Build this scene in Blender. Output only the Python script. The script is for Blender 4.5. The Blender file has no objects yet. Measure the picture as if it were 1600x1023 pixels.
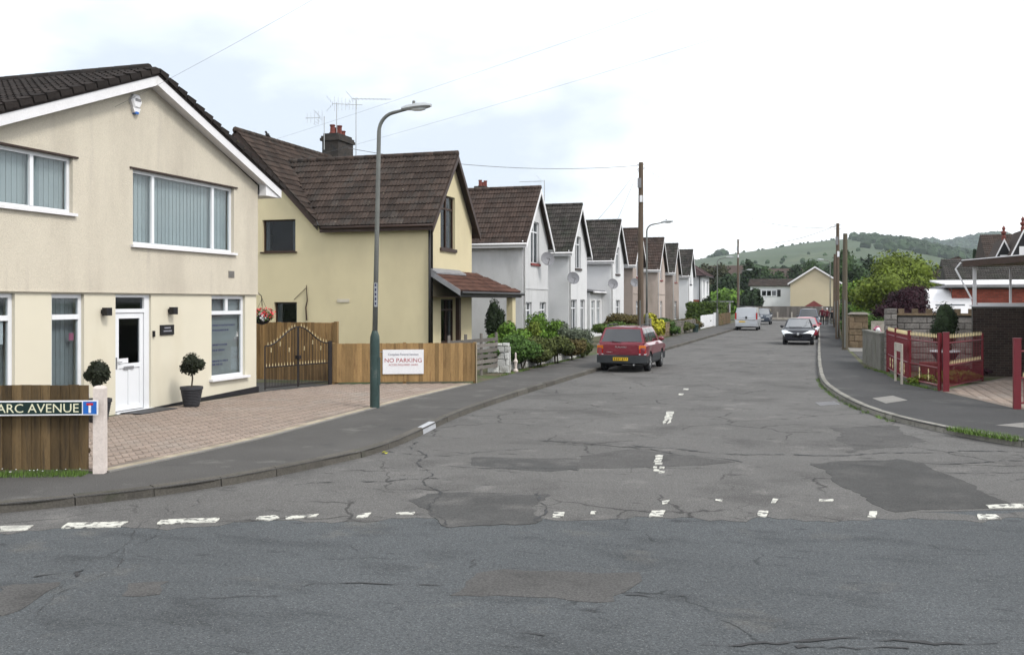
import bpy, bmesh, math, random
from mathutils import Vector, Matrix, geometry
R = math.radians
SC = bpy.context.scene
COL = SC.collection
random.seed(7)

# ------------------------------------------------------------------ camera
FPX, HZ, VX, CH = 1500.0, 472.0, 1281.0, 2.3       # focal length in photo pixels, horizon row, street vanishing column, eye height
TH = math.atan((VX - 800) / FPX); TS, TC = math.sin(TH), math.cos(TH)
cam = bpy.data.cameras.new('camera'); camo = bpy.data.objects.new('camera', cam); COL.objects.link(camo)
cam.sensor_width = 36; cam.lens = 36 * FPX / 1600; cam.shift_y = -(511.5 - HZ) / 1600
cam.clip_start = .1; cam.clip_end = 9000
camo.location = (0, 0, CH); camo.rotation_euler = (R(90), 0, TH)
SC.camera = camo
SC.render.resolution_x, SC.render.resolution_y = 1024, 654
# ------------------------------------------------------------------ sky and sun
W = bpy.data.worlds.new('World'); SC.world = W; W.use_nodes = True
SUN_EL, SUN_AZ = R(48), R(112)                      # azimuth clockwise from +Y
def sky():
    nt = W.node_tree; N = nt.nodes; L = nt.links; N.clear()
    out = N.new('ShaderNodeOutputWorld'); bg = N.new('ShaderNodeBackground'); bg.inputs[1].default_value = .1
    st = N.new('ShaderNodeTexSky'); st.sky_type = 'NISHITA'; st.sun_disc = False
    st.sun_elevation = SUN_EL; st.sun_rotation = SUN_AZ
    tc = N.new('ShaderNodeTexCoord'); sep = N.new('ShaderNodeSeparateXYZ'); L.new(tc.outputs['Generated'], sep.inputs[0])
    zz = N.new('ShaderNodeMath'); zz.operation = 'MAXIMUM'; zz.inputs[1].default_value = 0.0; L.new(sep.outputs[2], zz.inputs[0])
    za = N.new('ShaderNodeMath'); za.inputs[1].default_value = .22; L.new(zz.outputs[0], za.inputs[0])
    dv = N.new('ShaderNodeVectorMath'); dv.operation = 'DIVIDE'; cb = N.new('ShaderNodeCombineXYZ')
    for i in (0, 1): L.new(za.outputs[0], cb.inputs[i])
    cb.inputs[2].default_value = 1e6
    L.new(tc.outputs['Generated'], dv.inputs[0]); L.new(cb.outputs[0], dv.inputs[1])
    mp = N.new('ShaderNodeMapping'); mp.inputs['Location'].default_value = (SKY_OFF[0], SKY_OFF[1], 0); L.new(dv.outputs[0], mp.inputs[0])
    n1 = N.new('ShaderNodeTexNoise'); n1.inputs['Scale'].default_value = .62; n1.inputs['Detail'].default_value = 7; n1.inputs['Roughness'].default_value = .52
    n1.inputs['Distortion'].default_value = .3
    L.new(mp.outputs[0], n1.inputs[0])
    rp = N.new('ShaderNodeValToRGB'); e = rp.color_ramp.elements
    e[0].position = .36; e[0].color = (.44, .48, .53, 1); e[1].position = .56; e[1].color = (1.0, 1.0, 1.0, 1)
    m = e.new(.45); m.color = (.66, .695, .73, 1)
    L.new(n1.outputs[0], rp.inputs[0])
    sc = N.new('ShaderNodeVectorMath'); sc.operation = 'SCALE'; sc.inputs['Scale'].default_value = 10 * CLOUD; L.new(rp.outputs[0], sc.inputs[0])
    mx = N.new('ShaderNodeMixRGB'); mx.inputs[0].default_value = .88; L.new(st.outputs[0], mx.inputs[1]); L.new(sc.outputs[0], mx.inputs[2])
    L.new(mx.outputs[0], bg.inputs[0]); L.new(bg.outputs[0], out.inputs[0])
SKY_OFF, CLOUD = (1.0, 6.55), 1.1
sky()
sl = bpy.data.lights.new('sun', 'SUN'); sl.energy = 1.3; sl.angle = R(14); sl.color = (1, .96, .9)
so = bpy.data.objects.new('sun', sl); COL.objects.link(so)
sd = Vector((math.sin(SUN_AZ) * math.cos(SUN_EL), math.cos(SUN_AZ) * math.cos(SUN_EL), math.sin(SUN_EL)))
so.rotation_euler = sd.to_track_quat('Z', 'Y').to_euler(); so.location = (20, -20, 40)
SC.view_settings.view_transform = 'Standard'; SC.view_settings.look = 'None'
SC.view_settings.exposure = .86; SC.view_settings.gamma = 1
SC.view_settings.use_curve_mapping = False
SC.cycles.use_denoising = True; SC.cycles.max_bounces = 5; SC.cycles.diffuse_bounces = 1; SC.cycles.transparent_max_bounces = 12
SC.cycles.volume_bounces = 0

# ------------------------------------------------------------------ pixel of the photo -> point of the place
def ray(x): return (x - 800) / FPX
def G(x, y, z=0.0):
    d = FPX * (CH - z) / (y - HZ); u = ray(x)
    return Vector((d * (-TS + u * TC), d * (TC + u * TS), z))
def GR(x, y): return G(x, y, ROADZ)
def PX(x, y, X):
    u = ray(x); d = X / (-TS + u * TC)
    return Vector((X, d * (TC + u * TS), CH + (HZ - y) * d / FPX))
def PY(x, y, Y):
    u = ray(x); d = Y / (TC + u * TS)
    return Vector((d * (-TS + u * TC), Y, CH + (HZ - y) * d / FPX))
def AT(x, y, d):
    u = ray(x)
    return Vector((d * (-TS + u * TC), d * (TC + u * TS), CH + (HZ - y) * d / FPX))
ROADZ = -.11

# ------------------------------------------------------------------ materials
MATS = {}
def mat(name, col, rough=.85, var=.12, scale=1.2, fvar=.1, fine=45, bump=0., isl=0., stretch=(1, 1, 1), spec=.3, metal=0., dirt=None, coat=0., bscale=None, crack=None):
    if name in MATS: return MATS[name]
    m = bpy.data.materials.new(name); m.use_nodes = True; MATS[name] = m
    nt = m.node_tree; N = nt.nodes; L = nt.links
    b = N['Principled BSDF']; b.inputs['Roughness'].default_value = rough; b.inputs['Metallic'].default_value = metal
    b.inputs['Specular IOR Level'].default_value = spec; b.inputs['Coat Weight'].default_value = coat; b.inputs['Coat Roughness'].default_value = .06
    geo = N.new('ShaderNodeNewGeometry'); mp = N.new('ShaderNodeMapping'); mp.inputs['Scale'].default_value = stretch
    L.new(geo.outputs['Position'], mp.inputs[0])
    def noise(sc, det=4):
        n = N.new('ShaderNodeTexNoise'); n.inputs['Scale'].default_value = sc; n.inputs['Detail'].default_value = det; n.inputs['Roughness'].default_value = .6
        L.new(mp.outputs[0], n.inputs[0]); return n.outputs[0]
    def mad(s, a, c):
        k = N.new('ShaderNodeMath'); k.operation = 'MULTIPLY_ADD'; k.inputs[1].default_value = a; k.inputs[2].default_value = c; L.new(s, k.inputs[0]); return k.outputs[0]
    def mul(a, c):
        k = N.new('ShaderNodeMath'); k.operation = 'MULTIPLY'; L.new(a, k.inputs[0]); L.new(c, k.inputs[1]); return k.outputs[0]
    f = mad(noise(scale), 4 * var, 1 - 2 * var)
    fn = None
    if fvar: fn = noise(fine, 3); f = mul(f, mad(fn, 4 * fvar, 1 - 2 * fvar))
    if isl:
        oi = N.new('ShaderNodeObjectInfo'); ad = N.new('ShaderNodeMath'); L.new(oi.outputs['Random'], ad.inputs[0]); L.new(geo.outputs['Random Per Island'], ad.inputs[1])
        fr = N.new('ShaderNodeMath'); fr.operation = 'FRACT'; L.new(ad.outputs[0], fr.inputs[0])
        f = mul(f, mad(fr.outputs[0], 2 * isl, 1 - isl))
    src = N.new('ShaderNodeRGB'); src.outputs[0].default_value = (*col, 1); c = src.outputs[0]
    for dd in (dirt if isinstance(dirt, list) else [dirt] if dirt else []):
        dcol, dsc, lo, hi = dd[:4]
        if len(dd) > 4:
            mp2 = N.new('ShaderNodeMapping'); mp2.inputs['Scale'].default_value = dd[4]; L.new(geo.outputs['Position'], mp2.inputs[0])
            n = N.new('ShaderNodeTexNoise'); n.inputs['Scale'].default_value = dsc; n.inputs['Detail'].default_value = 5; n.inputs['Roughness'].default_value = .6; L.new(mp2.outputs[0], n.inputs[0]); s = n.outputs[0]
        else: s = noise(dsc, 6)
        rm = N.new('ShaderNodeMapRange'); rm.inputs[1].default_value = lo; rm.inputs[2].default_value = hi; L.new(s, rm.inputs[0])
        mx = N.new('ShaderNodeMixRGB'); L.new(rm.outputs[0], mx.inputs[0]); L.new(c, mx.inputs[1]); mx.inputs[2].default_value = (*dcol, 1); c = mx.outputs[0]
    for csc, cw, mlo, mhi, msc, dark in (crack or []):
        dn = N.new('ShaderNodeTexNoise'); dn.inputs['Scale'].default_value = 2.2; dn.inputs['Detail'].default_value = 5; L.new(mp.outputs[0], dn.inputs[0])
        dm = N.new('ShaderNodeVectorMath'); dm.operation = 'MULTIPLY_ADD'; dm.inputs[1].default_value = (.55, .55, 0); L.new(dn.outputs['Color'], dm.inputs[0]); L.new(mp.outputs[0], dm.inputs[2])
        vo = N.new('ShaderNodeTexVoronoi'); vo.feature = 'DISTANCE_TO_EDGE'; vo.voronoi_dimensions = '2D'; vo.inputs['Scale'].default_value = csc; L.new(dm.outputs[0], vo.inputs[0])
        r1 = N.new('ShaderNodeMapRange'); r1.inputs[1].default_value = cw * .3; r1.inputs[2].default_value = cw; r1.inputs[3].default_value = 1; r1.inputs[4].default_value = 0; L.new(vo.outputs['Distance'], r1.inputs[0])
        r2 = N.new('ShaderNodeMapRange'); r2.inputs[1].default_value = mlo; r2.inputs[2].default_value = mhi; L.new(noise(msc, 3), r2.inputs[0])
        f = mul(f, mad(mul(r1.outputs[0], r2.outputs[0]), -dark, 1))
    vs = N.new('ShaderNodeVectorMath'); vs.operation = 'SCALE'; L.new(c, vs.inputs[0]); L.new(f, vs.inputs['Scale'])
    L.new(vs.outputs[0], b.inputs['Base Color'])
    if bump:
        bp = N.new('ShaderNodeBump'); bp.inputs['Strength'].default_value = min(1, bump); bp.inputs['Distance'].default_value = .02
        L.new(noise(bscale or fine, 5), bp.inputs['Height']); L.new(bp.outputs[0], b.inputs['Normal'])
    return m
def glass(name, tint, refl=.16):
    if name in MATS: return MATS[name]
    m = bpy.data.materials.new(name); m.use_nodes = True; MATS[name] = m
    nt = m.node_tree; N = nt.nodes; L = nt.links; N.remove(N['Principled BSDF'])
    t = N.new('ShaderNodeBsdfTransparent'); t.inputs[0].default_value = (*tint, 1); g = N.new('ShaderNodeBsdfGlossy'); g.inputs['Roughness'].default_value = .03
    lw = N.new('ShaderNodeLayerWeight'); lw.inputs[0].default_value = .5
    pw = N.new('ShaderNodeMath'); pw.operation = 'POWER'; pw.inputs[1].default_value = 5; L.new(lw.outputs['Facing'], pw.inputs[0])
    ad = N.new('ShaderNodeMath'); ad.operation = 'MULTIPLY_ADD'; ad.use_clamp = True; ad.inputs[1].default_value = .75; ad.inputs[2].default_value = .045 * refl; L.new(pw.outputs[0], ad.inputs[0])
    mx = N.new('ShaderNodeMixShader'); L.new(ad.outputs[0], mx.inputs[0]); L.new(t.outputs[0], mx.inputs[1]); L.new(g.outputs[0], mx.inputs[2])
    L.new(mx.outputs[0], N['Material Output'].inputs[0]); return m
M = mat
mat('asphalt_main', (.074, .080, .084), .9, .16, .35, .55, 58, .7, dirt=[((.046, .05, .053), .8, .53, .72, (1, 2.6, 1)), ((.125, .12, .11), .9, .60, .78), ((.035, .037, .04), 1.7, .63, .72, (1, 3, 1)), ((.20, .20, .195), 85, .60, .66)], crack=[(.5, .012, .52, .6, .5, .6)])
mat('asphalt_side', (.112, .108, .103), .9, .16, .3, .48, 52, .7, dirt=[((.070, .067, .064), .55, .52, .70), ((.165, .157, .148), 1.3, .58, .74), ((.05, .048, .046), 2.2, .63, .72, (1, 1.8, 1)), ((.25, .24, .23), 75, .61, .67)], crack=[(.62, .02, .47, .56, .35, .6), (2.6, .03, .60, .68, .6, .5)])
mat('asphalt_patch', (.066, .065, .063), .9, .16, 1.5, .45, 52, .7, dirt=((.115, .11, .105), 1.6, .48, .70))
mat('asphalt_patch_dark', (.056, .055, .053), .9, .16, 1.5, .4, 52, .7, dirt=((.085, .082, .078), 1.4, .5, .72))
mat('asphalt_patch_grey', (.080, .077, .074), .9, .16, 1.5, .5, 52, .7, dirt=((.055, .053, .051), 2.4, .52, .68))
mat('tar', (.035, .035, .036), .7, .3, 6, .2, 60)
mat('pavement_left', (.080, .076, .072), .9, .18, .6, .4, 52, .6, dirt=[((.14, .135, .125), 1.3, .57, .72), ((.05, .05, .048), .9, .6, .75)])
mat('pavement_right', (.052, .051, .051), .9, .18, .5, .4, 52, .6, dirt=[((.10, .098, .09), .8, .58, .72), ((.035, .036, .033), 1.2, .6, .75)])
mat('slab', (.21, .20, .185), .9, .15, 3, .2, 50, .3)
mat('kerb', (.095, .087, .075), .9, .22, 3, .25, 40, .5, isl=.22, dirt=((.06, .06, .045), 3, .55, .7))
mat('kerb_pale', (.22, .21, .185), .9, .2, 3, .2, 40, .4, isl=.15, dirt=((.13, .125, .1), 4, .55, .7))
mat('kerb_white', (.42, .43, .45), .85, .15, 6, .2, 40, .3)
mat('paint', (.56, .55, .49), .7, .12, 8, .25, 60, .2, dirt=[((.12, .117, .11), 11, .50, .58), ((.35, .34, .31), 3, .5, .7)])
mat('paver', (.285, .225, .185), .9, .10, 1.1, .2, 50, .3, isl=.08, dirt=((.29, .25, .215), .8, .5, .72))
mat('paver_buff', (.34, .29, .215), .9, .12, 2, .15, 50, .3, isl=.2)
mat('joint', (.19, .155, .13), .95, .2, 3)
mat('soil', (.10, .085, .055), .95, .3, .8, .3, 20, .5, dirt=((.06, .09, .025), .7, .45, .6))
mat('turf', (.07, .10, .028), .95, .3, .4, .3, 20, .4)
mat('grass', (.095, .16, .03), .8, .2, 3, .15, 30, isl=.4)
mat('render_cream', (.61, .555, .455), .92, .06, .6, .12, 55, .6, dirt=[((.47, .42, .345), .9, .46, .76, (1, 1, .22)), ((.50, .45, .38), 3, .58, .8, (1, 1, .12))])
mat('render_cream_low', (.68, .63, .505), .9, .04, .6, .05, 90, .2, dirt=((.62, .56, .43), .9, .58, .85, (1, 1, .3)))
mat('render_yellow', (.64, .56, .365), .92, .05, .5, .1, 55, .5, dirt=((.55, .475, .31), .5, .48, .78, (1, 1, .5)))
mat('roughcast_grey', (.57, .57, .575), .92, .08, .7, .14, 60, .6, dirt=((.42, .42, .42), .8, .52, .75, (1, 1, .3)))
mat('roughcast_white', (.68, .68, .685), .92, .06, .7, .1, 60, .5, dirt=((.52, .53, .54), .8, .55, .78, (1, 1, .3)))
mat('white_wall', (.76, .765, .775), .9, .04, .7, .05, 60, .3, dirt=((.62, .63, .64), .8, .6, .8, (1, 1, .3)))
mat('pebbledash_brown', (.36, .30, .265), .93, .08, .7, .18, 60, .6, dirt=((.26, .22, .19), .8, .55, .75, (1, 1, .3)))
mat('pebbledash_pink', (.47, .395, .35), .93, .08, .7, .18, 60, .6, dirt=((.33, .28, .24), .8, .55, .75, (1, 1, .3)))
mat('far_cream', (.55, .47, .33), .92, .05, .4, .06, 20)
mat('brick_red', (.30, .075, .05), .9, .15, 2, .2, 20, .4, isl=.2)
mat('brick_brown', (.048, .033, .027), .9, .2, 2, .25, 14, .5, isl=.25)
mat('brick_sill', (.22, .06, .055), .85, .2, 8)
mat('upvc', (.80, .81, .83), .35, .03, 2, 0, spec=.5)
mat('white_paint', (.78, .77, .78), .5, .06, 2, .05, 30, dirt=((.55, .53, .5), 2, .6, .8))
mat('lead', (.22, .22, .23), .6, .2, 4)
mat('brown_trim', (.045, .026, .02), .5, .2, 4, .1, 20)
mat('black_trim', (.014, .013, .014), .45, .1, 4)
mat('plinth_black', (.02, .019, .022), .6, .2, 4)
mat('dark_wood', (.05, .027, .018), .5, .2, 5)
mat('tile_dark', (.022, .017, .015), .9, .2, 1, .25, 30, .3, isl=.3)
mat('tile_brown', (.052, .037, .030), .92, .2, .9, .3, 24, .5, isl=.3, dirt=[((.045, .037, .032), 1.4, .5, .62), ((.15, .13, .10), 7, .67, .72)])
mat('tile_redbrown', (.056, .038, .031), .92, .15, .9, .2, 24, .4, isl=.25, dirt=((.05, .038, .032), 1.2, .48, .66))
mat('tile_mossy', (.048, .042, .038), .92, .2, .9, .3, 20, .4, isl=.3, dirt=[((.035, .035, .028), 1.1, .48, .6), ((.2, .19, .16), 6, .68, .74)])
mat('tile_rust', (.088, .044, .033), .92, .15, 1, .2, 24, .4, isl=.22, dirt=((.10, .05, .035), 1.6, .52, .7))
mat('tile_purple', (.065, .042, .042), .92, .15, .9, .2, 24, .4, isl=.25)
mat('chimney', (.05, .043, .038), .95, .25, 2, .25, 14, .6, dirt=((.03, .03, .03), 3, .5, .65))
mat('terracotta', (.16, .045, .035), .8, .2, 4, .1, 20)
mat('room_dark', (.035, .035, .038), .9, .2, 2)  # near-black tone carries the darkness of unlit interiors
mat('blind', (.56, .585, .585), .8, .04, 3, .06, 40, isl=.08)
mat('blind_grey', (.33, .34, .345), .8, .06, 3, .06, 40, isl=.16)
mat('curtain', (.62, .62, .62), .9, .1, 6, .1, 30, stretch=(8, 8, .5))
glass('pane', (.82, .86, .87), 1.2); glass('pane_dark', (.55, .58, .60), .6); glass('car_glass', (.16, .19, .20), 3.5); glass('car_glass_clear', (.30, .35, .36), 9)
mat('fence_wood', (.315, .20, .088), .85, .2, 2.2, .2, 28, .3, isl=.3, stretch=(5, 5, .6), dirt=((.21, .125, .055), 2.4, .52, .68))
mat('fence_brown', (.115, .076, .036), .88, .25, 2.2, .2, 28, .3, isl=.45, stretch=(6, 6, .6), dirt=((.065, .045, .025), 2.6, .5, .66))
mat('fence_grey', (.16, .145, .13), .9, .2, 2, .2, 20, isl=.25, stretch=(5, 5, .6))
mat('concrete', (.42, .38, .33), .92, .15, 3, .2, 30, .4, dirt=((.24, .22, .18), 2.5, .55, .7))
mat('concrete_white', (.66, .58, .53), .9, .12, 4, .1, 30, .3, dirt=((.42, .37, .32), 3, .55, .75))
mat('block_grey', (.21, .195, .18), .95, .25, 2.5, .3, 22, .8, isl=.28)
mat('block_wall', (.17, .165, .145), .95, .2, 2, .25, 25, .6, dirt=((.10, .105, .07), 1.5, .5, .7))
mat('mortar', (.10, .095, .085), .95, .2, 3)
mat('sandstone', (.19, .14, .09), .95, .25, 2, .25, 14, .8, isl=.2, dirt=((.08, .065, .04), 2, .5, .66))
mat('stone_white', (.50, .50, .48), .95, .2, 3, .25, 18, .8, isl=.2, dirt=((.16, .15, .11), 2.5, .52, .68))
mat('stone_grey', (.16, .145, .125), .95, .25, 3, .25, 14, .8, isl=.3)
mat('red_paint', (.15, .012, .02), .45, .12, 3, .08, 20, spec=.45)
mat('gold_paint', (.72, .60, .34), .5, .1, 8)
mat('iron_black', (.018, .014, .014), .5, .2, 6)
mat('lamp_green', (.035, .062, .058), .5, .2, 3, .1, 20, dirt=((.10, .11, .10), 3, .58, .75))
mat('lamp_grey', (.15, .155, .145), .55, .15, 3, .1, 20)
mat('lamp_head', (.38, .40, .41), .4, .1, 4)
mat('pole_wood', (.115, .085, .062), .9, .25, 2, .25, 20, .5, stretch=(6, 6, .4))
mat('pole_pale', (.11, .094, .068), .9, .25, 2, .25, 20, .5, stretch=(6, 6, .4))
mat('galv', (.42, .43, .43), .4, .1, 5, metal=.6)
mat('wire', (.13, .13, .14), .6, 0)
mat('dish', (.22, .22, .235), .6, .1, 5)
mat('sign_white', (.80, .80, .82), .4, .03, 5)
mat('sign_dark', (.012, .03, .027), .4, .1, 5)
mat('sign_cream', (.74, .72, .52), .5, .04, 5)
mat('sign_blue', (.02, .13, .47), .4, .05, 5)
mat('sign_red', (.5, .02, .03), .4, .05, 5)
mat('ink_red', (.38, .03, .04), .6, .05, 5); mat('ink_navy', (.03, .03, .09), .6, .05, 5); mat('ink_grey', (.35, .35, .4), .6, .05, 5)
mat('pot_dark', (.045, .045, .05), .6, .15, 6, .1, 40, .2)
mat('leaf_topiary', (.014, .019, .008), .7, .2, 6, isl=.4)
mat('bark', (.07, .055, .04), .95, .25, 4, .2, 30, .6)
for n_, c_ in dict(leaf_bright=(.12, .22, .03), leaf_mid=(.07, .135, .028), leaf_dark=(.030, .055, .018), leaf_yellow=(.42, .40, .035), leaf_yellowgreen=(.15, .20, .028), leaf_grey=(.13, .155, .105),
                   leaf_olive=(.095, .115, .032), leaf_purple=(.032, .010, .016), leaf_conifer=(.022, .036, .014), leaf_russet=(.11, .088, .03), leaf_far=(.045, .082, .026), leaf_far_dark=(.030, .052, .022), leaf_far_brown=(.060, .062, .030), leaf_hedge=(.075, .12, .022)).items():
    mat(n_, tuple(q * .8 for q in c_), .75, .2, 1.5, 0, isl=.45, spec=.2)
mat('flower_red', (.6, .03, .05), .6, .1, 5, isl=.3); mat('flower_white', (.8, .8, .8), .6, .1, 5); mat('flower_pink', (.5, .16, .25), .6, .1, 5, isl=.3)
mat('car_red', (.16, .008, .02), .32, .05, 2, 0, spec=.5, coat=.6); mat('car_black', (.006, .0065, .012), .3, .05, 2, 0, spec=.35, coat=.15)
mat('car_scarlet', (.40, .015, .04), .32, .05, 2, 0, spec=.5, coat=.6); mat('car_silver', (.50, .52, .55), .35, .05, 2, 0, metal=.35, spec=.5, coat=.4)
mat('car_slate', (.05, .06, .085), .32, .05, 2, 0, spec=.5, coat=.6); mat('car_navy', (.02, .03, .05), .3, .05, 2, 0, spec=.5, coat=.6); mat('car_skyblue', (.17, .38, .62), .35, .05, 2, 0, spec=.5, coat=.5)
mat('cladding', (.034, .038, .041), .6, .1, 4, .08, 40); mat('tyre', (.014, .014, .015), .85, .1, 8); mat('alloy', (.45, .46, .47), .35, .1, 5, metal=.5)
mat('lens_red', (.38, .012, .012), .2, .1, 8, spec=.6); mat('lens_amber', (.62, .17, .02), .2, .1, 8, spec=.6); mat('lens_clear', (.72, .76, .78), .12, .1, 8, spec=.7); mat('chrome', (.75, .76, .78), .15, 0, 5, metal=.9)
mat('plate_yellow', (.62, .40, .02), .5, .05, 8); mat('plate_white', (.7, .7, .68), .5, .05, 8); mat('seat', (.06, .06, .065), .9, .1, 5)
mat('skin', (.45, .26, .19), .6, .05, 5); mat('cloth_burgundy', (.10, .012, .022), .9, .12, 8); mat('cloth_black', (.012, .012, .015), .9, .1, 8); mat('cloth_white', (.7, .7, .72), .9, .1, 8); mat('hair_grey', (.35, .33, .32), .8, .1, 20); mat('hair_dark', (.03, .022, .018), .8, .1, 20)
mat('hill_grass', (.052, .077, .036), .95, .12, .004, .12, .05, dirt=[((.045, .068, .034), .006, .52, .66), ((.078, .10, .05), .012, .55, .7)])
mat('hill_wood', (.030, .052, .024), .95, .2, .02, .25, .2)
mat('leaf_hill', (.035, .06, .026), .95, .2, .02, 0, isl=.4)

# ------------------------------------------------------------------ mesh helpers
WP = {}
class MB:
    def __init__(s): s.v = []; s.f = []; s.m = []
    def add(s, vs, fs, m=0):
        k = len(s.v); s.v += [tuple(v) for v in vs]; s.f += [tuple(k + i for i in f) for f in fs]; s.m += [m] * len(fs); return s
    def hexa(s, p, m=0):
        return s.add(p, [(3, 2, 1, 0), (4, 5, 6, 7), (0, 1, 5, 4), (1, 2, 6, 5), (2, 3, 7, 6), (3, 0, 4, 7)], m)
    def box(s, x0, x1, y0, y1, z0, z1, m=0):
        return s.hexa([(x0, y0, z0), (x1, y0, z0), (x1, y1, z0), (x0, y1, z0), (x0, y0, z1), (x1, y0, z1), (x1, y1, z1), (x0, y1, z1)], m)
    def prism(s, poly, vec, m=0):
        n = len(poly); vec = Vector(vec); a = [Vector(p) for p in poly]
        return s.add(a + [p + vec for p in a], [tuple(range(n))[::-1], tuple(range(n, 2 * n))] + [(i, (i + 1) % n, n + (i + 1) % n, n + i) for i in range(n)], m)
    def tube(s, pts, rad, n=8, m=0, cap=True):
        pts = [Vector(p) for p in pts]; rad = rad if hasattr(rad, '__len__') else [rad] * len(pts)
        vs = []; fs = []; ref = None
        for i, p in enumerate(pts):
            t = (pts[min(i + 1, len(pts) - 1)] - pts[max(i - 1, 0)]).normalized()
            if ref is None: ref = Vector((1, 0, 0)) if abs(t.x) < .8 else Vector((0, 1, 0))
            a = (ref - t * ref.dot(t)).normalized(); ref = a; b = t.cross(a)
            vs += [p + (a * math.cos(2 * math.pi * k / n) + b * math.sin(2 * math.pi * k / n)) * rad[i] for k in range(n)]
        for i in range(len(pts) - 1):
            fs += [(i * n + k, i * n + (k + 1) % n, (i + 1) * n + (k + 1) % n, (i + 1) * n + k) for k in range(n)]
        if cap: fs += [tuple(range(n))[::-1], tuple((len(pts) - 1) * n + k for k in range(n))]
        return s.add(vs, fs, m)
    def lathe(s, c, prof, n=16, m=0, axis='Z'):
        c = Vector(c); vs = []; fs = []
        for r, h in prof:
            for k in range(n):
                a = 2 * math.pi * k / n; q = (r * math.cos(a), r * math.sin(a), h)
                vs.append(c + Vector(q if axis == 'Z' else (h, q[0], q[1]) if axis == 'X' else (q[0], h, q[1])))
        for i in range(len(prof) - 1):
            fs += [(i * n + k, i * n + (k + 1) % n, (i + 1) * n + (k + 1) % n, (i + 1) * n + k) for k in range(n)]
        fs += [tuple(range(n))[::-1], tuple((len(prof) - 1) * n + k for k in range(n))]
        return s.add(vs, fs, m)
    def blob(s, c, r, nu=10, nv=7, m=0, jit=.12, rnd=random):
        vs = []; fs = []; c = Vector(c)
        for j in range(nv + 1):
            th = math.pi * j / nv
            for i in range(nu):
                ph = 2 * math.pi * i / nu; k = 1 + rnd.uniform(-jit, jit)
                vs.append(c + Vector((r[0] * math.sin(th) * math.cos(ph) * k, r[1] * math.sin(th) * math.sin(ph) * k, r[2] * math.cos(th) * k)))
        for j in range(nv):
            fs += [(j * nu + i, j * nu + (i + 1) % nu, (j + 1) * nu + (i + 1) % nu, (j + 1) * nu + i) for i in range(nu)]
        return s.add(vs, fs, m)
    def mesh(s, name, mats, org=(0, 0, 0), smooth=False):
        me = bpy.data.meshes.new(name); o = Vector(org)
        me.from_pydata([tuple(Vector(v) - o) for v in s.v], [], s.f)
        for x in (mats if isinstance(mats, (list, tuple)) else [mats]): me.materials.append(MATS[x])
        if len(me.materials) > 1: me.polygons.foreach_set('material_index', s.m)
        if smooth:
            me.polygons.foreach_set('use_smooth', [True] * len(me.polygons))
            if smooth is not True: me.set_sharp_from_angle(angle=R(smooth))
        me.update(); return me
    def build(s, name, mats, parent=None, smooth=False, org=None, kind=None, label=None):
        if org is None:
            xs, ys, zs = zip(*s.v); org = ((min(xs) + max(xs)) / 2, (min(ys) + max(ys)) / 2, min(zs))
        return link(name, s.mesh(name, mats, org, smooth), Vector(org), parent, kind, label)
def link(name, me, pos, parent=None, kind=None, label=None, rot=None):
    o = bpy.data.objects.new(name, me); COL.objects.link(o); pos = Vector(pos); WP[o] = pos
    o.location = pos - (WP[parent] if parent else Vector())
    if rot is not None: o.rotation_euler = rot.to_euler() if isinstance(rot, Matrix) else rot
    o.parent = parent
    if kind: o['kind'] = kind
    if label: o['label'] = label
    return o
def thing(name, label, cat, loc=(0, 0, 0), group=None):
    o = link(name, None, loc); o.empty_display_size = .2; return tag(o, label, cat, group)
def tag(o, label, cat, group=None, kind=None):
    o['label'] = label; o['category'] = cat
    if group: o['group'] = group
    if kind: o['kind'] = kind
    return o
class Fr:                                            # a vertical wall plane: s along, n outwards
    def __init__(f, o, s, n): f.o = Vector((o[0], o[1], 0)); f.s = Vector((s[0], s[1], 0)).normalized(); f.n = Vector((n[0], n[1], 0)).normalized()
    def P(f, s, z, n=0): return f.o + f.s * s + f.n * n + Vector((0, 0, z))
    def box(f, mb, s0, s1, z0, z1, n0, n1, m=0):
        P = f.P; return mb.hexa([P(s0, z0, n0), P(s1, z0, n0), P(s1, z0, n1), P(s0, z0, n1), P(s0, z1, n0), P(s1, z1, n0), P(s1, z1, n1), P(s0, z1, n1)], m)
def tess(polys):
    return geometry.tessellate_polygon([[Vector((p[0], p[1], 0)) for p in q] for q in polys])
def wall(fr, outline, holes=(), th=.28, m=0, mb=None):
    mb = mb or MB(); loops = [list(outline)] + [[(a, c), (b, c), (b, d), (a, d)] for a, b, c, d in holes]
    flat = [p for q in loops for p in q]; tr = tess(loops)
    mb.add([fr.P(s, z, 0) for s, z in flat], tr, m); mb.add([fr.P(s, z, -th) for s, z in flat], tr, m)
    for q in loops:
        n = len(q); mb.add([fr.P(s, z, 0) for s, z in q] + [fr.P(s, z, -th) for s, z in q], [(i, (i + 1) % n, n + (i + 1) % n, n + i) for i in range(n)], m)
    return mb
def sheet(poly, z, mb=None, m=0):
    mb = mb or MB(); tr = tess([poly]); n = len(poly); k = len(mb.v); mb.add([(p[0], p[1], z) for p in poly] + [(p[0], p[1], z - .014) for p in poly], tr, m)
    mb.f += [(k + i, k + (i + 1) % n, k + n + (i + 1) % n, k + n + i) for i in range(n)]; mb.m += [m] * n; return mb
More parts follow.
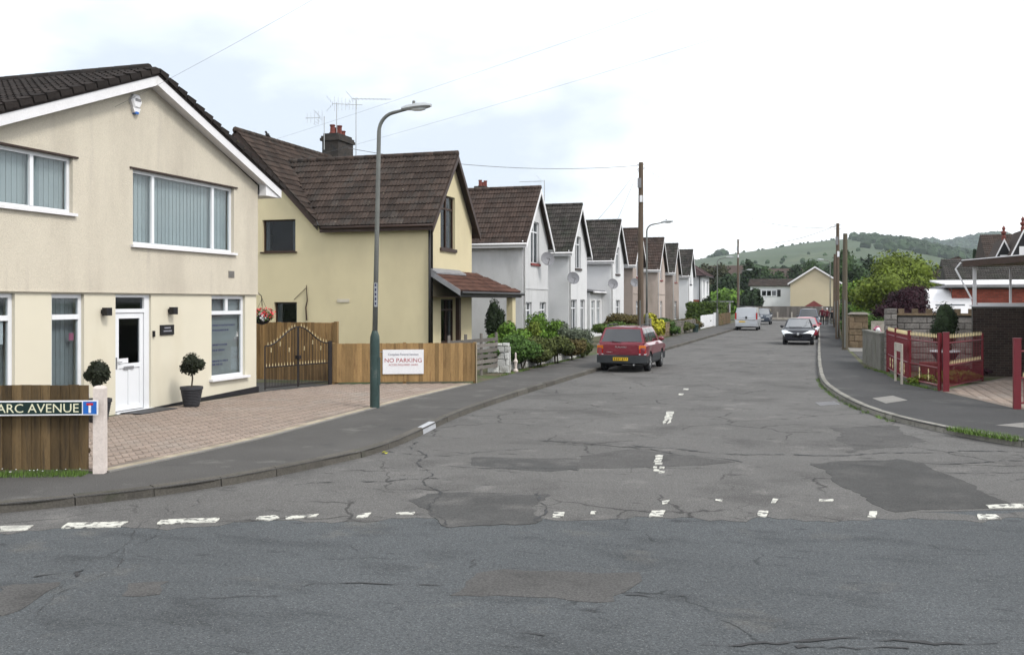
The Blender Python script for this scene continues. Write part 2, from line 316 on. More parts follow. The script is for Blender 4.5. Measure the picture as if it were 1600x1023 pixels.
def window(par, fr, s0, s1, z0, z1, cols=((1, (1,)),), frame='upvc', dep=.1, fw=.055, sill=True, back='room_dark', pane='pane', bdep=.18, name='window', sillmat=None, silldrop=.05, slats=0, label=None):
    """cols: (relative width, (relative row heights from the top)); fills the opening s0..s1, z0..z1"""
    mb = MB(); fr.box(mb, s0, s1, z0, z0 + fw, -dep - .06, -dep); fr.box(mb, s0, s1, z1 - fw, z1, -dep - .06, -dep)
    fr.box(mb, s0, s0 + fw, z0 + fw, z1 - fw, -dep - .06, -dep); fr.box(mb, s1 - fw, s1, z0 + fw, z1 - fw, -dep - .06, -dep)
    tw = sum(c[0] for c in cols); a = s0 + fw; span = s1 - s0 - 2 * fw; panes = []
    for i, (w, rows) in enumerate(cols):
        b = a + span * w / tw
        if i < len(cols) - 1: fr.box(mb, b - fw * .6, b + fw * .6, z0 + fw, z1 - fw, -dep - .055, -dep + .012)
        th_ = sum(rows); zt = z1 - fw
        for j, r in enumerate(rows):
            zb = zt - (z1 - z0 - 2 * fw) * r / th_
            if j < len(rows) - 1: fr.box(mb, a + (fw * .6 if i else 0), b - (fw * .6 if i < len(cols) - 1 else 0), zb - fw * .6, zb + fw * .6, -dep - .055, -dep + .008)
            panes.append((a, b, zb, zt)); zt = zb
        a = b
    wo = mb.build(name, frame, par, label=label)
    for a, b, c, d in panes:
        p = MB(); fr.box(p, a, b, c, d, -dep - .036, -dep - .03); p.build('pane', pane, wo)
    if sill:
        p = MB(); fr.box(p, s0 - .07, s1 + .07, z0 - silldrop, z0 + .004, -dep + .002, .07); p.build('sill', sillmat or frame, wo)
    p = MB()
    if slats:
        k = max(2, int((s1 - s0) / slats)); w = (s1 - s0 - .04) / k
        for i in range(k):
            a = s0 + .02 + i * w; P = fr.P
            p.hexa([P(a, z0, -bdep - .02), P(a + w * 1.06, z0, -bdep - .032), P(a + w * 1.06, z0, -bdep - .037), P(a, z0, -bdep - .025), P(a, z1, -bdep - .02), P(a + w * 1.06, z1, -bdep - .032), P(a + w * 1.06, z1, -bdep - .037), P(a, z1, -bdep - .025)])
        p.build('blind', back, wo)
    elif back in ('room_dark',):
        fr.box(p, s0 - .1, s1 + .1, z0 - .1, z1 + .1, -.95, -.9); p.build('dark_backing', back, wo)  # flat panel; the gloom of the interior is in its colour
        w = (s1 - s0)
        for a, b in ((s0 + .01, s0 + w * .14), (s1 - w * .14, s1 - .01)): p = MB(); fr.box(p, a, b, z0 + .02, z1 - .02, -bdep - .04, -bdep); p.build('curtain', 'curtain', wo)
    else:
        fr.box(p, s0 + .01, s1 - .01, z0 + .01, z1 - .01, -bdep - .03, -bdep); p.build('blind', back, wo)
    return wo
TILE = {}
def tile_profile(w, kind):
    if kind == 'roman': return [(0, .0), (.10, .004), (.22, .032), (.34, .004), (.58, .004), (.72, .034), (.88, .004), (1, 0)]
    return [(0, 0), (.2, .012), (.5, .03), (.8, .012), (1, 0)]
def tile_verts(w, l, kind):
    pr = tile_profile(w, kind); n = len(pr); vs = []
    for x, h in pr: vs.append(((x - .5) * w * .985, 0, h + .042))
    for x, h in pr: vs.append(((x - .5) * w * .985, l * 1.12, h + .004))
    for x, h in pr: vs.append(((x - .5) * w * .985, 0, 0))
    fs = [(i, i + 1, n + i + 1, n + i) for i in range(n - 1)] + [(2 * n + i, 2 * n + i + 1, i + 1, i) for i in range(n - 1)]
    return vs, fs
def tiles(par, O, ex, ey, Wd, Ln, w, l, mt, keep=None, nparts=0, near=None, kind='roman', pname='roof_tile', seed=1):
    """lay tiles on the slope O + ex*a + ey*b; keep(point) clips; the nparts nearest `near` become parts of their own"""
    O, ex, ey = Vector(O), Vector(ex).normalized(), Vector(ey).normalized(); nz = ex.cross(ey)
    if nz.z < 0: nz = -nz
    rnd = random.Random(seed); spots = []; nr = int(round(Ln / l)); nc = int(round(Wd / w)); w = Wd / nc; l = Ln / nr
    for r in range(nr):
        for c in range(nc):
            p = O + ex * ((c + .5) * w) + ey * (r * l) + nz * .012
            if keep and not keep(p + ey * l * .5): continue
            spots.append(p)
    if near is not None: spots.sort(key=lambda p: (p - Vector(near)).length)
    vs, fs = tile_verts(w, l, kind)
    rot = Matrix((ex, ey, nz)).transposed()
    if nparts:
        me = MB().add(vs, fs).mesh(pname, mt)
        for p in spots[:nparts]:
            j = Matrix.Rotation(rnd.uniform(-.02, .02), 3, 'Z')
            link(pname, me, p + nz * rnd.uniform(0, .008), par, rot=rot @ j)
    if spots[nparts:]:
        mb = MB()
        for p in spots[nparts:]:
            q = p + nz * rnd.uniform(0, .008); jr = rnd.uniform(-.012, .012)
            mb.add([q + ex * (a - b * jr) + ey * (b + a * jr) + nz * c for a, b, c in vs], fs)
        mb.build('tile_courses', mt, par, kind='stuff')
def leafcard(mb, p, nrm, sz, rnd, m=0):
    a = nrm.orthogonal().normalized(); b = nrm.cross(a); t = rnd.uniform(0, 6.28)
    u = (a * math.cos(t) + b * math.sin(t)) * sz; v = nrm.cross(u).normalized() * sz * rnd.uniform(.45, .75)
    mb.add([p - u, p - v, p + u + nrm * sz * .2, p + v], [(0, 1, 2, 3)], m)
def foliage(mb, ells, n, size, rnd, up=.25, shell=.55, m=0, flat=0):
    ells = [(Vector(c), r) for c, r in ells]; wts = [r[0] * r[1] + r[0] * r[2] for c, r in ells]
    for _ in range(n):
        c, r = rnd.choices(ells, wts)[0]
        d = Vector((rnd.gauss(0, 1), rnd.gauss(0, 1), rnd.gauss(0, 1))).normalized(); k = shell + (1.06 - shell) * rnd.random() ** .6
        p = c + Vector((d.x * r[0], d.y * r[1], d.z * r[2])) * k
        nr = (d + Vector((rnd.gauss(0, .5), rnd.gauss(0, .5), rnd.gauss(0, .5) + up))).normalized()
        leafcard(mb, p, nr, size * rnd.uniform(.6, 1.35), rnd, m)
def crown_ells(c, r, k, rnd, sub=.5):
    c = Vector(c); out = []
    for i in range(k):
        d = Vector((rnd.gauss(0, 1), rnd.gauss(0, 1), rnd.gauss(0, .9))).normalized() * rnd.uniform(.35, .72)
        s = sub * rnd.uniform(.7, 1.2)
        out.append((c + Vector((d.x * r[0], d.y * r[1], d.z * r[2])), (r[0] * s, r[1] * s, r[2] * s * .85)))
    return out
def shrub(name, label, base, r, h, leaf, n=2200, size=.06, cat='shrub', group=None, k=9, seed=1, stem='bark', sub=.5, z0=0, core=.74):
    rnd = random.Random(seed); b = Vector(base); t = thing(name, label, cat, b, group)
    c = b + Vector((0, 0, z0 + (h - z0) / 2)); rr = (r, r, (h - z0) / 2)
    el = crown_ells(c, rr, k, rnd, sub); mb = MB()
    for e in el: mb.blob(e[0], [x * core for x in e[1]], 8, 6, jit=.15, rnd=rnd)
    foliage(mb, el, n, size, rnd); mb.build('foliage', leaf, t)
    s = MB()
    for i in range(3): s.tube([b + Vector((rnd.uniform(-.06, .06), rnd.uniform(-.06, .06), -.05)), b + Vector((rnd.uniform(-.3, .3) * r, rnd.uniform(-.3, .3) * r, z0 + (h - z0) * .55))], [.03, .012], 6)
    s.build('stem', stem, t); return t
def tree(name, label, base, h, r, leaf, n=2600, size=.3, cat='tree', group=None, k=12, seed=1, clear=.25, trunk=.16, sub=.46, core=.6):
    rnd = random.Random(seed); b = Vector(base); t = thing(name, label, cat, b, group); z0 = h * clear
    c = b + Vector((0, 0, (h + z0) / 2)); rr = (r, r, (h - z0) / 2); el = crown_ells(c, rr, k, rnd, sub); mb = MB()
    for e in el: mb.blob(e[0], [x * core for x in e[1]], 8, 6, jit=.2, rnd=rnd)
    foliage(mb, el, n, size, rnd, shell=.5); mb.build('crown', leaf, t)
    s = MB(); tip = b + Vector((rnd.uniform(-.2, .2), rnd.uniform(-.2, .2), h * .62)); s.tube([b + Vector((0, 0, -.2)), b + Vector((.05, 0, z0)), tip], [trunk, trunk * .75, trunk * .25], 8)
    for e in el[:6]: s.tube([b + Vector((0, 0, z0 * rnd.uniform(.7, 1.3))), e[0]], [trunk * .45, trunk * .12], 6)
    s.build('trunk', 'bark', t, True); return t
def text(body, size, mt, parent, pos, right, up, sx=1., align='LEFT', name='lettering', ext=.001):
    cu = bpy.data.curves.new('t', 'FONT'); cu.body = body; cu.size = size; cu.extrude = ext; cu.align_x = align; cu.resolution_u = 3
    ob = bpy.data.objects.new('t', cu); COL.objects.link(ob); bpy.context.view_layer.update()
    me = bpy.data.meshes.new_from_object(ob.evaluated_get(bpy.context.evaluated_depsgraph_get())); bpy.data.objects.remove(ob); bpy.data.curves.remove(cu)
    me.transform(Matrix.Diagonal((sx, 1, 1, 1))); me.materials.clear(); me.materials.append(MATS[mt])
    right, up = Vector(right).normalized(), Vector(up).normalized()
    return link(name, me, pos, parent, rot=Matrix((right, up, right.cross(up))).transposed())
def resample(pts, step):
    pts = [Vector((p[0], p[1], 0)) for p in pts]; out = [pts[0]]; acc = 0
    for a, b in zip(pts, pts[1:]):
        L_ = (b - a).length; d = step - acc
        while d <= L_: out.append(a + (b - a) * d / L_); d += step
        acc = L_ - (d - step)
    return out
def smooth_line(pts, it=2):
    pts = [Vector((p[0], p[1], 0)) for p in pts]
    for _ in range(it):
        q = [pts[0]]
        for a, b in zip(pts, pts[1:]): q += [a * .75 + b * .25, a * .25 + b * .75]
        pts = q + [pts[-1]]
    return pts

# ================================================================== THE GROUND
st_ = lambda o: (o.__setitem__('kind', 'structure'), o)[1]
st_(MB().add([(-4500, -4500, -.16), (4500, -4500, -.16), (4500, 4500, -.16), (-4500, 4500, -.16)], [(0, 1, 2, 3)]).build('ground', 'turf'))
DM = Vector((.935, .354, 0))                           # direction of the main road
KL = smooth_line([(-60, -11.6), (-30, -.3), (-14, 5.9), (-10.6, 7.35), (-8.89, 8.65), (-8.35, 9.3), (-7.68, 10.24), (-7.24, 11.4), (-6.93, 12.6), (-6.68, 13.9), (-6.86, 16.1), (-7.22, 18.4), (-7.38, 22), (-7.4, 28), (-7.4, 40), (-7.2, 60), (-6.95, 90), (-6.85, 121.5)], 2)
KR = smooth_line([(-.15, 121.5), (-.12, 65), (-.1, 40), (-.02, 31.5), (.1, 28.6), (.44, 25.4), (.85, 22.8), (1.46, 20.7), (2.38, 18.9), (3.4, 17.5), (4.8, 16.5), (6.6, 16.1), (9, 16.3), (13, 17.6), (22, 20.9), (45, 29.6), (80, 43)], 2)
BL = [(-60, -9.3), (-30, 2.45), (-10.47, 10.1), (-9.2, 10.62), (-9.05, 12.3), (-8.98, 14.2), (-9.1, 16.8), (-9.2, 19), (-9.3, 21), (-9.32, 25.6), (-9.45, 30), (-9.45, 45), (-9.3, 121.5)]
BR = [(1.3, 121.5), (1.25, 50), (1.5, 36), (2.02, 33.3), (2.3, 29.3), (2.95, 27.05), (4.05, 23.05), (5.5, 21.4), (9, 20.9), (14, 22.2), (45, 33.6), (80, 47)]
main_poly = [(-70, -38), (80, -20), (80, 43.2), (45, 29.7), (12, 16.9), (1.8, 11.75), (-.7, 11.1), (-2.8, 10.35), (-4.9, 9.62), (-8.2, 8.0), (-11, 6.9), (-30, -.5), (-70, -15)]
main_road = st_(sheet([(-70, -45), (80, -45), (80, 60), (-70, 60)], ROADZ - .004).build('main_road', 'asphalt_main'))
def jag(poly, step=.12, amp=.03, seed=1):
    rnd = random.Random(seed); out = []
    for a, b in zip(poly, poly[1:] + poly[:1]):
        a, b = Vector((a[0], a[1], 0)), Vector((b[0], b[1], 0)); n = max(1, int((b - a).length / step)); t = (b - a).normalized(); nn = Vector((-t.y, t.x, 0))
        ph = rnd.uniform(0, 6)
        for i in range(n): out.append(a + (b - a) * i / n + nn * (rnd.uniform(-amp, amp) + 1.6 * amp * math.sin(i * .45 + ph) * min(1, i, n - i)))
    return out
edge = jag([(-8.9, 8.35), (-8.2, 7.95), (-4.9, 9.6), (-2.8, 10.3), (-.7, 11.02), (1.8, 11.7), (5, 12.9), (12, 15.7)], .13, .07, 3)[:-80]
side = [Vector((-8.95, 8.6, 0))] + [p for p in edge if p.x > -8.6] + [Vector((14, 17.8, 0)), Vector((5, 18, 0)), Vector((1, 30, 0)), Vector((.6, 122, 0)), Vector((-8, 122, 0)), Vector((-8, 14, 0))]
side_street = st_(sheet([(p.x, p.y) for p in side], ROADZ).build('side_street', 'asphalt_side'))
st_(sheet([(-60, 121.4), (60, 121.4), (60, 128.4), (-60, 128.4)], ROADZ + .004).build('cross_street', 'asphalt_side'))
pav_l = st_(sheet([(p.x, p.y) for p in KL] + BL[::-1], 0).build('pavement_left', 'pavement_left'))
pav_r = st_(sheet([(p.x, p.y) for p in KR] + BR[::-1], 0).build('pavement_right', 'pavement_right'))
st_(MB().box(-60, 60, 128.4, 131.2, -.2, 0).build('pavement_far', 'pavement_left'))
st_(sheet([(-90, -21), (-60, -9.3), (-30, 2.45), (-10.5, 10.08)] + BL[3:] + [(-90, 121.5)], -.006).build('garden_ground', 'soil'))
st_(sheet(BR + [(80, 121.5)], -.006).build('garden_ground', 'soil'))
st_(sheet([(-90, 131.2), (90, 131.2), (90, 230), (-90, 230)], -.01).build('garden_ground', 'turf'))
def kerb(line, par, mt, ylim, side_, dropped=(), white=()):
    rnd = random.Random(5); pts = resample(line, .915); far = MB()
    for i, (a, b) in enumerate(zip(pts, pts[1:])):
        t = (b - a).normalized(); n = Vector((-t.y, t.x, 0)) * side_           # towards the road
        mid = (a + b) / 2; z = .012 + rnd.uniform(-.006, .006)
        if any(lo < mid.y < hi and abs(mid.x) < 9 for lo, hi in dropped): z -= .05
        a2, b2 = a + t * .006, b - t * .006; w = .135; j = n * rnd.uniform(-.008, .008); tl = rnd.uniform(-.006, .006)
        sec = [(-w, -.18), (-w, z), (-.03, z), (-.004, z - .028), (.01, -.18)]
        A = [a2 + n * x + j + Vector((0, 0, q + (tl if q > -.1 else 0))) for x, q in sec]; B = [b2 + n * x + j + Vector((0, 0, q - (tl if q > -.1 else 0))) for x, q in sec]
        near = mid.y < ylim and -16 < mid.x < 13 and mid.y > 4
        mb = MB() if near else far
        mb.add(A + B, [(4, 3, 2, 1, 0), (5, 6, 7, 8, 9)] + [(k, (k + 1) % 5, 5 + (k + 1) % 5, 5 + k) for k in range(5)])
        if near: mb.build('kerb_stone', 'kerb_white' if any(lo < mid.y < hi for lo, hi in white) else mt, par)
    far.build('kerb_run', mt, par, kind='stuff')
kerb(KL, pav_l, 'kerb', 60, -1, dropped=(), white=((16.35, 17.0),))
kerb(KR, pav_r, 'kerb_pale', 60, -1)
# --- patches, seams and paint on the road
def patch(px, mt, lift, par, amp=.025, seed=1, name='road_patch', step=.12):
    return sheet([(p.x, p.y) for p in jag([GR(x, y) for x, y in px], step, amp, seed)], ROADZ + lift).build(name, mt, par)
patch([(1268, 724), (1400, 717), (1445, 724), (1578, 787), (1560, 791), (1400, 800), (1360, 787)], 'asphalt_patch_dark', .004, side_street, .035, 2)
patch([(765, 890), (1002, 893), (960, 938), (706, 930)], 'asphalt_patch_grey', 0, main_road, .03, 4)
patch([(640, 782), (668, 770), (852, 771), (835, 816), (700, 824), (668, 806)], 'asphalt_patch', .003, side_street, .04, 5)
patch([(905, 712), (985, 702), (1085, 712), (1150, 722), (1100, 727), (905, 732)], 'asphalt_patch_grey', .003, side_street, .02, 6)
patch([(0, 915), (98, 908), (60, 935), (0, 962)], 'asphalt_patch_grey', 0, main_road, .02, 7)
patch([(200, 912), (268, 907), (250, 927), (190, 930)], 'asphalt_patch_grey', 0, main_road, .03, 8)
patch([(740, 714), (900, 716), (905, 733), (860, 737), (735, 727)], 'asphalt_patch', .002, side_street, .02, 18)
patch([(1300, 668), (1395, 664), (1440, 690), (1330, 708)], 'asphalt_patch_grey', .002, side_street, .05, 19)
def seam(px, w, lift, par, seed=1, name='tar_seam', mt='tar'):
    rnd = random.Random(seed); pts = [GR(x, y) for x, y in px]; fine = []
    for a, b in zip(pts, pts[1:]):
        n = max(2, int((b - a).length / .09))
        fine += [a + (b - a) * i / n + Vector((rnd.uniform(-.03, .03) + .09 * math.sin(i * .37 + seed), rnd.uniform(-.03, .03) + .07 * math.sin(i * .23 + 2 * seed), 0)) for i in range(n)]
    fine.append(pts[-1]); L_ = []; Q = []
    for i, p in enumerate(fine):
        t = (fine[min(i + 1, len(fine) - 1)] - fine[max(0, i - 1)]).normalized(); n = Vector((-t.y, t.x, 0)) * w * max(.04, rnd.gauss(.35, .35))
        L_.append(p + n); Q.append(p - n)
    mb = MB(); k = len(fine); mb.add([(p.x, p.y, ROADZ + lift) for p in L_ + Q], [(i, i + 1, k + i + 1, k + i) for i in range(k - 1)]); mb.build(name, mt, par)
for i, (px, w) in enumerate([([(820, 688), (1000, 698), (1150, 710), (1300, 712), (1500, 704), (1600, 707)], .045), ([(980, 696), (1160, 722)], .03), ([(645, 690), (668, 740), (690, 820)], .022), ([(460, 757), (600, 752), (690, 748)], .03),
                             ([(850, 770), (838, 815)], .03), ([(705, 728), (905, 735)], .02), 
                             ([(1475, 725), (1600, 720)], .03), ([(1320, 726), (1480, 740), (1600, 738)], .018), ([(600, 705), (690, 712), (830, 700)], .018), ([(1040, 600), (1277, 580)], .01), ([(1090, 668), (1330, 655)], .01)]): seam(px, w, .006, side_street, i)
for i, (px, w) in enumerate([([(735, 870), (752, 890)], .01), ([(480, 915), (690, 915)], .02), ([(60, 903), (140, 893), (120, 900)], .03), ([(275, 782), (160, 870), (30, 950)], .006), ([(310, 775), (190, 870), (60, 960)], .006),
                             ([(1080, 1010), (1300, 998), (1560, 1004)], .035), ([(1220, 1003), (1420, 1012)], .03), ([(800, 985), (850, 990), (870, 1020)], .014), ([(300, 940), (440, 930)], .012), ([(1000, 928), (1070, 930)], .018)]): seam(px, w * .8, .003, main_road, 40 + i)
def mark(px, par, seed=1, amp=.005, lift=.008):
    sheet([(p.x, p.y) for p in jag([GR(x, y) for x, y in px], .06, amp, seed)], ROADZ + lift).build('road_marking', 'paint', par)
Q = lambda x0, x1, y0, y1, sk=0: [(x0 + sk, y0), (x1 + sk, y0), (x1, y1), (x0, y1)]
for i, px in enumerate([[(0, 822), (52, 821), (42, 828), (0, 830)], [(106, 817), (200, 815), (188, 823), (96, 825)], [(252, 812), (344, 809), (336, 816), (245, 819)], [(405, 807), (430, 805), (437, 809), (420, 813), (400, 812)], [(445, 807), (498, 803), (494, 807), (447, 811)],
                        [(562, 803), (580, 801), (574, 809), (557, 809)], [(618, 801), (648, 800), (645, 804), (620, 804)], [(866, 800), (882, 800), (879, 808), (863, 808)], [(924, 799), (931, 799), (930, 803), (923, 803)], [(1018, 798), (1040, 797), (1036, 807), (1014, 807)], [(1034, 783), (1046, 781), (1042, 786), (1035, 788)],
                        [(1186, 798), (1200, 798), (1197, 807), (1184, 807)], [(1118, 780), (1130, 780), (1128, 783), (1118, 783)], [(1208, 779), (1216, 780), (1212, 787), (1205, 786)], [(1280, 780), (1302, 780), (1300, 783), (1280, 783)], [(1358, 799), (1370, 799), (1368, 808), (1356, 808)],
                        [(1528, 803), (1556, 804), (1565, 810), (1530, 812)], [(1540, 789), (1600, 787), (1600, 793), (1545, 794)], [(1068, 607), (1076, 607), (1076, 609), (1067, 609)], [(1061, 615), (1068, 615), (1067, 617), (1060, 617)],
                        [(1042, 643), (1053, 643), (1048, 660), (1043, 662), (1046, 652), (1040, 661), (1035, 663)]]): mark(px, side_street, 60 + i)
for i, (y, a, b) in enumerate([(711, 1025, 1037), (715, 1024, 1036), (719, 1022, 1034), (723, 1024, 1036), (728, 1022, 1027), (729, 1031, 1038), (733, 1022, 1030), (736, 1031, 1038)]): mark([(a, y), (b, y), (b - 1, y + 3), (a - 1, y + 3)], side_street, 90 + i, .008)
sheet([tuple(G(x, y)[:2]) for x, y in ((1363, 622), (1395, 618), (1418, 625), (1384, 630))], .004).build('inspection_cover', 'slab', pav_r)
sheet([tuple(G(x, y)[:2]) for x, y in ((1556, 664), (1600, 660), (1600, 668))], .004).build('paving_patch', 'slab', pav_r)
gp = [GR(x, y) for x, y in ((1274, 629), (1304, 627), (1314, 632), (1282, 634))]
gm = MB()
for i in range(7):
    a = gp[0].lerp(gp[1], i / 7 + .02); b = gp[0].lerp(gp[1], i / 7 + .09); c = gp[3].lerp(gp[2], i / 7 + .09); d = gp[3].lerp(gp[2], i / 7 + .02)
    gm.prism([(p.x, p.y, ROADZ + .001) for p in (a, b, c, d)], (0, 0, .008))
gm.build('drain_grating', 'lead', side_street)
# --- block paved driveway
drive_poly = [(-9.2, 10.7), (-9.07, 12.3), (-9.0, 14.2), (-9.12, 16.8), (-9.22, 19), (-9.32, 21), (-9.36, 25.6), (-12.95, 24.05), (-13.62, 21.5), (-13.62, 10.7)]
drive = st_(sheet(drive_poly, .002).build('driveway', 'joint'))
def inpoly(p, poly):
    c = False; x, y = p[0], p[1]
    for i in range(len(poly)):
        (x0, y0), (x1, y1) = poly[i], poly[i - 1]
        if (y0 > y) != (y1 > y) and x < (x1 - x0) * (y - y0) / (y1 - y0) + x0: c = not c
    return c
def paving(par, poly, mt, near, nparts, edge=None, ang=45, z=.002):
    lx, ly = .205, .1025; ca, sa = math.cos(R(ang)), math.sin(R(ang)); rnd = random.Random(9)
    cx = sum(p[0] for p in poly) / len(poly); cy = sum(p[1] for p in poly) / len(poly); spots = []
    # 2:1 herringbone lattice: unit = one horizontal and one vertical block, period vectors (ly, ly) and (2*lx, 0)
    for a in range(-160, 160):
        for b in range(-40, 40):
            ox, oy = a * ly + b * 2 * lx, a * ly
            for k, (w, h, dx, dy) in enumerate(((lx, ly, lx / 2, ly / 2), (ly, lx, lx + ly / 2, lx / 2))):
                x, y = ox + dx, oy + dy; X, Y = cx + x * ca - y * sa, cy + x * sa + y * ca
                if abs(x) > 9 or abs(y) > 9: continue
                cs = [(X + (i * w * ca - j * h * sa) / 2, Y + (i * w * sa + j * h * ca) / 2) for i, j in ((-1, -1), (1, -1), (1, 1), (-1, 1))]
                if all(inpoly(c, poly) for c in cs): spots.append((X, Y, k))
    spots.sort(key=lambda s: (s[0] - near[0]) ** 2 + (s[1] - near[1]) ** 2)
    g = .004
    def geo(w, h):
        w, h = w / 2 - g, h / 2 - g; i = .006
        return [(-w, -h, 0), (w, -h, 0), (w, h, 0), (-w, h, 0), (-w + i, -h + i, .012), (w - i, -h + i, .012), (w - i, h - i, .012), (-w + i, h - i, .012)], [(4, 5, 6, 7), (0, 1, 5, 4), (1, 2, 6, 5), (2, 3, 7, 6), (3, 0, 4, 7)]
    gs = [geo(lx, ly), geo(ly, lx)]; ms = [MB().add(*q).mesh('paver', mt) for q in gs]; mb = MB()
    for n, (X, Y, k) in enumerate(spots):
        zz = z + rnd.uniform(-.003, .003)
        if n < nparts: link('paver', ms[k], (X, Y, zz), par, rot=(0, 0, R(ang)))
        else: mb.add([(X + x * ca - y * sa, Y + x * sa + y * ca, zz + q) for x, y, q in gs[k][0]], gs[k][1])
    if mb.v: mb.build('paver_field', mt, par, kind='stuff')
paving(drive, [(p[0] - (.17 if p[0] > -9.5 else 0), p[1]) for p in drive_poly], 'paver', (-9.2, 10.7), 300)
eb = resample([(p[0] - .09, p[1]) for p in drive_poly[:7]], .205); me_ = MB().box(-.1, .1, -.08, .08, 0, .016).mesh('edging_block', 'paver_buff')
for a, b in zip(eb, eb[1:]):
    t = b - a; link('edging_block', me_, ((a + b) / 2 + Vector((0, 0, .002))), drive, rot=(0, 0, math.atan2(t.y, t.x)))
# pale concrete edging along the drive
cm = MB(); cl = resample([(p[0] - .0, p[1]) for p in drive_poly[:7]], .5)
for a, b in zip(cl, cl[1:]):
    t = (b - a).normalized(); n = Vector((-t.y, t.x, 0)); cm.hexa([a, b, b - n * .06, a - n * .06] + [p + Vector((0, 0, .02)) for p in (a, b, b - n * .06, a - n * .06)])
cm.build('edging_strip', 'slab', drive)
st_(sheet([(-13.62, 21.45), (-12.95, 24.05), (-16.3, 24.05), (-16.3, 21.45)], .003).build('side_yard', 'asphalt_patch'))
drive_r = st_(sheet([(2.97, 27.15), (4.02, 23.2), (5.5, 21.55), (11, 21.2), (11, 33.0), (5.6, 33.0)], .002).build('driveway', 'joint'))
paving(drive_r, [(3.05, 27.2), (4.05, 23.3), (5.5, 21.65), (8.2, 21.3), (8.2, 31.5), (5.1, 31.5)], 'paver', (4, 24), 250)

# ================================================================== HOUSE ON THE CORNER
H1X = -13.7
h1 = thing('corner_house', 'cream rendered house with white bargeboards and brown roof, nearest house on the left', 'house', (H1X - 5, 17.2, 0))
F1 = Fr((H1X, 0), (0, 1), (1, 0))                      # s = world Y
up_holes = [(12.35, 15.02, 4.0, 5.07), (16.72, 20.36, 3.5, 5.09)]
lo_holes = [(12.55, 13.66, .5, 2.46), (14.52, 15.36, .5, 2.46), (16.24, 17.34, .03, 2.46), (19.5, 20.9, .47, 2.46)]
wm = wall(F1, [(12.0, 2.5), (21.42, 2.5), (21.42, 5.28), (17.2, 6.98), (12.0, 5.2)], up_holes, .3)
wm.build('upper_wall', 'render_cream', h1)
Fl = Fr((H1X - .035, 0), (0, 1), (1, 0))
wall(Fl, [(12.0, 0), (21.40, 0), (21.40, 2.5), (12.0, 2.5)], lo_holes, .27).build('lower_wall', 'render_cream_low', h1)
Fn = Fr((0, 21.42), (1, 0), (0, 1)); wall(Fn, [(-23.5, 0), (H1X - .31, 0), (H1X - .31, 5.28), (-23.5, 5.28)]).build('side_wall', 'render_cream', h1)
Fs = Fr((0, 12.0), (1, 0), (0, -1)); wall(Fs, [(-23.5, 0), (H1X - .31, 0), (H1X - .31, 5.2), (-23.5, 5.2)]).build('side_wall', 'render_cream', h1)
Fb = Fr((-23.5, 0), (0, 1), (-1, 0)); wall(Fb, [(12.0, 0), (21.42, 0), (21.42, 5.28), (17.2, 6.98), (12.0, 5.2)]).build('rear_wall', 'render_cream', h1)
# plinth growing towards the far corner, render stop bead
pm = MB(); P = F1.P
pm.hexa([P(17.45, 0, -.03), P(21.44, 0, -.03), P(21.44, 0, .012), P(17.45, 0, .012), P(17.45, .03, -.03), P(21.44, .15, -.03), P(21.44, .15, .012), P(17.45, .03, .012)]); pm.build('plinth', 'plinth_black', h1)
bm_ = MB(); F1.box(bm_, 12.0, 21.43, 2.488, 2.515, -.03, .018); bm_.build('drip_bead', 'render_cream', h1)
window(h1, F1, *up_holes[0], cols=((1.9, (1,)), (1, (1,))), back='blind', slats=.127, dep=.08, fw=.07, sillmat='white_paint')
window(h1, F1, *up_holes[1], cols=((.68, (1,)), (2.25, (1,)), (.72, (1,))), back='blind', slats=.127, dep=.08, fw=.07, sillmat='white_paint')
for hh in up_holes:
    l = MB(); F1.box(l, hh[0] - .1, hh[1] + .12, hh[3] + .0, hh[3] + .035, -.05, .035); l.build('window_head', 'brown_trim', h1)
window(h1, Fl, *lo_holes[0], cols=((1, (.38, 1.5)),), back='blind_grey', slats=.11, dep=.07, fw=.08, bdep=.22, sillmat='white_paint')
w2 = window(h1, Fl, *lo_holes[1], cols=((1, (.38, 1.5)),), back='blind_grey', slats=.11, dep=.07, fw=.08, bdep=.22, sillmat='white_paint')
# shop-like window: two top lights over one big pane carrying faint lettering
mb = MB(); a, b, c, d = lo_holes[3]; f = .08
for q in ((a, b, c, c + f), (a, b, d - f, d), (a, a + f, c + f, d - f), (b - f, b, c + f, d - f), (a + f, b - f, 2.0, 2.09)): Fl.box(mb, *q, -.13, -.07)
Fl.box(mb, (a + b) / 2 - .05, (a + b) / 2 + .05, 2.09, d - f, -.13, -.065)
w3 = mb.build('window', 'upvc', h1)
for q in ((a + f, b - f, c + f, 2.0), (a + f, (a + b) / 2 - .05, 2.09, d - f), ((a + b) / 2 + .05, b - f, 2.09, d - f)):
    p = MB(); Fl.box(p, *q, -.106, -.1); p.build('pane', 'pane', w3)
p = MB(); Fl.box(p, a - .09, b + .1, c - .05, c + .004, -.068, .1); p.build('sill', 'white_paint', w3)
p = MB(); Fl.box(p, a + .02, b - .02, c + .03, d - .03, -.22, -.19); p.build('blind', 'blind_grey', w3)
F_r, F_u = Vector((0, 1, 0)), Vector((0, 0, 1))
for z, sx, ww in ((1.72, .9, 'ink_grey'), (1.6, .6, 'ink_grey'), (1.25, .6, 'ink_grey'), (1.12, .5, 'ink_grey'), (.86, .6, 'ink_grey'), (.78, .4, 'ink_grey')):
    p = MB(); rnd = random.Random(int(z * 100)); s = a + .18
    while s < a + .18 + sx:
        k = rnd.uniform(.02, .05); Fl.box(p, s, s + k, z, z + .045, -.0985, -.0975); s += k + rnd.uniform(.012, .04)
    p.build('window_print', 'ink_navy', w3, kind='stuff')
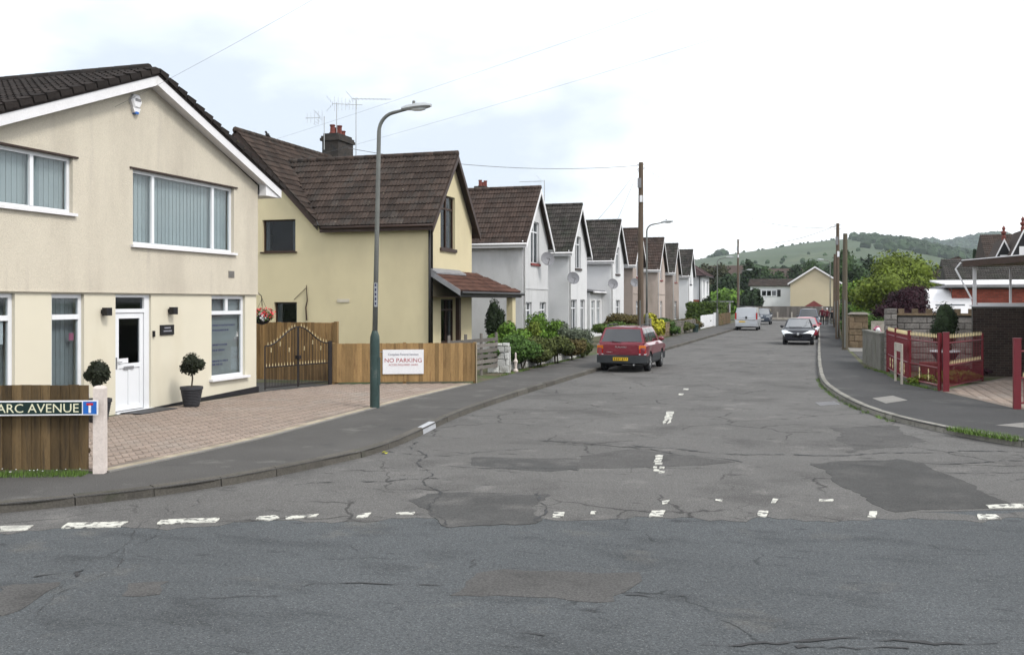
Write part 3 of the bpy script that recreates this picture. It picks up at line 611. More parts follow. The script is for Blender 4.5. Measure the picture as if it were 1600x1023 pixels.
for s0, s1, z0, z1, mt in ((13.28, 13.5, 1.55, 1.95, 'sign_white'), (15.08, 15.2, 1.56, 1.7, 'flower_pink')):
    p = MB(); Fl.box(p, s0, s1, z0, z1, -.112, -.108); p.build('window_sticker', mt, h1)
# door
a, b, c, d = lo_holes[2]; mb = MB()
for q in ((a, a + .06, c, d), (b - .16, b, c, d), (a + .06, b - .16, d - .06, d), (a + .06, b - .16, 2.08, 2.16)): Fl.box(mb, *q, -.15, -.05)
df = mb.build('door_frame', 'upvc', h1)
p = MB(); Fl.box(p, a + .06, b - .16, 2.16, d - .06, -.11, -.1); p.build('transom_pane', 'pane_dark', df)
dl = MB(); x0, x1 = a + .07, b - .17
for q in ((x0, x0 + .11, c + .02, 2.07), (x1 - .11, x1, c + .02, 2.07), (x0 + .11, x1 - .11, 1.96, 2.07), (x0 + .11, x1 - .11, .93, 1.02), (x0 + .11, x1 - .11, c + .02, .16), ((x0 + x1) / 2 - .03, (x0 + x1) / 2 + .03, .16, .93)): Fl.box(dl, *q, -.12, -.07)
Fl.box(dl, x0 + .11, (x0 + x1) / 2 - .03, .16, .93, -.115, -.09); Fl.box(dl, (x0 + x1) / 2 + .03, x1 - .11, .16, .93, -.115, -.09)
dr = dl.build('door', 'upvc', h1)
p = MB(); Fl.box(p, x0 + .11, x1 - .11, 1.02, 1.96, -.1, -.094); p.build('door_pane', 'pane_dark', dr)
p = MB(); Fl.box(p, x0 - .1, x1 + .1, 0, 2.4, -1.0, -.95); p.build('dark_door_backing', 'room_dark', dr)  # dark panel behind the door glass, coloured as an unlit interior
p = MB(); Fl.box(p, x0 + .26, x1 - .3, .9, .96, -.07, -.06); p.build('letter_plate', 'lead', dr)
p = MB(); Fl.box(p, x0 + .02, x0 + .05, .92, 1.16, -.07, -.055); p.tube([Fl.P(x0 + .035, 1.06, -.03), Fl.P(x0 + .16, 1.06, -.03)], .01, 6); p.build('door_handle', 'lead', dr)
p = MB(); Fl.box(p, x0 + .14, x0 + .42, 1.03, 1.13, -.093, -.091); p.build('door_notice', 'sign_white', dr)
p = MB(); Fl.box(p, a - .02, b + .02, 0, .032, -.15, .06); p.build('doorstep', 'upvc', dr)
p = MB(); Fl.box(p, a + .05, b + .1, .02, .034, .08, .6); dmat = p.build('doormat', 'pot_dark'); tag(dmat, 'thin dark doormat on the paving before the white door', 'doormat')
# alarm box, vent, lamps, plaque, bell
am = MB(); am.lathe(F1.P(16.76, 6.5, .0), [(.17, 0), (.17, .06), (.13, .09)], 6, axis='X'); P = F1.P
am.prism([P(16.64, 6.36, .001), P(16.88, 6.36, .001), P(16.82, 6.26, .001), P(16.70, 6.26, .001)], (.07, 0, 0)); ao = tag(am.build('alarm_box', 'white_paint'), 'white burglar alarm box high under the gable of the corner house', 'alarm box')
p = MB(); F1.box(p, 16.69, 16.86, 6.5, 6.56, .091, .093); p.build('alarm_label', 'lead', ao)
p = MB(); F1.box(p, 16.71, 16.81, 6.24, 6.285, .0, .08); p.build('strobe_lens', 'sign_blue', ao)
p = MB(); F1.box(p, 20.13, 20.36, 2.9, 3.06, 0, .015)
for i in range(5): F1.box(p, 20.15, 20.34, 2.915 + i * .029, 2.93 + i * .029, .015, .022)
p.build('vent', 'slab', h1)
for s, lb in ((15.87, 'black box wall lamp left of the white door'), (17.95, 'black box wall lamp right of the white door')):
    o = thing('wall_lamp', lb, 'wall lamp', Fl.P(s, 2.06, 0), 'wall lamps beside the door')
    p = MB(); Fl.box(p, s - .05, s + .05, 2.07, 2.15, 0, .05); p.build('bracket', 'black_trim', o); p = MB(); Fl.box(p, s - .075, s + .075, 2.03, 2.19, .05, .17); p.build('lamp_body', 'black_trim', o)
pq = thing('name_plaque', 'black plaque with pale lines of lettering on cream wall beside the door', 'plaque', Fl.P(17.86, 1.6, 0))
p = MB(); Fl.box(p, 17.62, 18.08, 1.58, 1.8, .003, .03); p.build('plate', 'black_trim', pq)
for z, w_ in ((1.72, .2), (1.65, .26)):
    p = MB(); rnd = random.Random(3 + int(z * 100)); s = 17.85 - w_ / 2
    while s < 17.85 + w_ / 2: k = rnd.uniform(.015, .03); Fl.box(p, s, s + k, z, z + .03, .0305, .032); s += k + .012
    p.build('lettering', 'ink_grey', pq, kind='stuff')
p = MB(); Fl.box(p, 17.38, 17.43, 1.55, 1.68, .002, .04); tag(p.build('doorbell', 'black_trim'), 'small dark doorbell beside the white door frame', 'doorbell')
# roof
ZA, SL, YA = 7.26, .385, 17.2
ru = Vector((0, -4.95, -4.95 * SL)); 
def slab1(sg):
    y1 = YA + sg * 4.95; z1 = ZA - 4.95 * SL; mb = MB(); xa, xb = -24, H1X + .27
    mb.hexa([(xa, YA, ZA - .13), (xb, YA, ZA - .13), (xb, y1, z1 - .13), (xa, y1, z1 - .13), (xa, YA, ZA), (xb, YA, ZA), (xb, y1, z1), (xa, y1, z1)])
    r = mb.build('roof', 'tile_dark', h1)
    ey = Vector((0, -sg, SL)).normalized(); tiles(r, (xa, y1, z1), (1, 0, 0), ey, xb - xa, 5.3, .33, .34, 'tile_dark', seed=3 + sg)
    p = MB(); v = Vector((0, sg, -SL)).normalized(); n_ = Vector((0, sg * SL, 1)).normalized()
    # bargeboard
    A = Vector((H1X + .22, YA, ZA - .06)); B = A + Vector((0, sg * 4.93, -4.93 * SL)); dz = Vector((0, 0, -.275))
    p.hexa([A + dz, B + dz, B + dz + Vector((.035, 0, 0)), A + dz + Vector((.035, 0, 0)), A, B, B + Vector((.035, 0, 0)), A + Vector((.035, 0, 0))]); p.build('bargeboard', 'white_paint', h1)
    q = MB(); q.hexa([A + dz + Vector((-.22, 0, .02)), B + dz + Vector((-.22, 0, .02)), B + dz + Vector((-.002, 0, .02)), A + dz + Vector((-.002, 0, .02)), A + dz + Vector((-.22, 0, .04)), B + dz + Vector((-.22, 0, .04)), B + dz + Vector((-.002, 0, .04)), A + dz + Vector((-.002, 0, .04))]); q.build('soffit', 'white_paint', h1)
    q = MB(); yb = YA + sg * 4.93; ya = YA + sg * 4.25
    q.prism([(H1X + .02, ya, z1 - .33), (H1X + .02, yb, z1 - .33), (H1X + .02, yb, z1 - .06), (H1X + .02, ya, z1 + .12)], (.20, 0, 0)); q.box(-24, H1X + .02, min(ya, yb), max(ya, yb), z1 - .33, z1 - .3); q.box(-24, H1X + .02, min(yb - sg * .03, yb), max(yb - sg * .03, yb), z1 - .3, z1 - .1); q.build('boxed_eave', 'white_paint', h1)
    # verge tile ends
    k = 0; q = MB()
    while k < 5.2:
        a = Vector((H1X + .262, YA, ZA)) + v * k; b = a + v * .3
        q.hexa([a - n_ * .07, b - n_ * .07, b - n_ * .07 + Vector((.05, 0, 0)), a - n_ * .07 + Vector((.05, 0, 0)), a + n_ * .02, b + n_ * .06, b + n_ * .06 + Vector((.05, 0, 0)), a + n_ * .02 + Vector((.05, 0, 0))]); k += .34
    q.build('verge', 'tile_dark', h1)
slab1(1); slab1(-1)
p = MB()
for i in range(24): p.tube([(-24 + i * .43, YA, ZA + .02), (-24 + i * .43 + .44, YA, ZA + .02)], [.13, .125], 10)
p.build('ridge', 'tile_dark', h1, True)
# potted topiary, hanging basket
def topiary(base, lb, seed):
    t = thing('potted_topiary', lb, 'potted plant', base, 'clipped trees in dark pots by the door'); b = Vector(base); rnd = random.Random(seed)
    mb = MB(); mb.lathe(b, [(.15, 0), (.165, .02), (.225, .36), (.245, .38), (.245, .44), (.215, .44), (.2, .40)], 20)
    for i in range(9): mb.lathe(b + Vector((0, 0, .05 + i * .034)), [(.172 + i * .0065, 0), (.182 + i * .0065, .012), (.174 + i * .0065, .02)], 20)
    mb.build('pot', 'pot_dark', t, 40)
    mb = MB(); mb.lathe(b + Vector((0, 0, .38)), [(.2, 0), (.18, .025), (.02, .03)], 14); mb.build('soil', 'soil', t)
    mb = MB(); mb.tube([b + Vector((0, 0, .4)), b + Vector((.02, .01, .62)), b + Vector((0, 0, .8))], .018, 7); mb.build('stem', 'bark', t)
    c = b + Vector((0, 0, .93)); el = [(c, (.2, .2, .25))] + crown_ells(c + Vector((rnd.uniform(-.03, .03), rnd.uniform(-.03, .03), 0)), (.25, .25, .30), 11, rnd, .42); mb = MB()
    for e in el: mb.blob(e[0], [x * .82 for x in e[1]], 9, 7, rnd=rnd)
    foliage(mb, el, 2600, .024, rnd); mb.build('foliage', 'leaf_topiary', t)
topiary((-13.12, 17.9, .014), 'clipped round tree in a dark ribbed pot right of the white door', 11)
topiary((-13.15, 15.08, .014), 'clipped round tree half hidden behind the white concrete fence post', 12)
hb = thing('hanging_basket', 'hanging basket of red and white flowers at the far corner of the cream house', 'hanging basket', (-13.85, 21.85, 1.7))
c = Vector((-13.85, 21.85, 1.95)); mb = MB(); mb.lathe(c - Vector((0, 0, .24)), [(.03, 0), (.14, .04), (.22, .13), (.25, .24), (.22, .24)], 14); mb.build('basket', 'black_trim', hb)
rnd = random.Random(4); mb = MB(); foliage(mb, [(c, (.3, .3, .17))], 260, .035, rnd, m=0); foliage(mb, [(c + Vector((.05, 0, .05)), (.31, .31, .16))], 190, .034, rnd, m=1); foliage(mb, [(c + Vector((.1, -.14, -.03)), (.16, .16, .1))], 60, .04, rnd, m=2); mb.build('flowers', ['leaf_mid', 'flower_red', 'flower_white'], hb)
mb = MB(); mb.tube([(-13.85, 21.42, 2.5), (-13.85, 21.6, 2.56), (-13.85, 21.82, 2.46), (-13.85, 21.85, 2.2)], .012, 6)
for i in range(3): mb.tube([(-13.85, 21.85, 2.4), (-13.85 + .22 * math.cos(i * 2.1), 21.85 + .22 * math.sin(i * 2.1), 1.95)], .005, 5)
mb.build('bracket', 'iron_black', hb)

# ================================================================== THE SEMI-DETACHED HOUSES UP THE STREET
FX, MX, RX, BX, HW = -13.7, -18.4, -21.8, -25.2, 2.28
ZE, ZR, ZM = 5.45, 8.05, 9.0
def gable_board(par, fx, yc, zr, ze, hw, mt, wd=.2, oh=.3, th=.04):
    s = (zr - ze) / hw
    for sg in (-1, 1):
        A = Vector((fx, yc, zr)); B = Vector((fx, yc + sg * (hw + oh), zr - s * (hw + oh))); w = Vector((0, 0, -wd * 1.25)); t = Vector((th, 0, 0)); mb = MB()
        mb.hexa([A + w, B + w, B + w + t, A + w + t, A, B, B + t, A + t]); mb.build('bargeboard', mt, par)
def semi(yc, hand, label, wallm, tilem, trim, gut='white_paint', name='house', nparts=0, wins=None, sillm='brick_sill', sidewins=(), wing_lo=True, seed=1, frame='upvc', ground=True, wallm_front=None, group='gabled semi-detached houses in the row', frontback='room_dark', drain=None):
    t = thing(name, label, 'house', ((FX + BX) / 2, yc, 0), group); rnd = random.Random(seed)
    party = yc + hand * 5.85; side = yc - hand * HW; ymin, ymax = min(party, side), max(party, side)
    sp = (ZR - ZE) / HW; sm = (ZM - 5.5) / (MX - RX)
    # outer side wall (flush with the wing)
    Fsd = Fr((0, side), (1, 0), (0, -hand)); outline = [(BX, 0), (FX - .281, 0), (FX - .281, ZE), (MX, ZE), (RX, ZM - .08), (BX, 5.5)]
    wall(Fsd, outline, [w[:4] for w in sidewins]).build('side_wall', wallm, t)
    for w in sidewins: window(t, Fsd, *w[:4], frame=w[4], dep=.12, sillmat=w[4], pane='pane_dark', cols=((1, (1,)),))
    Ff = Fr((FX, 0), (0, 1), (1, 0)); h = [(yc + a, yc + b, c, d) for a, b, c, d in (wins or [])]
    wf = wallm_front or wallm
    wall(Ff, [(yc - HW, 0), (yc + HW, 0), (yc + HW, ZE), (yc, ZR - .08), (yc - HW, ZE)], h).build('gable_wall', wf, t)
    # inner side of the wing, main front, rear
    inner = yc + hand * HW; Fi = Fr((0, inner), (1, 0), (0, hand)); wall(Fi, [(MX + .001, 0), (FX - .281, 0), (FX - .281, ZE), (MX + .001, ZE)]).build('wing_wall', wallm, t)
    Fm = Fr((MX, 0), (0, 1), (1, 0)); a, b = min(inner, party), max(inner, party)
    mh = [(a + 1.1, b - 1.1, 3.3, 4.6), (a + 1.1, b - 1.3, .8, 2.2)]; wall(Fm, [(a, 0), (b, 0), (b, 5.5), (a, 5.5)], mh).build('main_wall', wallm, t)
    for q in mh: window(t, Fm, *q, cols=((1, (.35, 1)), (1, (.35, 1))), frame=frame)
    Fr_ = Fr((BX, 0), (0, 1), (-1, 0)); wall(Fr_, [(ymin + .29, 0), (ymax, 0), (ymax, 5.5), (ymin + .29, 5.5)]).build('rear_wall', wallm, t)
    # main roof
    oh = .22; y0 = ymin - (oh if hand > 0 else 0); y1 = ymax + (oh if hand < 0 else 0); zt = ZM + .02
    for sx in (1, -1):
        ex_ = RX + sx * 3.75; ze = zt - 3.75 * sm; mb = MB()
        mb.hexa([(RX, y0, zt - .1), (RX, y1, zt - .1), (ex_, y1, ze - .1), (ex_, y0, ze - .1), (RX, y0, zt), (RX, y1, zt), (ex_, y1, ze), (ex_, y0, ze)])
        r = mb.build('roof', tilem, t)
        if sx > 0:
            main_r = r; ey = Vector((-1, 0, sm)).normalized(); ln = math.hypot(3.75, 3.75 * sm)
            keep = lambda p: not (abs(p.y - yc) < HW + .2 and p.z < ZR + .02 - sp * abs(p.y - yc))
            tiles(r, (ex_, y0, ze), (0, 1, 0), ey, y1 - y0, ln, .3, .345, tilem, keep, 0 if not nparts else max(0, nparts - 190), (FX, side, 7), seed=seed)
        else: pass
    p = MB(); yy = y0
    while yy < y1 - .05:
        e_ = min(yy + .44, y1); p.tube([(RX, yy, zt + .02), (RX, e_, zt + .02)], [.135, .128], 8); yy += .43
    p.build('ridge', tilem, t, True)
    # wing roof running back into the main slope
    fxo = FX + .28; xb_top = RX + (ZM - ZR) / sm; zt2 = ZR + .02
    for sg in (-1, 1):
        ho = HW + .28; ye = yc + sg * ho; ze = zt2 - sp * ho; xbe = RX + (ZM - ze) / sm; mb = MB()
        up_ = Vector((0, 0, -.09))
        a_ = [Vector((xb_top, yc, zt2)), Vector((fxo, yc, zt2)), Vector((fxo, ye, ze)), Vector((xbe, ye, ze))]
        mb.hexa([q + up_ for q in a_] + a_); r = mb.build('roof', tilem, t)
        ey = Vector((0, -sg, sp)).normalized(); ln = math.hypot(ho, ho * sp)
        keep = lambda p: p.z > ZM - sm * (p.x - RX) - .03 and p.x < fxo
        if sg < 0: tiles(r, (xbe - 3.0, ye, ze), (1, 0, 0), ey, fxo - xbe + 3.0, ln, .3, .345, tilem, keep, min(190, nparts), (FX, side, 7), seed=seed + 5)
        p = MB(); p.tube([(xbe + .1, ye + sg * .04, ze - .05), (fxo, ye + sg * .04, ze - .05)], .055, 8); p.build('gutter', gut, t, True)
        f_ = MB(); f_.box(xbe, fxo - .001, min(ye, ye - sg * .03), max(ye, ye - sg * .03), ze - .22, ze - .06); f_.build('fascia', trim, t)
    p = MB(); xx = xb_top
    while xx < fxo - .05: e_ = min(xx + .44, fxo); p.tube([(xx, yc, zt2 + .02), (e_, yc, zt2 + .02)], [.125, .12], 8); xx += .43
    p.build('ridge', tilem, t, True)
    gable_board(t, fxo - .02, yc, zt2 - .03, zt2 - .03 - sp * HW, HW, trim)
    v = MB(); ys = side - hand * (oh - .02); ya_, yb_ = min(ys, ys + hand * .04), max(ys, ys + hand * .04)
    for sx in (1, -1):
        A = Vector((RX, 0, zt - .03)); B = Vector((RX + sx * 3.6, 0, zt - .03 - 3.6 * sm)); dz = Vector((0, 0, -.26))
        v.hexa([A + dz + Vector((0, ya_, 0)), B + dz + Vector((0, ya_, 0)), B + dz + Vector((0, yb_, 0)), A + dz + Vector((0, yb_, 0)), A + Vector((0, ya_, 0)), B + Vector((0, ya_, 0)), B + Vector((0, yb_, 0)), A + Vector((0, yb_, 0))])
    v.build('verge_board', trim, t)
    # valley strip of lead
    for sg in (-1, 1):
        A = Vector((xb_top, yc, zt2 + .045)); B = Vector((RX + (ZM - (zt2 - sp * (HW + .28))) / sm, yc + sg * (HW + .28), zt2 - sp * (HW + .28) + .045)); w_ = Vector((.07, 0, .0)); q = Vector((0, sg * .07, 0))
        m_ = MB(); m_.hexa([A - w_, B - w_, B + q, A + q, A - w_ + Vector((0, 0, .03)), B - w_ + Vector((0, 0, .03)), B + q + Vector((0, 0, .03)), A + q + Vector((0, 0, .03))]); m_.build('valley', 'lead', t)
    for i, q in enumerate(h):
        up = q[2] > 3
        wo = window(t, Ff, *q, cols=((1, (.3, 1)), (1, (.3, 1))) if (q[1] - q[0] > .85) else ((1, (.3, 1)),), frame=frame, sillmat=sillm if up else None, silldrop=.12 if up else .05, dep=.1, back=frontback, pane='pane_dark')
    # downpipe at the near front corner
    dy = yc - HW + .12
    if drain:
        p = MB(); p.tube([(FX + .08, yc - HW - .3, ZE - .22), (FX + .1, yc - HW - .1, ZE - .38), (FX + .07, dy, ZE - .5), (FX + .07, dy, .02)], .042, 8); p.build('downpipe', drain, t, True)
    return t
def chimney(y, par, pots=4, ht=10.15, mt='chimney', cowl=False):
    c = MB(); c.box(RX - .42, RX + .42, y - .75, y + .75, 8.5, ht - .35); c.box(RX - .5, RX + .5, y - .83, y + .83, ht - .35, ht - .22); c.box(RX - .46, RX + .46, y - .79, y + .79, ht - .22, ht - .12); c.box(RX - .38, RX + .38, y - .71, y + .71, ht - .12, ht)
    o = c.build('chimney', mt, par)
    for i in range(pots):
        h_ = (.42, .34, .5, .3)[i % 4]; q = MB(); q.lathe((RX, y - .52 + i * 1.04 / max(1, pots - 1), ht), [(.15, 0), (.15, .05), (.115, .08), (.105, h_ - .08), (.13, h_ - .05), (.13, h_), (.09, h_)], 12); q.build('chimney_pot', 'terracotta', o, 40)
Y_ = [34.99, 46.7, 55.6, 67.3, 75.4, 87.1, 96.2, 107.9]
ha = semi(Y_[0], 1, 'pale yellow gabled house with brown roof and tiled porch beside the lamp post', 'render_yellow', 'tile_brown', 'brown_trim', 'brown_trim', 'yellow_house', 290,
          [(-1.15, .38, 4.36, 6.4), (-1.1, .38, .75, 2.42)], 'brown_trim', [(-20.72, -19.26, 4.25, 5.5, 'dark_wood'), (-20.2, -19.2, 1.45, 2.3, 'dark_wood')], frame='dark_wood', seed=21, drain='black_trim')
hb2 = semi(Y_[1], -1, 'grey white roughcast gabled house joined behind the yellow house', 'roughcast_grey', 'tile_redbrown', 'white_paint', name='roughcast_house', wins=[(-.9, .6, 4.25, 6.35), (-1.9, -.75, .7, 2.3), (.7, 1.9, .7, 2.3)], seed=22, drain='white_paint')
h3 = semi(Y_[2], 1, 'white house with mossy dark roof, third gable along from the yellow house', 'roughcast_white', 'tile_mossy', 'white_paint', name='white_house', wins=[(-.7, .7, 4.3, 6.2), (-1.7, -.3, .4, 2.45), (.55, 1.75, .4, 2.45)], sillm='brown_trim', seed=23, drain='white_paint')
h4 = semi(Y_[3], -1, 'white house with dark speckled roof and flat roofed front extension', 'roughcast_white', 'tile_mossy', 'white_paint', name='white_house', wins=[(-.7, .7, 4.3, 6.2), (-.6, .9, .4, 2.45)], sillm='brown_trim', seed=24, drain='white_paint')
h5 = semi(Y_[4], 1, 'brown pebbledashed house with red brown roof behind the telegraph pole', 'pebbledash_brown', 'tile_redbrown', 'white_paint', name='pebbledash_house', wins=[(-.7, .7, 4.3, 6.0), (-.9, .9, .6, 2.4)], seed=25)
h6 = semi(Y_[5], -1, 'pinkish pebbledashed house just past the telegraph pole', 'pebbledash_pink', 'tile_redbrown', 'white_paint', name='pebbledash_house', wins=[(-.6, .6, 4.3, 6.0), (-.6, .6, .6, 2.4)], seed=26, drain='white_paint')
h7 = semi(Y_[6], 1, 'narrow grey brown house near the end of the gabled row', 'pebbledash_brown', 'tile_mossy', 'white_paint', name='pebbledash_house', wins=[(-.7, .7, 4.3, 6.0), (-.9, .9, .6, 2.4)], seed=27, drain='white_paint')
h8 = semi(Y_[7], -1, 'bright white gabled house, last of the gabled row', 'white_wall', 'tile_mossy', 'white_paint', name='white_house', wins=[(-.7, .7, 4.3, 6.0), (-1.2, 1.2, .6, 2.4)], sillm='black_trim', seed=28, drain='white_paint')
chimney(Y_[0] + 5.9, ha, 4, 10.2); chimney(Y_[2] + 5.9, h3, 3, 10.1); chimney(Y_[4] + 5.9, h5, 3, 10.0); chimney(Y_[6] + 5.9, h7, 1, 9.9)
# string course on the white fronts
for h_, y in ((hb2, Y_[1]), (h6, Y_[5]), (h5, Y_[4])):
    p = MB(); p.box(FX + .001, FX + .03, y - HW + .2, y + HW, 2.95, 3.03); p.build('string_course', 'roughcast_grey' if h_ is hb2 else 'pebbledash_brown', h_)
# flat roofed infill on the fourth gable
ex_y0, ex_y1 = Y_[2] + HW + 3.6, Y_[3] - HW; Fe = Fr((-14.35, 0), (0, 1), (1, 0)); hs = [(ex_y0 + .35, ex_y0 + 1.45, .5, 2.4), (ex_y1 - 1.55, ex_y1 - .4, .5, 2.4)]
wall(Fe, [(ex_y0, 0), (ex_y1, 0), (ex_y1, 2.95), (ex_y0, 2.95)], hs).build('extension_wall', 'roughcast_white', h4)
for q in hs: window(h4, Fe, *q, cols=((1, (.35, 1)), (1, (.35, 1))), dep=.08)
p = MB(); p.box(MX, -14.635, ex_y0, ex_y0 + .28, 0, 2.95); p.build('extension_wall', 'roughcast_white', h4)
p = MB(); p.hexa([(MX, ex_y0 - .15, 3.4), (-14.1, ex_y0 - .15, 2.98), (-14.1, ex_y1, 2.98), (MX, ex_y1, 3.4), (MX, ex_y0 - .15, 3.52), (-14.1, ex_y0 - .15, 3.1), (-14.1, ex_y1, 3.1), (MX, ex_y1, 3.52)]); p.build('extension_roof', 'lead', h4)
p = MB(); p.tube([(-14.05, ex_y0 - .1, 2.95), (-14.05, ex_y1, 2.95)], .06, 8); p.build('gutter', 'white_paint', h4)
# porch of the yellow house: a lean-to roof with a long hipped far end
y0, y1, yt = Y_[0] - HW - .02, 40.2, 37.55; xw, xe, zw, ze = FX + .01, -12.5, 3.46, 2.7; pr = MB()
q = [Vector((xw, y0, zw)), Vector((xe, y0, ze)), Vector((xe, y1, ze)), Vector((xw, yt, zw))]; pr.hexa([p + Vector((0, 0, -.08)) for p in q] + q); pro = pr.build('porch_roof', 'tile_rust', ha)
q2 = MB(); q2.prism([Vector((xw, yt, zw)), Vector((xe, y1, ze)), Vector((xw - 1.6, y1, ze)), Vector((xw - 1.6, yt, zw))], (0, 0, -.08)); q2.build('porch_roof', 'tile_rust', ha)
ey = Vector((xw - xe, 0, zw - ze)); tiles(pro, (xe, y0 + .02, ze), (0, 1, 0), ey, y1 - y0 - .04, ey.length, .33, .3, 'tile_rust', lambda p: p.y < yt + (y1 - yt) * (xw - p.x) / (xw - xe) + .1, 120, (xe, y0, ze), pname='porch_tile', seed=31)
p = MB(); p.hexa([(xw, y0, zw + .05), (xw + .3, y0, zw - .11), (xw + .3, y1 - 4.4, zw - .11), (xw, y1 - 4.4, zw + .05), (xw, y0, zw + .11), (xw + .3, y0, zw - .05), (xw + .3, y1 - 4.4, zw - .05), (xw, y1 - 4.4, zw + .11)]); p.build('porch_flashing', 'lead', ha)
p = MB(); p.box(xe - .02, xe + .05, y0, y1, ze - .2, ze - .02); p.tube([(xe + .1, y0, ze - .06), (xe + .1, y1 + .15, ze - .06)], .06, 8); p.build('porch_gutter', 'black_trim', ha)
p = MB(); p.hexa([(xw, y0 - .04, zw - .16), (xe + .05, y0 - .04, ze - .16), (xe + .05, y0 - .005, ze - .16), (xw, y0 - .005, zw - .16), (xw, y0 - .04, zw + .05), (xe + .05, y0 - .04, ze + .05), (xe + .05, y0 - .005, ze + .05), (xw, y0 - .005, zw + .05)]); p.build('porch_bargeboard', 'lead', ha)
p = MB(); p.box(xw, xe, y0 + .03, y1 - .03, ze - .21, ze - .19); p.build('porch_ceiling', 'dark_wood', ha)
p = MB(); p.box(xe - .35, xe - .08, 39.3, 39.75, 0, ze - .21); p.build('porch_pillar', 'render_yellow', ha)
p = MB(); p.box(FX + .005, FX + .16, Y_[0] + .42, Y_[0] + .62, 0, ze - .22); p.build('porch_post', 'dark_wood', ha)
p = MB(); p.tube([(FX + .06, Y_[0] - HW - .08, 5.15), (FX + .06, Y_[0] - HW - .08, 0)], .05, 8); p.build('downpipe', 'black_trim', ha, True)
Fy = Fr((0, Y_[0] - HW), (1, 0), (0, -1)); p = MB(); Fy.box(p, -17.45, -16.95, 2.3, 2.42, 0, .03); p.build('vent', 'render_cream', ha)
p = MB(); p.tube([Fy.P(-18.75, 1.6, .04), Fy.P(-18.78, 2.1, .05), Fy.P(-18.72, 2.35, .05), Fy.P(-18.76, 2.95, .05)], [.03, .026, .024, .014], 7); p.tube([Fy.P(-18.76, 2.85, .05), Fy.P(-19.3, 2.4, .04)], .012, 6); p.build('waste_pipe', 'brown_trim', ha)
# hipped white and brick house at the end of the row
he = thing('hipped_house', 'white rendered house with red brick lower wall and hipped roof past the gabled row', 'house', (-17, 117.5, 0))
x0, x1, y0, y1 = -21, -13.1, 113.4, 121.0
Fa = Fr((0, y0), (1, 0), (0, -1)); wall(Fa, [(x0, 2.6), (x1 - .281, 2.6), (x1 - .281, 5.4), (x0, 5.4)]).build('upper_wall', 'white_wall', he); wall(Fa, [(x0, 0), (x1 - .281, 0), (x1 - .281, 2.6), (x0, 2.6)], th=.2).build('lower_wall', 'brick_red', he)
Fc = Fr((x1, 0), (0, 1), (1, 0)); hs = [(115, 116.4, 3.2, 4.9), (118.4, 120.3, 3.2, 4.9), (118, 120.3, .6, 2.3)]
wall(Fc, [(y0, 0), (y1, 0), (y1, 5.4), (y0, 5.4)], hs).build('front_wall', 'white_wall', he)
for q in hs: window(he, Fc, *q, cols=((1, (.3, 1)), (1, (.3, 1))))
p = MB(); p.box(x0, x0 + .2, y0 + .3, y1, 0, 5.4); p.box(x0 + .2, x1 - .3, y1 - .25, y1, 0, 5.4); p.build('rear_wall', 'white_wall', he)
xm = (x0 + x1) / 2; e = .45; A = [(x0 - e, y0 - e, 5.35), (x1 + e, y0 - e, 5.35), (x1 + e, y1 + e, 5.35), (x0 - e, y1 + e, 5.35), (xm, y0 + 3.6, 8.3), (xm, y1 - 3.6, 8.3)]
p = MB(); p.add(A, [(0, 1, 4), (1, 2, 5, 4), (2, 3, 5), (3, 0, 4, 5), (3, 2, 1, 0)]); ro = p.build('roof', 'tile_purple', he)
def hipkeep(p): return p.z < 5.4 + (p.y - (y0 - e)) * 2.95 / 4.05 + .2 and abs(p.x - xm) < (x1 + e - xm) * (1 - (p.z - 5.35) / 2.95)
ey = Vector((0, 4.05, 2.95)); tiles(ro, (x0 - e, y0 - e, 5.37), (1, 0, 0), ey, x1 - x0 + 2 * e, ey.length, .33, .34, 'tile_purple', hipkeep, seed=41)
ey = Vector((-(x1 + e - xm), 0, 2.95)); tiles(ro, (x1 + e, y0 - e, 5.37), (0, 1, 0), ey, y1 - y0 + 2 * e, ey.length, .33, .34, 'tile_purple', lambda p: (p.y - (y0 - e)) > (p.z - 5.35) * 4.05 / 2.95 and (y1 + e - p.y) > (p.z - 5.35) * 4.05 / 2.95, seed=42)
p = MB()
for a, b in ((1, 4), (0, 4), (2, 5), (4, 5)): p.tube([Vector(A[a]) + Vector((0, 0, .06)), Vector(A[b]) + Vector((0, 0, .06))], .11, 8)
p.build('hip_ridge', 'tile_purple', he)
p = MB(); p.tube([(x1 + e, y0 - e, 5.32), (x1 + e, y1 + e, 5.32)], .06, 8); p.tube([(x0, y0 - e, 5.32), (x1 + e, y0 - e, 5.32)], .06, 8); p.tube([(x1 - .25, y0 - .08, 5.3), (x1 - .25, y0 - .08, 0)], .05, 8); p.build('gutter', 'black_trim', he)

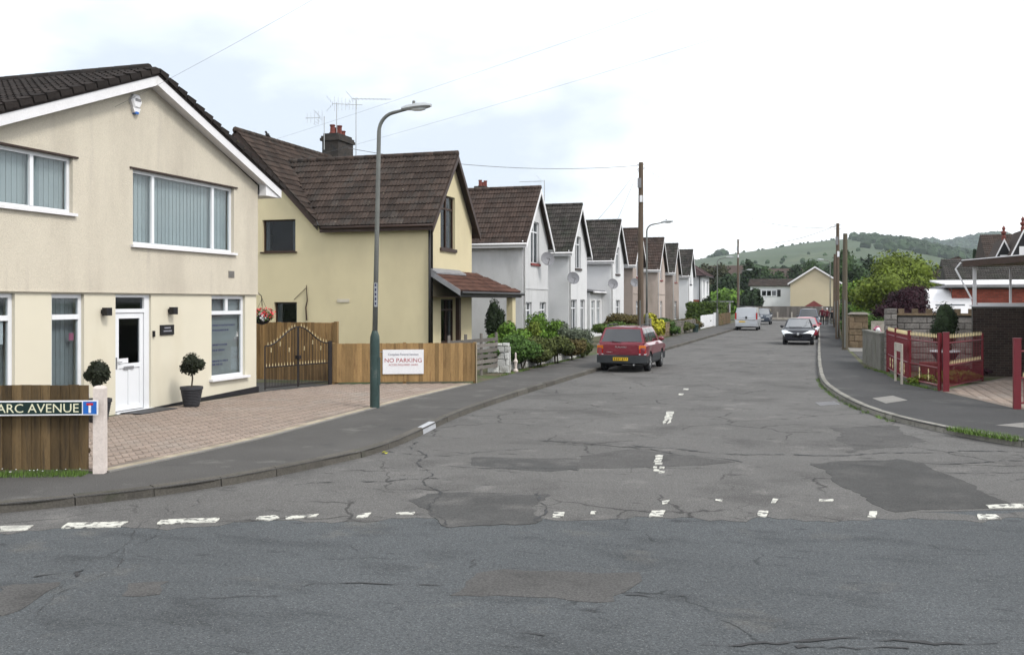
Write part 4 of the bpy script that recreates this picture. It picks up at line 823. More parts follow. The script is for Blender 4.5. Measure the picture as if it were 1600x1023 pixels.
# ================================================================== FENCES, GATES AND SIGNS ON THE LEFT
def planks(t, A, B, z0, z1, w, mt, th=.022, seed=1, skip=None, name='plank', lap=.012, off=0, zj=.006, tilt=0):
    A, B = Vector((A[0], A[1], 0)), Vector((B[0], B[1], 0)); d = (B - A).normalized(); n = Vector((d.y, -d.x, 0)); rnd = random.Random(seed)
    k = max(1, int(round((B - A).length / w))); w = (B - A).length / k
    for i in range(k):
        a = A + d * (i * w - lap); b = A + d * (i * w + w); zz = z1 + rnd.uniform(-zj, zj); o1 = n * (off + .002 * (i % 2)); o2 = n * (off + .016 + .002 * (i % 2))
        if skip and skip(i): continue
        mb = MB(); tl = Vector((0, 0, 1)); j = d * rnd.uniform(-.003, .003)
        mb.hexa([a + o1 - n * th, b + o2 - n * th, b + o2, a + o1] and [a + o1 - n * .012, b + o2 - n * th, b + o2, a + o1] and
                [(p + Vector((0, 0, z0))) for p in (a + o1 - n * .012, b + o2 - n * th, b + o2, a + o1)] + [(p + j + Vector((0, 0, zz))) for p in (a + o1 - n * .012, b + o2 - n * th, b + o2, a + o1)])
        mb.build(name, mt, t)
    return d, n
nf0, nf1 = (-9.36, 10.55), (-15.0, 8.28)
t = thing('board_fence', 'dark brown board fence panel behind the street name plate', 'fence', (-10.5, 10.1, 0))
planks(t, nf1, nf0, .06, 1.19, .125, 'fence_brown', seed=2)
dn = (Vector(nf0) - Vector(nf1)).normalized(); n3 = Vector((dn.y, -dn.x, 0))
mb = MB()
for z in (.3, .95): mb.tube([Vector((*nf1, z)) - n3 * .05, Vector((*nf0, z)) - n3 * .05], .035, 4)
mb.build('rail', 'fence_brown', t, kind='stuff')
t = thing('concrete_post', 'whitish concrete post at the end of the brown board fence', 'post', (-9.24, 10.63, 0)); b = Vector((-9.24, 10.63, 0)); mb = MB(); u_ = Vector((dn.x, dn.y, 0))
pts = lambda w, z: [b + u_ * sx * w + n3 * sy * w + Vector((0, 0, z)) for sx, sy in ((-1, -1), (1, -1), (1, 1), (-1, 1))]
mb.hexa(pts(.072, -.1) + pts(.07, 1.14)); mb.build('shaft', 'concrete_white', t); mb = MB(); mb.add(pts(.07, 1.14) + pts(.05, 1.175), [(4, 5, 6, 7), (0, 1, 5, 4), (1, 2, 6, 5), (2, 3, 7, 6), (3, 0, 4, 7)]); mb.build('cap', 'concrete_white', t)
# street name plate
sp_ = thing('street_sign', 'street name plate with pale capitals and blue no through road symbol', 'sign', (-9.9, 10.2, 0))
r_ = Vector((dn.x, dn.y, 0)); O = Vector((-9.27, 10.46, 0)) + r_ * .1; zt, zb = .995, .80; off = n3 * .02
def sp_box(a, b, z0, z1, n0, n1, name, mt, par=sp_):
    P = lambda s, z, n: O + r_ * s + n3 * n + Vector((0, 0, z)); mb = MB()
    mb.hexa([P(a, z0, n0), P(b, z0, n0), P(b, z0, n1), P(a, z0, n1), P(a, z1, n0), P(b, z1, n0), P(b, z1, n1), P(a, z1, n1)]); return mb.build(name, mt, par)
sp_box(-1.78, .02, zb, zt, 0, .025, 'plate', 'sign_white'); sp_box(-1.765, -.185, zb + .018, zt - .018, .025, .028, 'name_panel', 'sign_dark'); sp_box(-.17, .005, zb + .014, zt - .014, .025, .028, 'symbol_panel', 'sign_blue')
sp_box(-.098, -.067, zb + .03, zt - .06, .028, .031, 'symbol_stem', 'sign_white'); sp_box(-.125, -.04, zt - .065, zt - .035, .028, .032, 'symbol_bar', 'sign_red')
text('PARC AVENUE', .166, 'sign_cream', sp_, O + r_ * -.22 + n3 * .03 + Vector((0, 0, zb + .04)), r_, (0, 0, 1), 1.06, 'RIGHT')
for s_ in (-1.7,):
    q = O + r_ * s_ - n3 * .03; mb = MB(); mb.tube([q + Vector((0, 0, -.1)), q + Vector((0, 0, zt - .02))], .028, 8); mb.build('post', 'concrete_white', sp_)
# grass at the foot of the fence
rnd = random.Random(8); mb = MB()
for i in range(5200):
    s_ = rnd.random(); k = rnd.random() ** 1.3 * .26; p = Vector((*nf0, 0)).lerp(Vector((*nf1, 0)), s_ * .75) + n3 * (k + .0) ; hgt = rnd.uniform(.03, .1) * (1.1 - k * 2); d_ = Vector((rnd.uniform(-1, 1), rnd.uniform(-1, 1), 0)); w_ = Vector((-d_.y, d_.x, 0)).normalized() * .004
    mb.add([p - w_, p + w_, p + d_ * .03 + Vector((0, 0, hgt))], [(0, 1, 2)])
g = mb.build('grass', 'grass'); tag(g, 'strip of green grass along the foot of the brown fence', 'grass', kind='stuff')
mb = MB()
for i in range(70):
    s_ = rnd.random(); p = Vector((*nf0, 0)).lerp(Vector((*nf1, 0)), s_ * .7) + n3 * rnd.uniform(.02, .2) + Vector((0, 0, rnd.uniform(.05, .09))); mb.blob(p, (.009, .009, .005), 6, 3)
tag(mb.build('daisies', 'flower_white'), 'tiny white flowers in the grass below the brown fence', 'flowers', kind='stuff')
def weeds(line, n, lb, w=.1, h=.07, seed=1, z=0):
    rnd = random.Random(seed); mb = MB(); pts = [Vector((*p[:2], 0)) for p in line]
    for i in range(n):
        j = rnd.randrange(len(pts) - 1); c = pts[j].lerp(pts[j + 1], rnd.random())
        cl_ = math.sin(c.x * 5.3 + c.y * 3.1) + math.sin(c.y * 7.7) > -.4
        if not cl_: continue
        p = c + Vector((rnd.uniform(-w, w), rnd.uniform(-w, w), z)); d_ = Vector((rnd.uniform(-1, 1), rnd.uniform(-1, 1), 0)).normalized(); q = Vector((-d_.y, d_.x, 0)) * .006
        mb.add([p - q, p + q, p + d_ * h * .6 + Vector((0, 0, h * rnd.uniform(.3, 1)))], [(0, 1, 2)])
    tag(mb.build('weeds', 'grass'), lb, 'weeds', kind='stuff')
weeds([(-.06, 32), (.08, 28.6), (.4, 25.4), (.82, 22.8), (1.4, 20.7)], 1500, 'tufts of weed in the gutter on the bend of the right kerb', .09, .08, 1, ROADZ)
weeds([(2.3, 19.0), (3.35, 17.6), (4.75, 16.65), (6.5, 16.2)], 4200, 'grassy weeds spilling over the kerb at the right edge', .14, .12, 2, -.02)
weeds([(1.5, 36), (2.0, 33.3), (2.28, 29.3), (2.9, 27.2)], 1400, 'weeds along the foot of the right garden wall', .06, .1, 3, 0)
weeds([(-9.45, 28), (-9.5, 40)], 1400, 'weeds along the foot of the white stone wall', .07, .1, 4, 0)
# tall fence behind the gates, long fence with the notice
fa, fb = Vector((-13.0, 24.1, 0)), Vector((-9.37, 25.75, 0))
t = thing('board_fence', 'tall new orange brown board fence behind the iron gates', 'fence', (-14.6, 24.4, 0)); planks(t, (-17.2, 24.45), (-13.12, 24.45), .06, 1.72, .11, 'fence_wood', seed=5)
mb = MB(); mb.box(-13.12, -13.02, 24.38, 24.48, 0, 1.75); mb.build('post', 'fence_wood', t)
t = thing('board_fence', 'long orange brown board fence carrying the white parking notice', 'fence', (-11.2, 24.9, 0)); fd, fn = planks(t, fa[:2], fb[:2], .05, 1.14, .115, 'fence_wood', seed=6)
for k in (0, .5, 1):
    p = fa.lerp(fb, k) - fn * .06; mb = MB(); mb.tube([p, p + Vector((0, 0, 1.16))], .055, 4); mb.build('post', 'fence_wood', t)
mb = MB(); p = fb + fd * .03; mb.hexa([p - fn * .03, p + fd * .03 - fn * .03, p + fd * .03 + fn * .04, p + fn * .04] + [q + Vector((0, 0, 1.15)) for q in (p - fn * .03, p + fd * .03 - fn * .03, p + fd * .03 + fn * .04, p + fn * .04)]); mb.build('end_batten', 'paver_buff', t)
def hit(x, y, A, n):                                  # where the view through a photo pixel meets a vertical plane
    q = AT(x, y, 1) - Vector((0, 0, CH)); o = Vector((0, 0, CH)); k = (A - o).dot(n) / q.dot(n); return o + q * k
A_ = fa + fn * .03; s0 = (hit(598, 565, A_, fn) - fa).dot(fd); s1 = (hit(662, 565, A_, fn) - fa).dot(fd); z0, z1 = hit(630, 584, A_, fn).z, hit(630, 546, A_, fn).z
ns = thing('notice_board', 'white notice with red no parking lettering fixed to the long fence', 'sign', fa + fd * s0 + Vector((0, 0, z0)))
def nb(a, b, c, d, n0, n1, name, mt, kind=None):
    P = lambda s, z, n: fa + fd * s + fn * n + Vector((0, 0, z)); mb = MB(); return mb.hexa([P(a, c, n0), P(b, c, n0), P(b, c, n1), P(a, c, n1), P(a, d, n0), P(b, d, n0), P(b, d, n1), P(a, d, n1)]).build(name, mt, ns, kind=kind)
nb(s0, s1, z0, z1, .03, .045, 'board', 'sign_white'); sm_ = (s0 + s1) / 2
def line_of(body, z, size, mt, sx): text(body, size, mt, ns, fa + fd * sm_ + fn * .047 + Vector((0, 0, z)), fd, (0, 0, 1), sx, 'CENTER')
hgt = z1 - z0
line_of('Complete Funeral Services', z0 + hgt * .76, .092, 'ink_navy', .86); line_of('NO PARKING', z0 + hgt * .48, .165, 'ink_red', 1.06); line_of('ACCESS REQUIRED 24HRS', z0 + hgt * .34, .075, 'ink_red', .95);
mb = MB(); P = lambda s, z, n: fa + fd * s + fn * n + Vector((0, 0, z)); mb.tube([P(s0 - .3, z1 - .06, .035), P(s0 + .02, z1 - .06, .035)], .008, 5); mb.build('fixing_strap', 'galv', ns)
# double iron gates between the corner house and the fence
ga, gb = Vector((-13.6, 21.56, 0)), Vector((-13.02, 23.92, 0)); gd = (gb - ga).normalized(); gn = Vector((gd.y, -gd.x, 0)); GL = (gb - ga).length
def top(s): x = abs(s - GL / 2) / (GL / 2); return 1.17 + .47 * (.5 + .5 * math.cos(math.pi * min(1, x * 1.08)))
for k, lb in ((0, 'near leaf of the swan necked iron gate beside the corner house'), (1, 'far leaf of the swan necked iron gate beside the tall fence')):
    a, b = (.02, GL / 2 - .015) if k == 0 else (GL / 2 + .015, GL - .02)
    t = thing('iron_gate', lb, 'gate', ga + gd * (a + b) / 2, 'pair of iron driveway gates'); P = lambda s, z: ga + gd * s + Vector((0, 0, z))
    mb = MB(); mb.tube([P(a + (b - a) * i / 14, top(a + (b - a) * i / 14)) for i in range(15)], .017, 6); mb.build('top_rail', 'iron_black', t)
    for z in (.1, .62): mb = MB(); mb.tube([P(a, z), P(b, z)], .016, 4); mb.build('rail', 'iron_black', t)
    for s in (a, b): mb = MB(); mb.tube([P(s, .04), P(s, top(s))], .022, 4); mb.build('stile', 'iron_black', t)
    n = 10; tipm = MB().lathe((0, 0, 0), [(.006, 0), (.012, .025), (.004, .08), (.001, .1)], 6).mesh('spear_tip', 'gold_paint')
    for i in range(1, n + 1):
        s = a + (b - a) * i / (n + 1); mb = MB(); mb.tube([P(s, .1), P(s, top(s))], .008, 5); mb.build('bar', 'iron_black', t); link('spear_tip', tipm, P(s, top(s) + .01), t)
        s2 = a + (b - a) * (i - .5) / (n + 1); mb = MB(); mb.tube([P(s2, .1), P(s2, .62)], .007, 5); mb.build('dog_bar', 'iron_black', t); link('spear_tip', tipm, P(s2, .625), t)
    for i, z in ((2, 1.0), (5, 1.15), (8, .98)):
        s = a + (b - a) * i / (n + 1); mb = MB()
        for j in (0, 1): mb.tube([P(s, z) + Vector((.012 * math.cos(q * .9 + j * 3.1), .012 * math.sin(q * .9 + j * 3.1), q * .02)) for q in range(7)], .006, 5)
        mb.build('twist', 'gold_paint', t)
mb = MB(); q = ga + gd * GL / 2; mb.box(q.x - .05, q.x + .06, q.y - .06, q.y + .06, .78, .88); tag(mb.build('gate_lock', 'iron_black'), 'black lock box where the two iron gates meet', 'lock')
for q, lb in ((gb + gd * .03, 'black gate post between the iron gates and the fence'),):
    mb = MB(); mb.tube([q + Vector((0, 0, -.1)), q + Vector((0, 0, 1.22))], .07, 4); tag(mb.build('gate_post', 'iron_black'), lb, 'post')
# grey slatted side fence by the yellow house
t = thing('slatted_fence', 'weathered grey horizontal slat fence before the yellow porch', 'fence', (-10.3, 28, 0))
for i in range(6): mb = MB(); z = .2 + i * .17; mb.hexa([(-10.35, 26.3, z), (-10.0, 29.6, z), (-9.97, 29.6, z), (-10.32, 26.3, z), (-10.35, 26.3, z + .11), (-10.0, 29.6, z + .11), (-9.97, 29.6, z + .11), (-10.32, 26.3, z + .11)]); mb.build('slat', 'fence_grey', t)
for k in (0, .33, .66, 1): p = Vector((-10.38, 26.3, 0)).lerp(Vector((-10.03, 29.6, 0)), k); mb = MB(); mb.tube([p, p + Vector((0, 0, 1.32))], .05, 4); mb.build('post', 'fence_grey', t)

# ================================================================== WHITE STONE WALL AND SHRUBS
def rubble(t, A, B, h, th, mt, seed, sz=.3, hv=None):
    rnd = random.Random(seed); A, B = Vector((*A, 0)), Vector((*B, 0)); d = (B - A).normalized(); n = Vector((d.y, -d.x, 0)); L_ = (B - A).length; z = 0
    mb = MB(); q = [A - n * .02, B - n * .02, B - n * (th - .03), A - n * (th - .03)]; mb.hexa(q + [p + Vector((0, 0, h * .86)) for p in q]); mb.build('wall_core', mt, t)
    while z < h - .03:
        hh = min(rnd.uniform(.6, .85) * sz, h - z); s = rnd.uniform(-.2, 0)
        while s < L_:
            w = rnd.uniform(.8, 1.6) * sz; a, b = max(0, s), min(L_, s + w - .012)
            if b - a > .05:
                j = rnd.uniform(0, .035); e = .02; zt_ = z + hh - .01 + rnd.uniform(-.012, .012); f0, f1 = -th * .5, .01 + j; mbx = MB(); P = lambda s_, z_, n_: A + d * s_ + n * n_ + Vector((0, 0, z_))
                mbx.add([P(a, z, f0), P(b, z, f0), P(b, zt_, f0), P(a, zt_, f0), P(a, z, f1 - e), P(b, z, f1 - e), P(b, zt_, f1 - e), P(a, zt_, f1 - e), P(a + e, z + e, f1), P(b - e, z + e * rnd.uniform(.6, 2), f1), P(b - e, zt_ - e, f1 + rnd.uniform(-.01, .01)), P(a + e, zt_ - e * rnd.uniform(.6, 2), f1)],
                        [(8, 9, 10, 11), (4, 5, 9, 8), (5, 6, 10, 9), (6, 7, 11, 10), (7, 4, 8, 11), (0, 1, 5, 4), (1, 2, 6, 5), (2, 3, 7, 6), (3, 0, 4, 7)])
                mbx.build('stone', mt, t)
            s += w
        z += hh
t = thing('stone_wall', 'low white painted rubble garden wall under the shrubs', 'wall', (-9.7, 34.5, 0)); rubble(t, (-9.95, 29.75), (-9.55, 40.2), .72, .3, 'stone_white', 4, .34)
t = thing('gate_pier', 'white stone pier at the near end of the rubble garden wall', 'pier', (-9.75, 29.7, 0)); rubble(t, (-10.3, 29.55), (-9.62, 29.65), .98, .4, 'stone_white', 5, .3)
mb = MB(); mb.lathe((-9.62, 30.4, 0), [(.09, 0), (.09, .05), (.04, .1), (.05, .25), (.08, .34), (.03, .42), (.025, .6), (.001, .64)], 10); tag(mb.build('garden_ornament', 'concrete_white'), 'small white ornament at the foot of the rubble wall', 'ornament')
S = 'garden shrubs behind the white stone wall'
def sh(px, py0, py1, wpx, X, lb, leaf, n=2600, size=.055, seed=1, name='shrub', k=9, group=S, z=0, sub=.5):
    c = PX(px, py0, X); d = -c.x * TS + c.y * TC; zb = PX(px, py1, X).z; shrub(name, lb, (c.x, c.y, 0), wpx / 2 * d / FPX * 1.3, c.z + .06, leaf, int(n * 1.7), size, seed=seed, group=group, k=k + 5, z0=max(.02, zb - .15), sub=sub * .92, core=.62)
sh(793, 503, 565, 60, -10.9, 'bright green rounded bush nearest the yellow porch', 'leaf_bright', 3600, .06, 1)
sh(822, 488, 545, 34, -11.2, 'yellow tipped conifer rising between the green bushes', 'leaf_yellowgreen', 2200, .055, 2, k=6)
sh(851, 484, 560, 52, -11.3, 'tall mid green bush behind the trailing shrubs', 'leaf_bright', 3400, .06, 3)
sh(880, 500, 560, 50, -10.6, 'grey green bush above the rubble wall', 'leaf_grey', 3400, .055, 4)
sh(905, 512, 565, 34, -10.0, 'grey mauve flowering bush behind the red estate car', 'leaf_grey', 2000, .05, 5, k=7)
sh(815, 520, 582, 62, -9.7, 'dark green trailing shrub over the near end of the wall', 'leaf_mid', 3800, .05, 6)
sh(843, 520, 584, 50, -9.5, 'brownish green trailing shrub hanging over the wall', 'leaf_olive', 3400, .05, 7)
sh(869, 522, 580, 44, -9.4, 'olive shrub spilling over the middle of the wall', 'leaf_olive', 3000, .05, 8)
sh(892, 524, 572, 38, -9.4, 'russet shrub spilling over the far part of the wall', 'leaf_russet', 2600, .05, 9)
sh(911, 530, 562, 24, -9.35, 'clipped olive shrub beside the rear of the red estate car', 'leaf_olive', 2000, .045, 10)
sh(768, 545, 583, 26, -10.2, 'low dark shrub against the stone pier', 'leaf_mid', 1600, .05, 11)
sh(775, 470, 535, 24, -11.9, 'dark conical cypress beside the porch pillar', 'leaf_conifer', 2600, .045, 12, name='conifer', k=5, sub=.62)
S2 = 'hedges and shrubs along the left pavement'
sh(980, 488, 516, 58, -10.6, 'russet hedge behind the roof of the red estate car', 'leaf_russet', 3400, .07, 13, group=S2)
sh(958, 502, 520, 60, -10.2, 'low bright green hedge beside the red estate car', 'leaf_hedge', 2600, .06, 14, group=S2)
sh(1017, 491, 532, 34, -9.9, 'bright yellow leaved shrub beyond the telegraph pole', 'leaf_yellow', 1700, .11, 15, group=S2, name='yellow_shrub')
sh(1043, 498, 525, 40, -9.9, 'dark green hedge just past the yellow shrub', 'leaf_mid', 2400, .08, 16, group=S2)
sh(1062, 497, 524, 34, -10.0, 'olive hedge between the yellow shrub and the grey wall', 'leaf_olive', 2400, .08, 17, group=S2)
sh(1080, 495, 516, 30, -10.2, 'flowering hedge behind the grey stone wall', 'leaf_russet', 2200, .08, 18, group=S2)
sh(1099, 495, 520, 22, -10.2, 'green hedge at the far end of the grey stone wall', 'leaf_mid', 2000, .08, 19, group=S2)
sh(1103, 462, 500, 12, -12, 'slim dark conifer in front of the hipped house', 'leaf_conifer', 1600, .1, 20, name='conifer', group=S2, k=5, sub=.62)
t = thing('stone_wall', 'grey stone garden wall below the far hedges', 'wall', (-9.6, 72, 0)); rubble(t, (-9.7, 67), (-9.55, 78), .95, .3, 'stone_grey', 6, .42)
t = thing('garden_wall', 'brown garden wall behind the far bin', 'wall', (-9.6, 58, 0)); rubble(t, (-9.75, 56.5), (-9.7, 66.4), 1.0, .25, 'sandstone', 7, .45)
mb = MB(); mb.tube([(-9.55, 56.2, 0), (-9.55, 56.2, 1.35)], .13, 6); tag(mb.build('gate_post', 'fence_grey'), 'grey post between the yellow shrub and the brown garden wall', 'post')
t = thing('white_gate', 'white boarded gate and wall at the far left drive', 'gate', (-9.4, 88, 0))
for i in range(12): mb = MB(); y = 82 + i * .95; mb.box(-9.6, -9.54, y, y + .9, .05, 1.15 + .03 * (i % 2)); mb.build('board', 'white_wall', t)
mb = MB(); mb.box(-9.7, -9.45, 93.4, 93.7, 0, 1.3); mb.build('post', 'white_wall', t)
mb = MB(); mb.lathe((-9.1, 74.5, 0), [(.2, 0), (.24, .5), (.26, .52), (.26, .58), (.05, .62)], 12); tag(mb.build('bin', 'lamp_green', smooth=40), 'small dark green bin on the left pavement', 'bin')
def hedge(name, lb, x0, x1, y0, y1, h, leaf, n, size, seed):
    rnd = random.Random(seed); t = thing(name, lb, 'hedge', ((x0 + x1) / 2, (y0 + y1) / 2, 0)); mb = MB(); mb.box(x0 + .1, x1 - .1, y0 + .1, y1 - .1, 0, h - .1)
    for i in range(n):
        f = rnd.random(); u, v = rnd.random(), rnd.random()
        if f < .35: p, nn = Vector((x0 + (x1 - x0) * u, y0, h * v)), Vector((0, -1, .3))
        elif f < .75: p, nn = Vector((x1, y0 + (y1 - y0) * u, h * v)), Vector((1, 0, .3))
        else: p, nn = Vector((x0 + (x1 - x0) * u, y0 + (y1 - y0) * v, h)), Vector((0, 0, 1))
        leafcard(mb, p + Vector((rnd.gauss(0, .06), rnd.gauss(0, .06), rnd.gauss(0, .06))), (nn + Vector((rnd.gauss(0, .5), rnd.gauss(0, .5), rnd.gauss(0, .5)))).normalized(), size * rnd.uniform(.6, 1.3), rnd)
    mb.build('foliage', leaf, t); return t
hedge('clipped_hedge', 'square clipped green hedge left of the silver van', -12.5, -9.4, 95, 104, 2.2, 'leaf_hedge', 3500, .13, 3)
t = thing('board_fence', 'brown board fence below the clipped hedge', 'fence', (-9.2, 100, 0)); planks(t, (-9.3, 94.2), (-9.2, 106), .05, 1.2, .3, 'fence_brown', seed=9)

# ================================================================== LAMP POSTS, POLES, CABLES, AERIALS, DISHES
def lamp(base, h, lb, dirx=1, arm=1.0, detail=True, tilt=(0, 0), low='lamp_green'):
    b = Vector(base); t = thing('street_lamp', lb, 'street lamp', b, 'street lamps'); tx = Vector((tilt[0], tilt[1], 0))
    mb = MB(); mb.lathe(b, [(.105, -.1), (.105, 1.45), (.1, 1.55), (.06, 1.68)], 14); mb.build('base_column', low, t, 40)
    if detail: mb = MB(); mb.hexa([b + Vector(q) for q in ((.07, -.05, .5), (.11, -.05, .5), (.11, .05, .5), (.07, .05, .5), (.07, -.05, 1.1), (.11, -.05, 1.1), (.11, .05, 1.1), (.07, .05, 1.1))]); mb.build('access_door', low, t)
    zt = h - .25; pts = [b + Vector((0, 0, 1.6)), b + tx * .5 + Vector((0, 0, zt * .6)), b + tx + Vector((0, 0, zt - .35))]
    r_b = .4
    for k in range(1, 8): a = R(80) * k / 7; pts.append(b + tx + Vector((dirx * r_b * (1 - math.cos(a)), 0, zt - .35 + r_b * math.sin(a))))
    e = pts[-1] + Vector((dirx * (arm - .33), 0, (arm - .33) * .17)); pts += [pts[-1].lerp(e, .5), e]
    mb = MB(); mb.tube(pts, [.058, .05, .045] + [.04] * 7 + [.033, .03], 10); mb.build('shaft', 'lamp_grey', t, True)
    hd = MB(); sec = [(0, .05, .05), (.12, .1, .08), (.35, .145, .10), (.55, .13, .085), (.68, .06, .04)]; vs = []
    for s, w, hh in sec: vs += [e + Vector((dirx * (s - .18), w * math.cos(q * math.pi / 4), hh * math.sin(q * math.pi / 4) * (1 if math.sin(q * math.pi / 4) > 0 else .55) + s * .05)) for q in range(8)]
    hd.add(vs, [(i * 8 + k, i * 8 + (k + 1) % 8, (i + 1) * 8 + (k + 1) % 8, (i + 1) * 8 + k) for i in range(4) for k in range(8)] + [tuple(range(8)), tuple(range(32, 40))]); ho = hd.build('lantern', 'lamp_head', t, 50)
    mb = MB(); mb.lathe(e + Vector((dirx * .1, 0, .085)), [(.035, 0), (.035, .07), (.02, .08)], 8); mb.build('photocell', 'lamp_grey', ho)
    mb = MB(); mb.blob(e + Vector((dirx * .2, 0, -.015)), (.2, .1, .05), 10, 6, jit=0); mb.build('lens', 'lens_clear', ho, True)
    return t
L1 = lamp((-9.23, 19.0, 0), 6.60, 'grey street lamp with dark green base beside the block paved drive', arm=.72, tilt=(.1, 0))
mb = MB(); mb.box(-9.215, -9.145, 18.94, 18.951, 2.2, 2.72); no = mb.build('number_strip', 'lamp_head', L1); mb = MB()
for i in range(5): mb.box(-9.2, -9.165, 18.9385, 18.9395, 2.24 + i * .1, 2.3 + i * .1)
mb.build('number_marks', 'ink_navy', no, kind='stuff')
lamp((-9.35, 54.2, 0), 6.9, 'street lamp right behind the telegraph pole on the left pavement', detail=False, low='lamp_grey')
lamp((-9.2, 92, 0), 6.6, 'street lamp before the white gate on the left pavement', detail=False, low='lamp_grey')
lamp((-9.1, 117, 0), 6.2, 'far street lamp beside the silver van', detail=False, low='lamp_grey')
lamp((1.05, 108, 0), 6.95, 'street lamp on the right pavement before the far gable house', dirx=-1, arm=.8, detail=False, low='lamp_grey')
def pole(px, ptop, X, lb, r=.13, mt='pole_wood', box=True, steps=False):
    c = PX(px, ptop, X); t = thing('telegraph_pole', lb, 'telegraph pole', (c.x, c.y, 0), 'wooden telegraph poles'); b = Vector((c.x, c.y, 0))
    mb = MB(); mb.tube([b + Vector((0, 0, -.3)), b + Vector((0, 0, c.z * .5)), b + Vector((.02, 0, c.z))], [r * 1.12, r * .98, r * .8], 12); mb.build('shaft', mt, t, 50)
    if box:
        mb = MB(); mb.box(b.x - .12, b.x + .05, b.y - r - .12, b.y - r * .8, c.z - 1.35, c.z - .85); mb.build('junction_box', 'lead', t)
        mb = MB(); mb.box(b.x - .02, b.x + .12, b.y - r - .03, b.y - r * .8, c.z - 2.1, c.z - 1.75); mb.build('notice_plate', 'sign_white', t)
        for z in (.1, .35):
            mb = MB(); mb.tube([b + Vector((-.22, 0, c.z - z)), b + Vector((.22, 0, c.z - z))], .02, 5); mb.build('step_iron', 'galv', t)
    mb = MB(); mb.box(b.x - .03, b.x + .03, b.y - r * 1.12 - .012, b.y - r, .1, 2.4); mb.build('cable_cover', 'lamp_grey', t)
    return Vector((c.x, c.y, c.z))
T1 = pole(1001, 254, -9.0, 'tall telegraph pole behind the red estate car', .15)
T2 = pole(1153, 374, -9.0, 'slim telegraph pole at the left of the silver van', .12)
T3 = pole(1308.5, 349, 1.05, 'tallest telegraph pole on the right pavement', .12)
T4 = pole(1320, 365, 1.15, 'nearest telegraph pole on the right pavement', .125, 'pole_pale', box=False)
T5 = pole(1304, 397, 1.3, 'brown pole behind the tallest pole on the right', .12, box=False)
def cable(a, b, sag, lb, r=.008):
    a, b = Vector(a), Vector(b); mb = MB(); mb.tube([a.lerp(b, k / 16) - Vector((0, 0, sag * 4 * (k / 16) * (1 - k / 16))) for k in range(17)], r, 4); tag(mb.build('overhead_cable', 'wire'), lb, 'cable', 'overhead cables')
top1 = T1 - Vector((0, 0, .15))
cable(top1, (-21.3, 41, 9.6), .5, 'cable from the tall pole to the yellow house chimney', .013); cable(top1, (-13.5, 57, 6.6), .15, 'cable from the tall pole down to the third gable', .009); cable(top1, (-13.5, 61.5, 5.6), .1, 'steeper cable from the tall pole to the white house front', .009)
cable(top1, T3 - Vector((0, 0, .2)), 1.1, 'long cable from the tall pole across the street', .014); cable(T2 - Vector((0, 0, .15)), (-13.4, 108, 6.8), .2, 'cable from the slim far pole to the last gable', .012); cable(T3 - Vector((0, 0, .1)), T2, .8, 'cable between the far poles across the street', .014)
ca_ = PX(180, 167, H1X + .05); ca2 = AT(330, 80, 17.2); cable(ca_, ca_ + (ca2 - ca_) * 3.6, .12, 'thin cable rising from the corner house gable', .0028)
cb_ = AT(340, 242, 43); cb2 = AT(720, 120, 26); cable(AT(430, 218, 41), AT(590, 160, 33) + (AT(590, 160, 33) - AT(430, 218, 41)) * 3.5, .2, 'upper thin cable passing over the yellow house chimney', .0032); cable(AT(470, 205, 41) + Vector((0, 0, -1.2)), AT(640, 155, 33) + (AT(640, 155, 33) - AT(470, 205, 41)) * 3, .2, 'lower thin cable passing behind the street lamp', .0032)
def aerial(base, h, boom, n, lb, ang=0, up=False, seed=1, el=.28):
    b = Vector(base); t = thing('television_aerial', lb, 'aerial', b, 'television aerials'); mb = MB(); mb.tube([b, b + Vector((0, 0, h))], .022, 6); mb.build('mast', 'galv', t)
    d = Vector((math.cos(ang), math.sin(ang), 0)); p = Vector((-d.y, d.x, 0)); o = b + Vector((0, 0, h - .06)); mb = MB(); mb.tube([o - d * .2, o + d * boom], .014, 5); mb.build('boom', 'galv', t)
    for i in range(n):
        c = o + d * (-.1 + boom * i / n); e = el * (1.2 - .5 * i / n); mb = MB(); v = Vector((0, 0, 1)) if up else p; mb.tube([c - v * e, c + v * e], .009, 4); mb.build('element', 'galv', t)
    mb = MB(); v = p if not up else Vector((0, 0, 1))
    for k in (-1, 1):
        for j in range(4): mb.tube([o - d * (.2 + .08 * j) + Vector((0, 0, k * .09 * (j + .5))) - p * .25, o - d * (.2 + .08 * j) + Vector((0, 0, k * .09 * (j + .5))) + p * .25], .008, 4)
    mb.build('reflector', 'galv', t, kind='stuff')
cy = Y_[0] + 5.9
aerial((RX + .5, cy + .9, 9.0), 3.15, 1.7, 9, 'long aerial on a tall mast right of the yellow house chimney', .35, seed=1)
aerial((RX + .1, cy - .3, 10.0), 1.7, 1.2, 7, 'middle aerial on the yellow house chimney', .5, seed=2, up=True); aerial((RX - .2, cy - .95, 9.4), 1.55, -.9, 5, 'small aerial left of the yellow house chimney', .2, up=True, seed=3)
aerial((RX + 6.3, Y_[2] - 1.0, 7.4), 2.1, -1.5, 8, 'aerial above the roughcast house roof', .1, seed=4)
mb = MB(); c = Vector((RX, Y_[0] - 0.2, ZM + .12)); mb.blob(c + Vector((0, 0, .1)), (.07, .13, .09), 8, 6, jit=.02); mb.blob(c + Vector((0, -.11, .2)), (.05, .055, .05), 8, 6, jit=0); mb.tube([c + Vector((0, .1, .08)), c + Vector((0, .28, .02))], [.05, .02], 6); tag(mb.build('bird', 'black_trim', smooth=True), 'small dark bird perched on the yellow house ridge', 'bird')
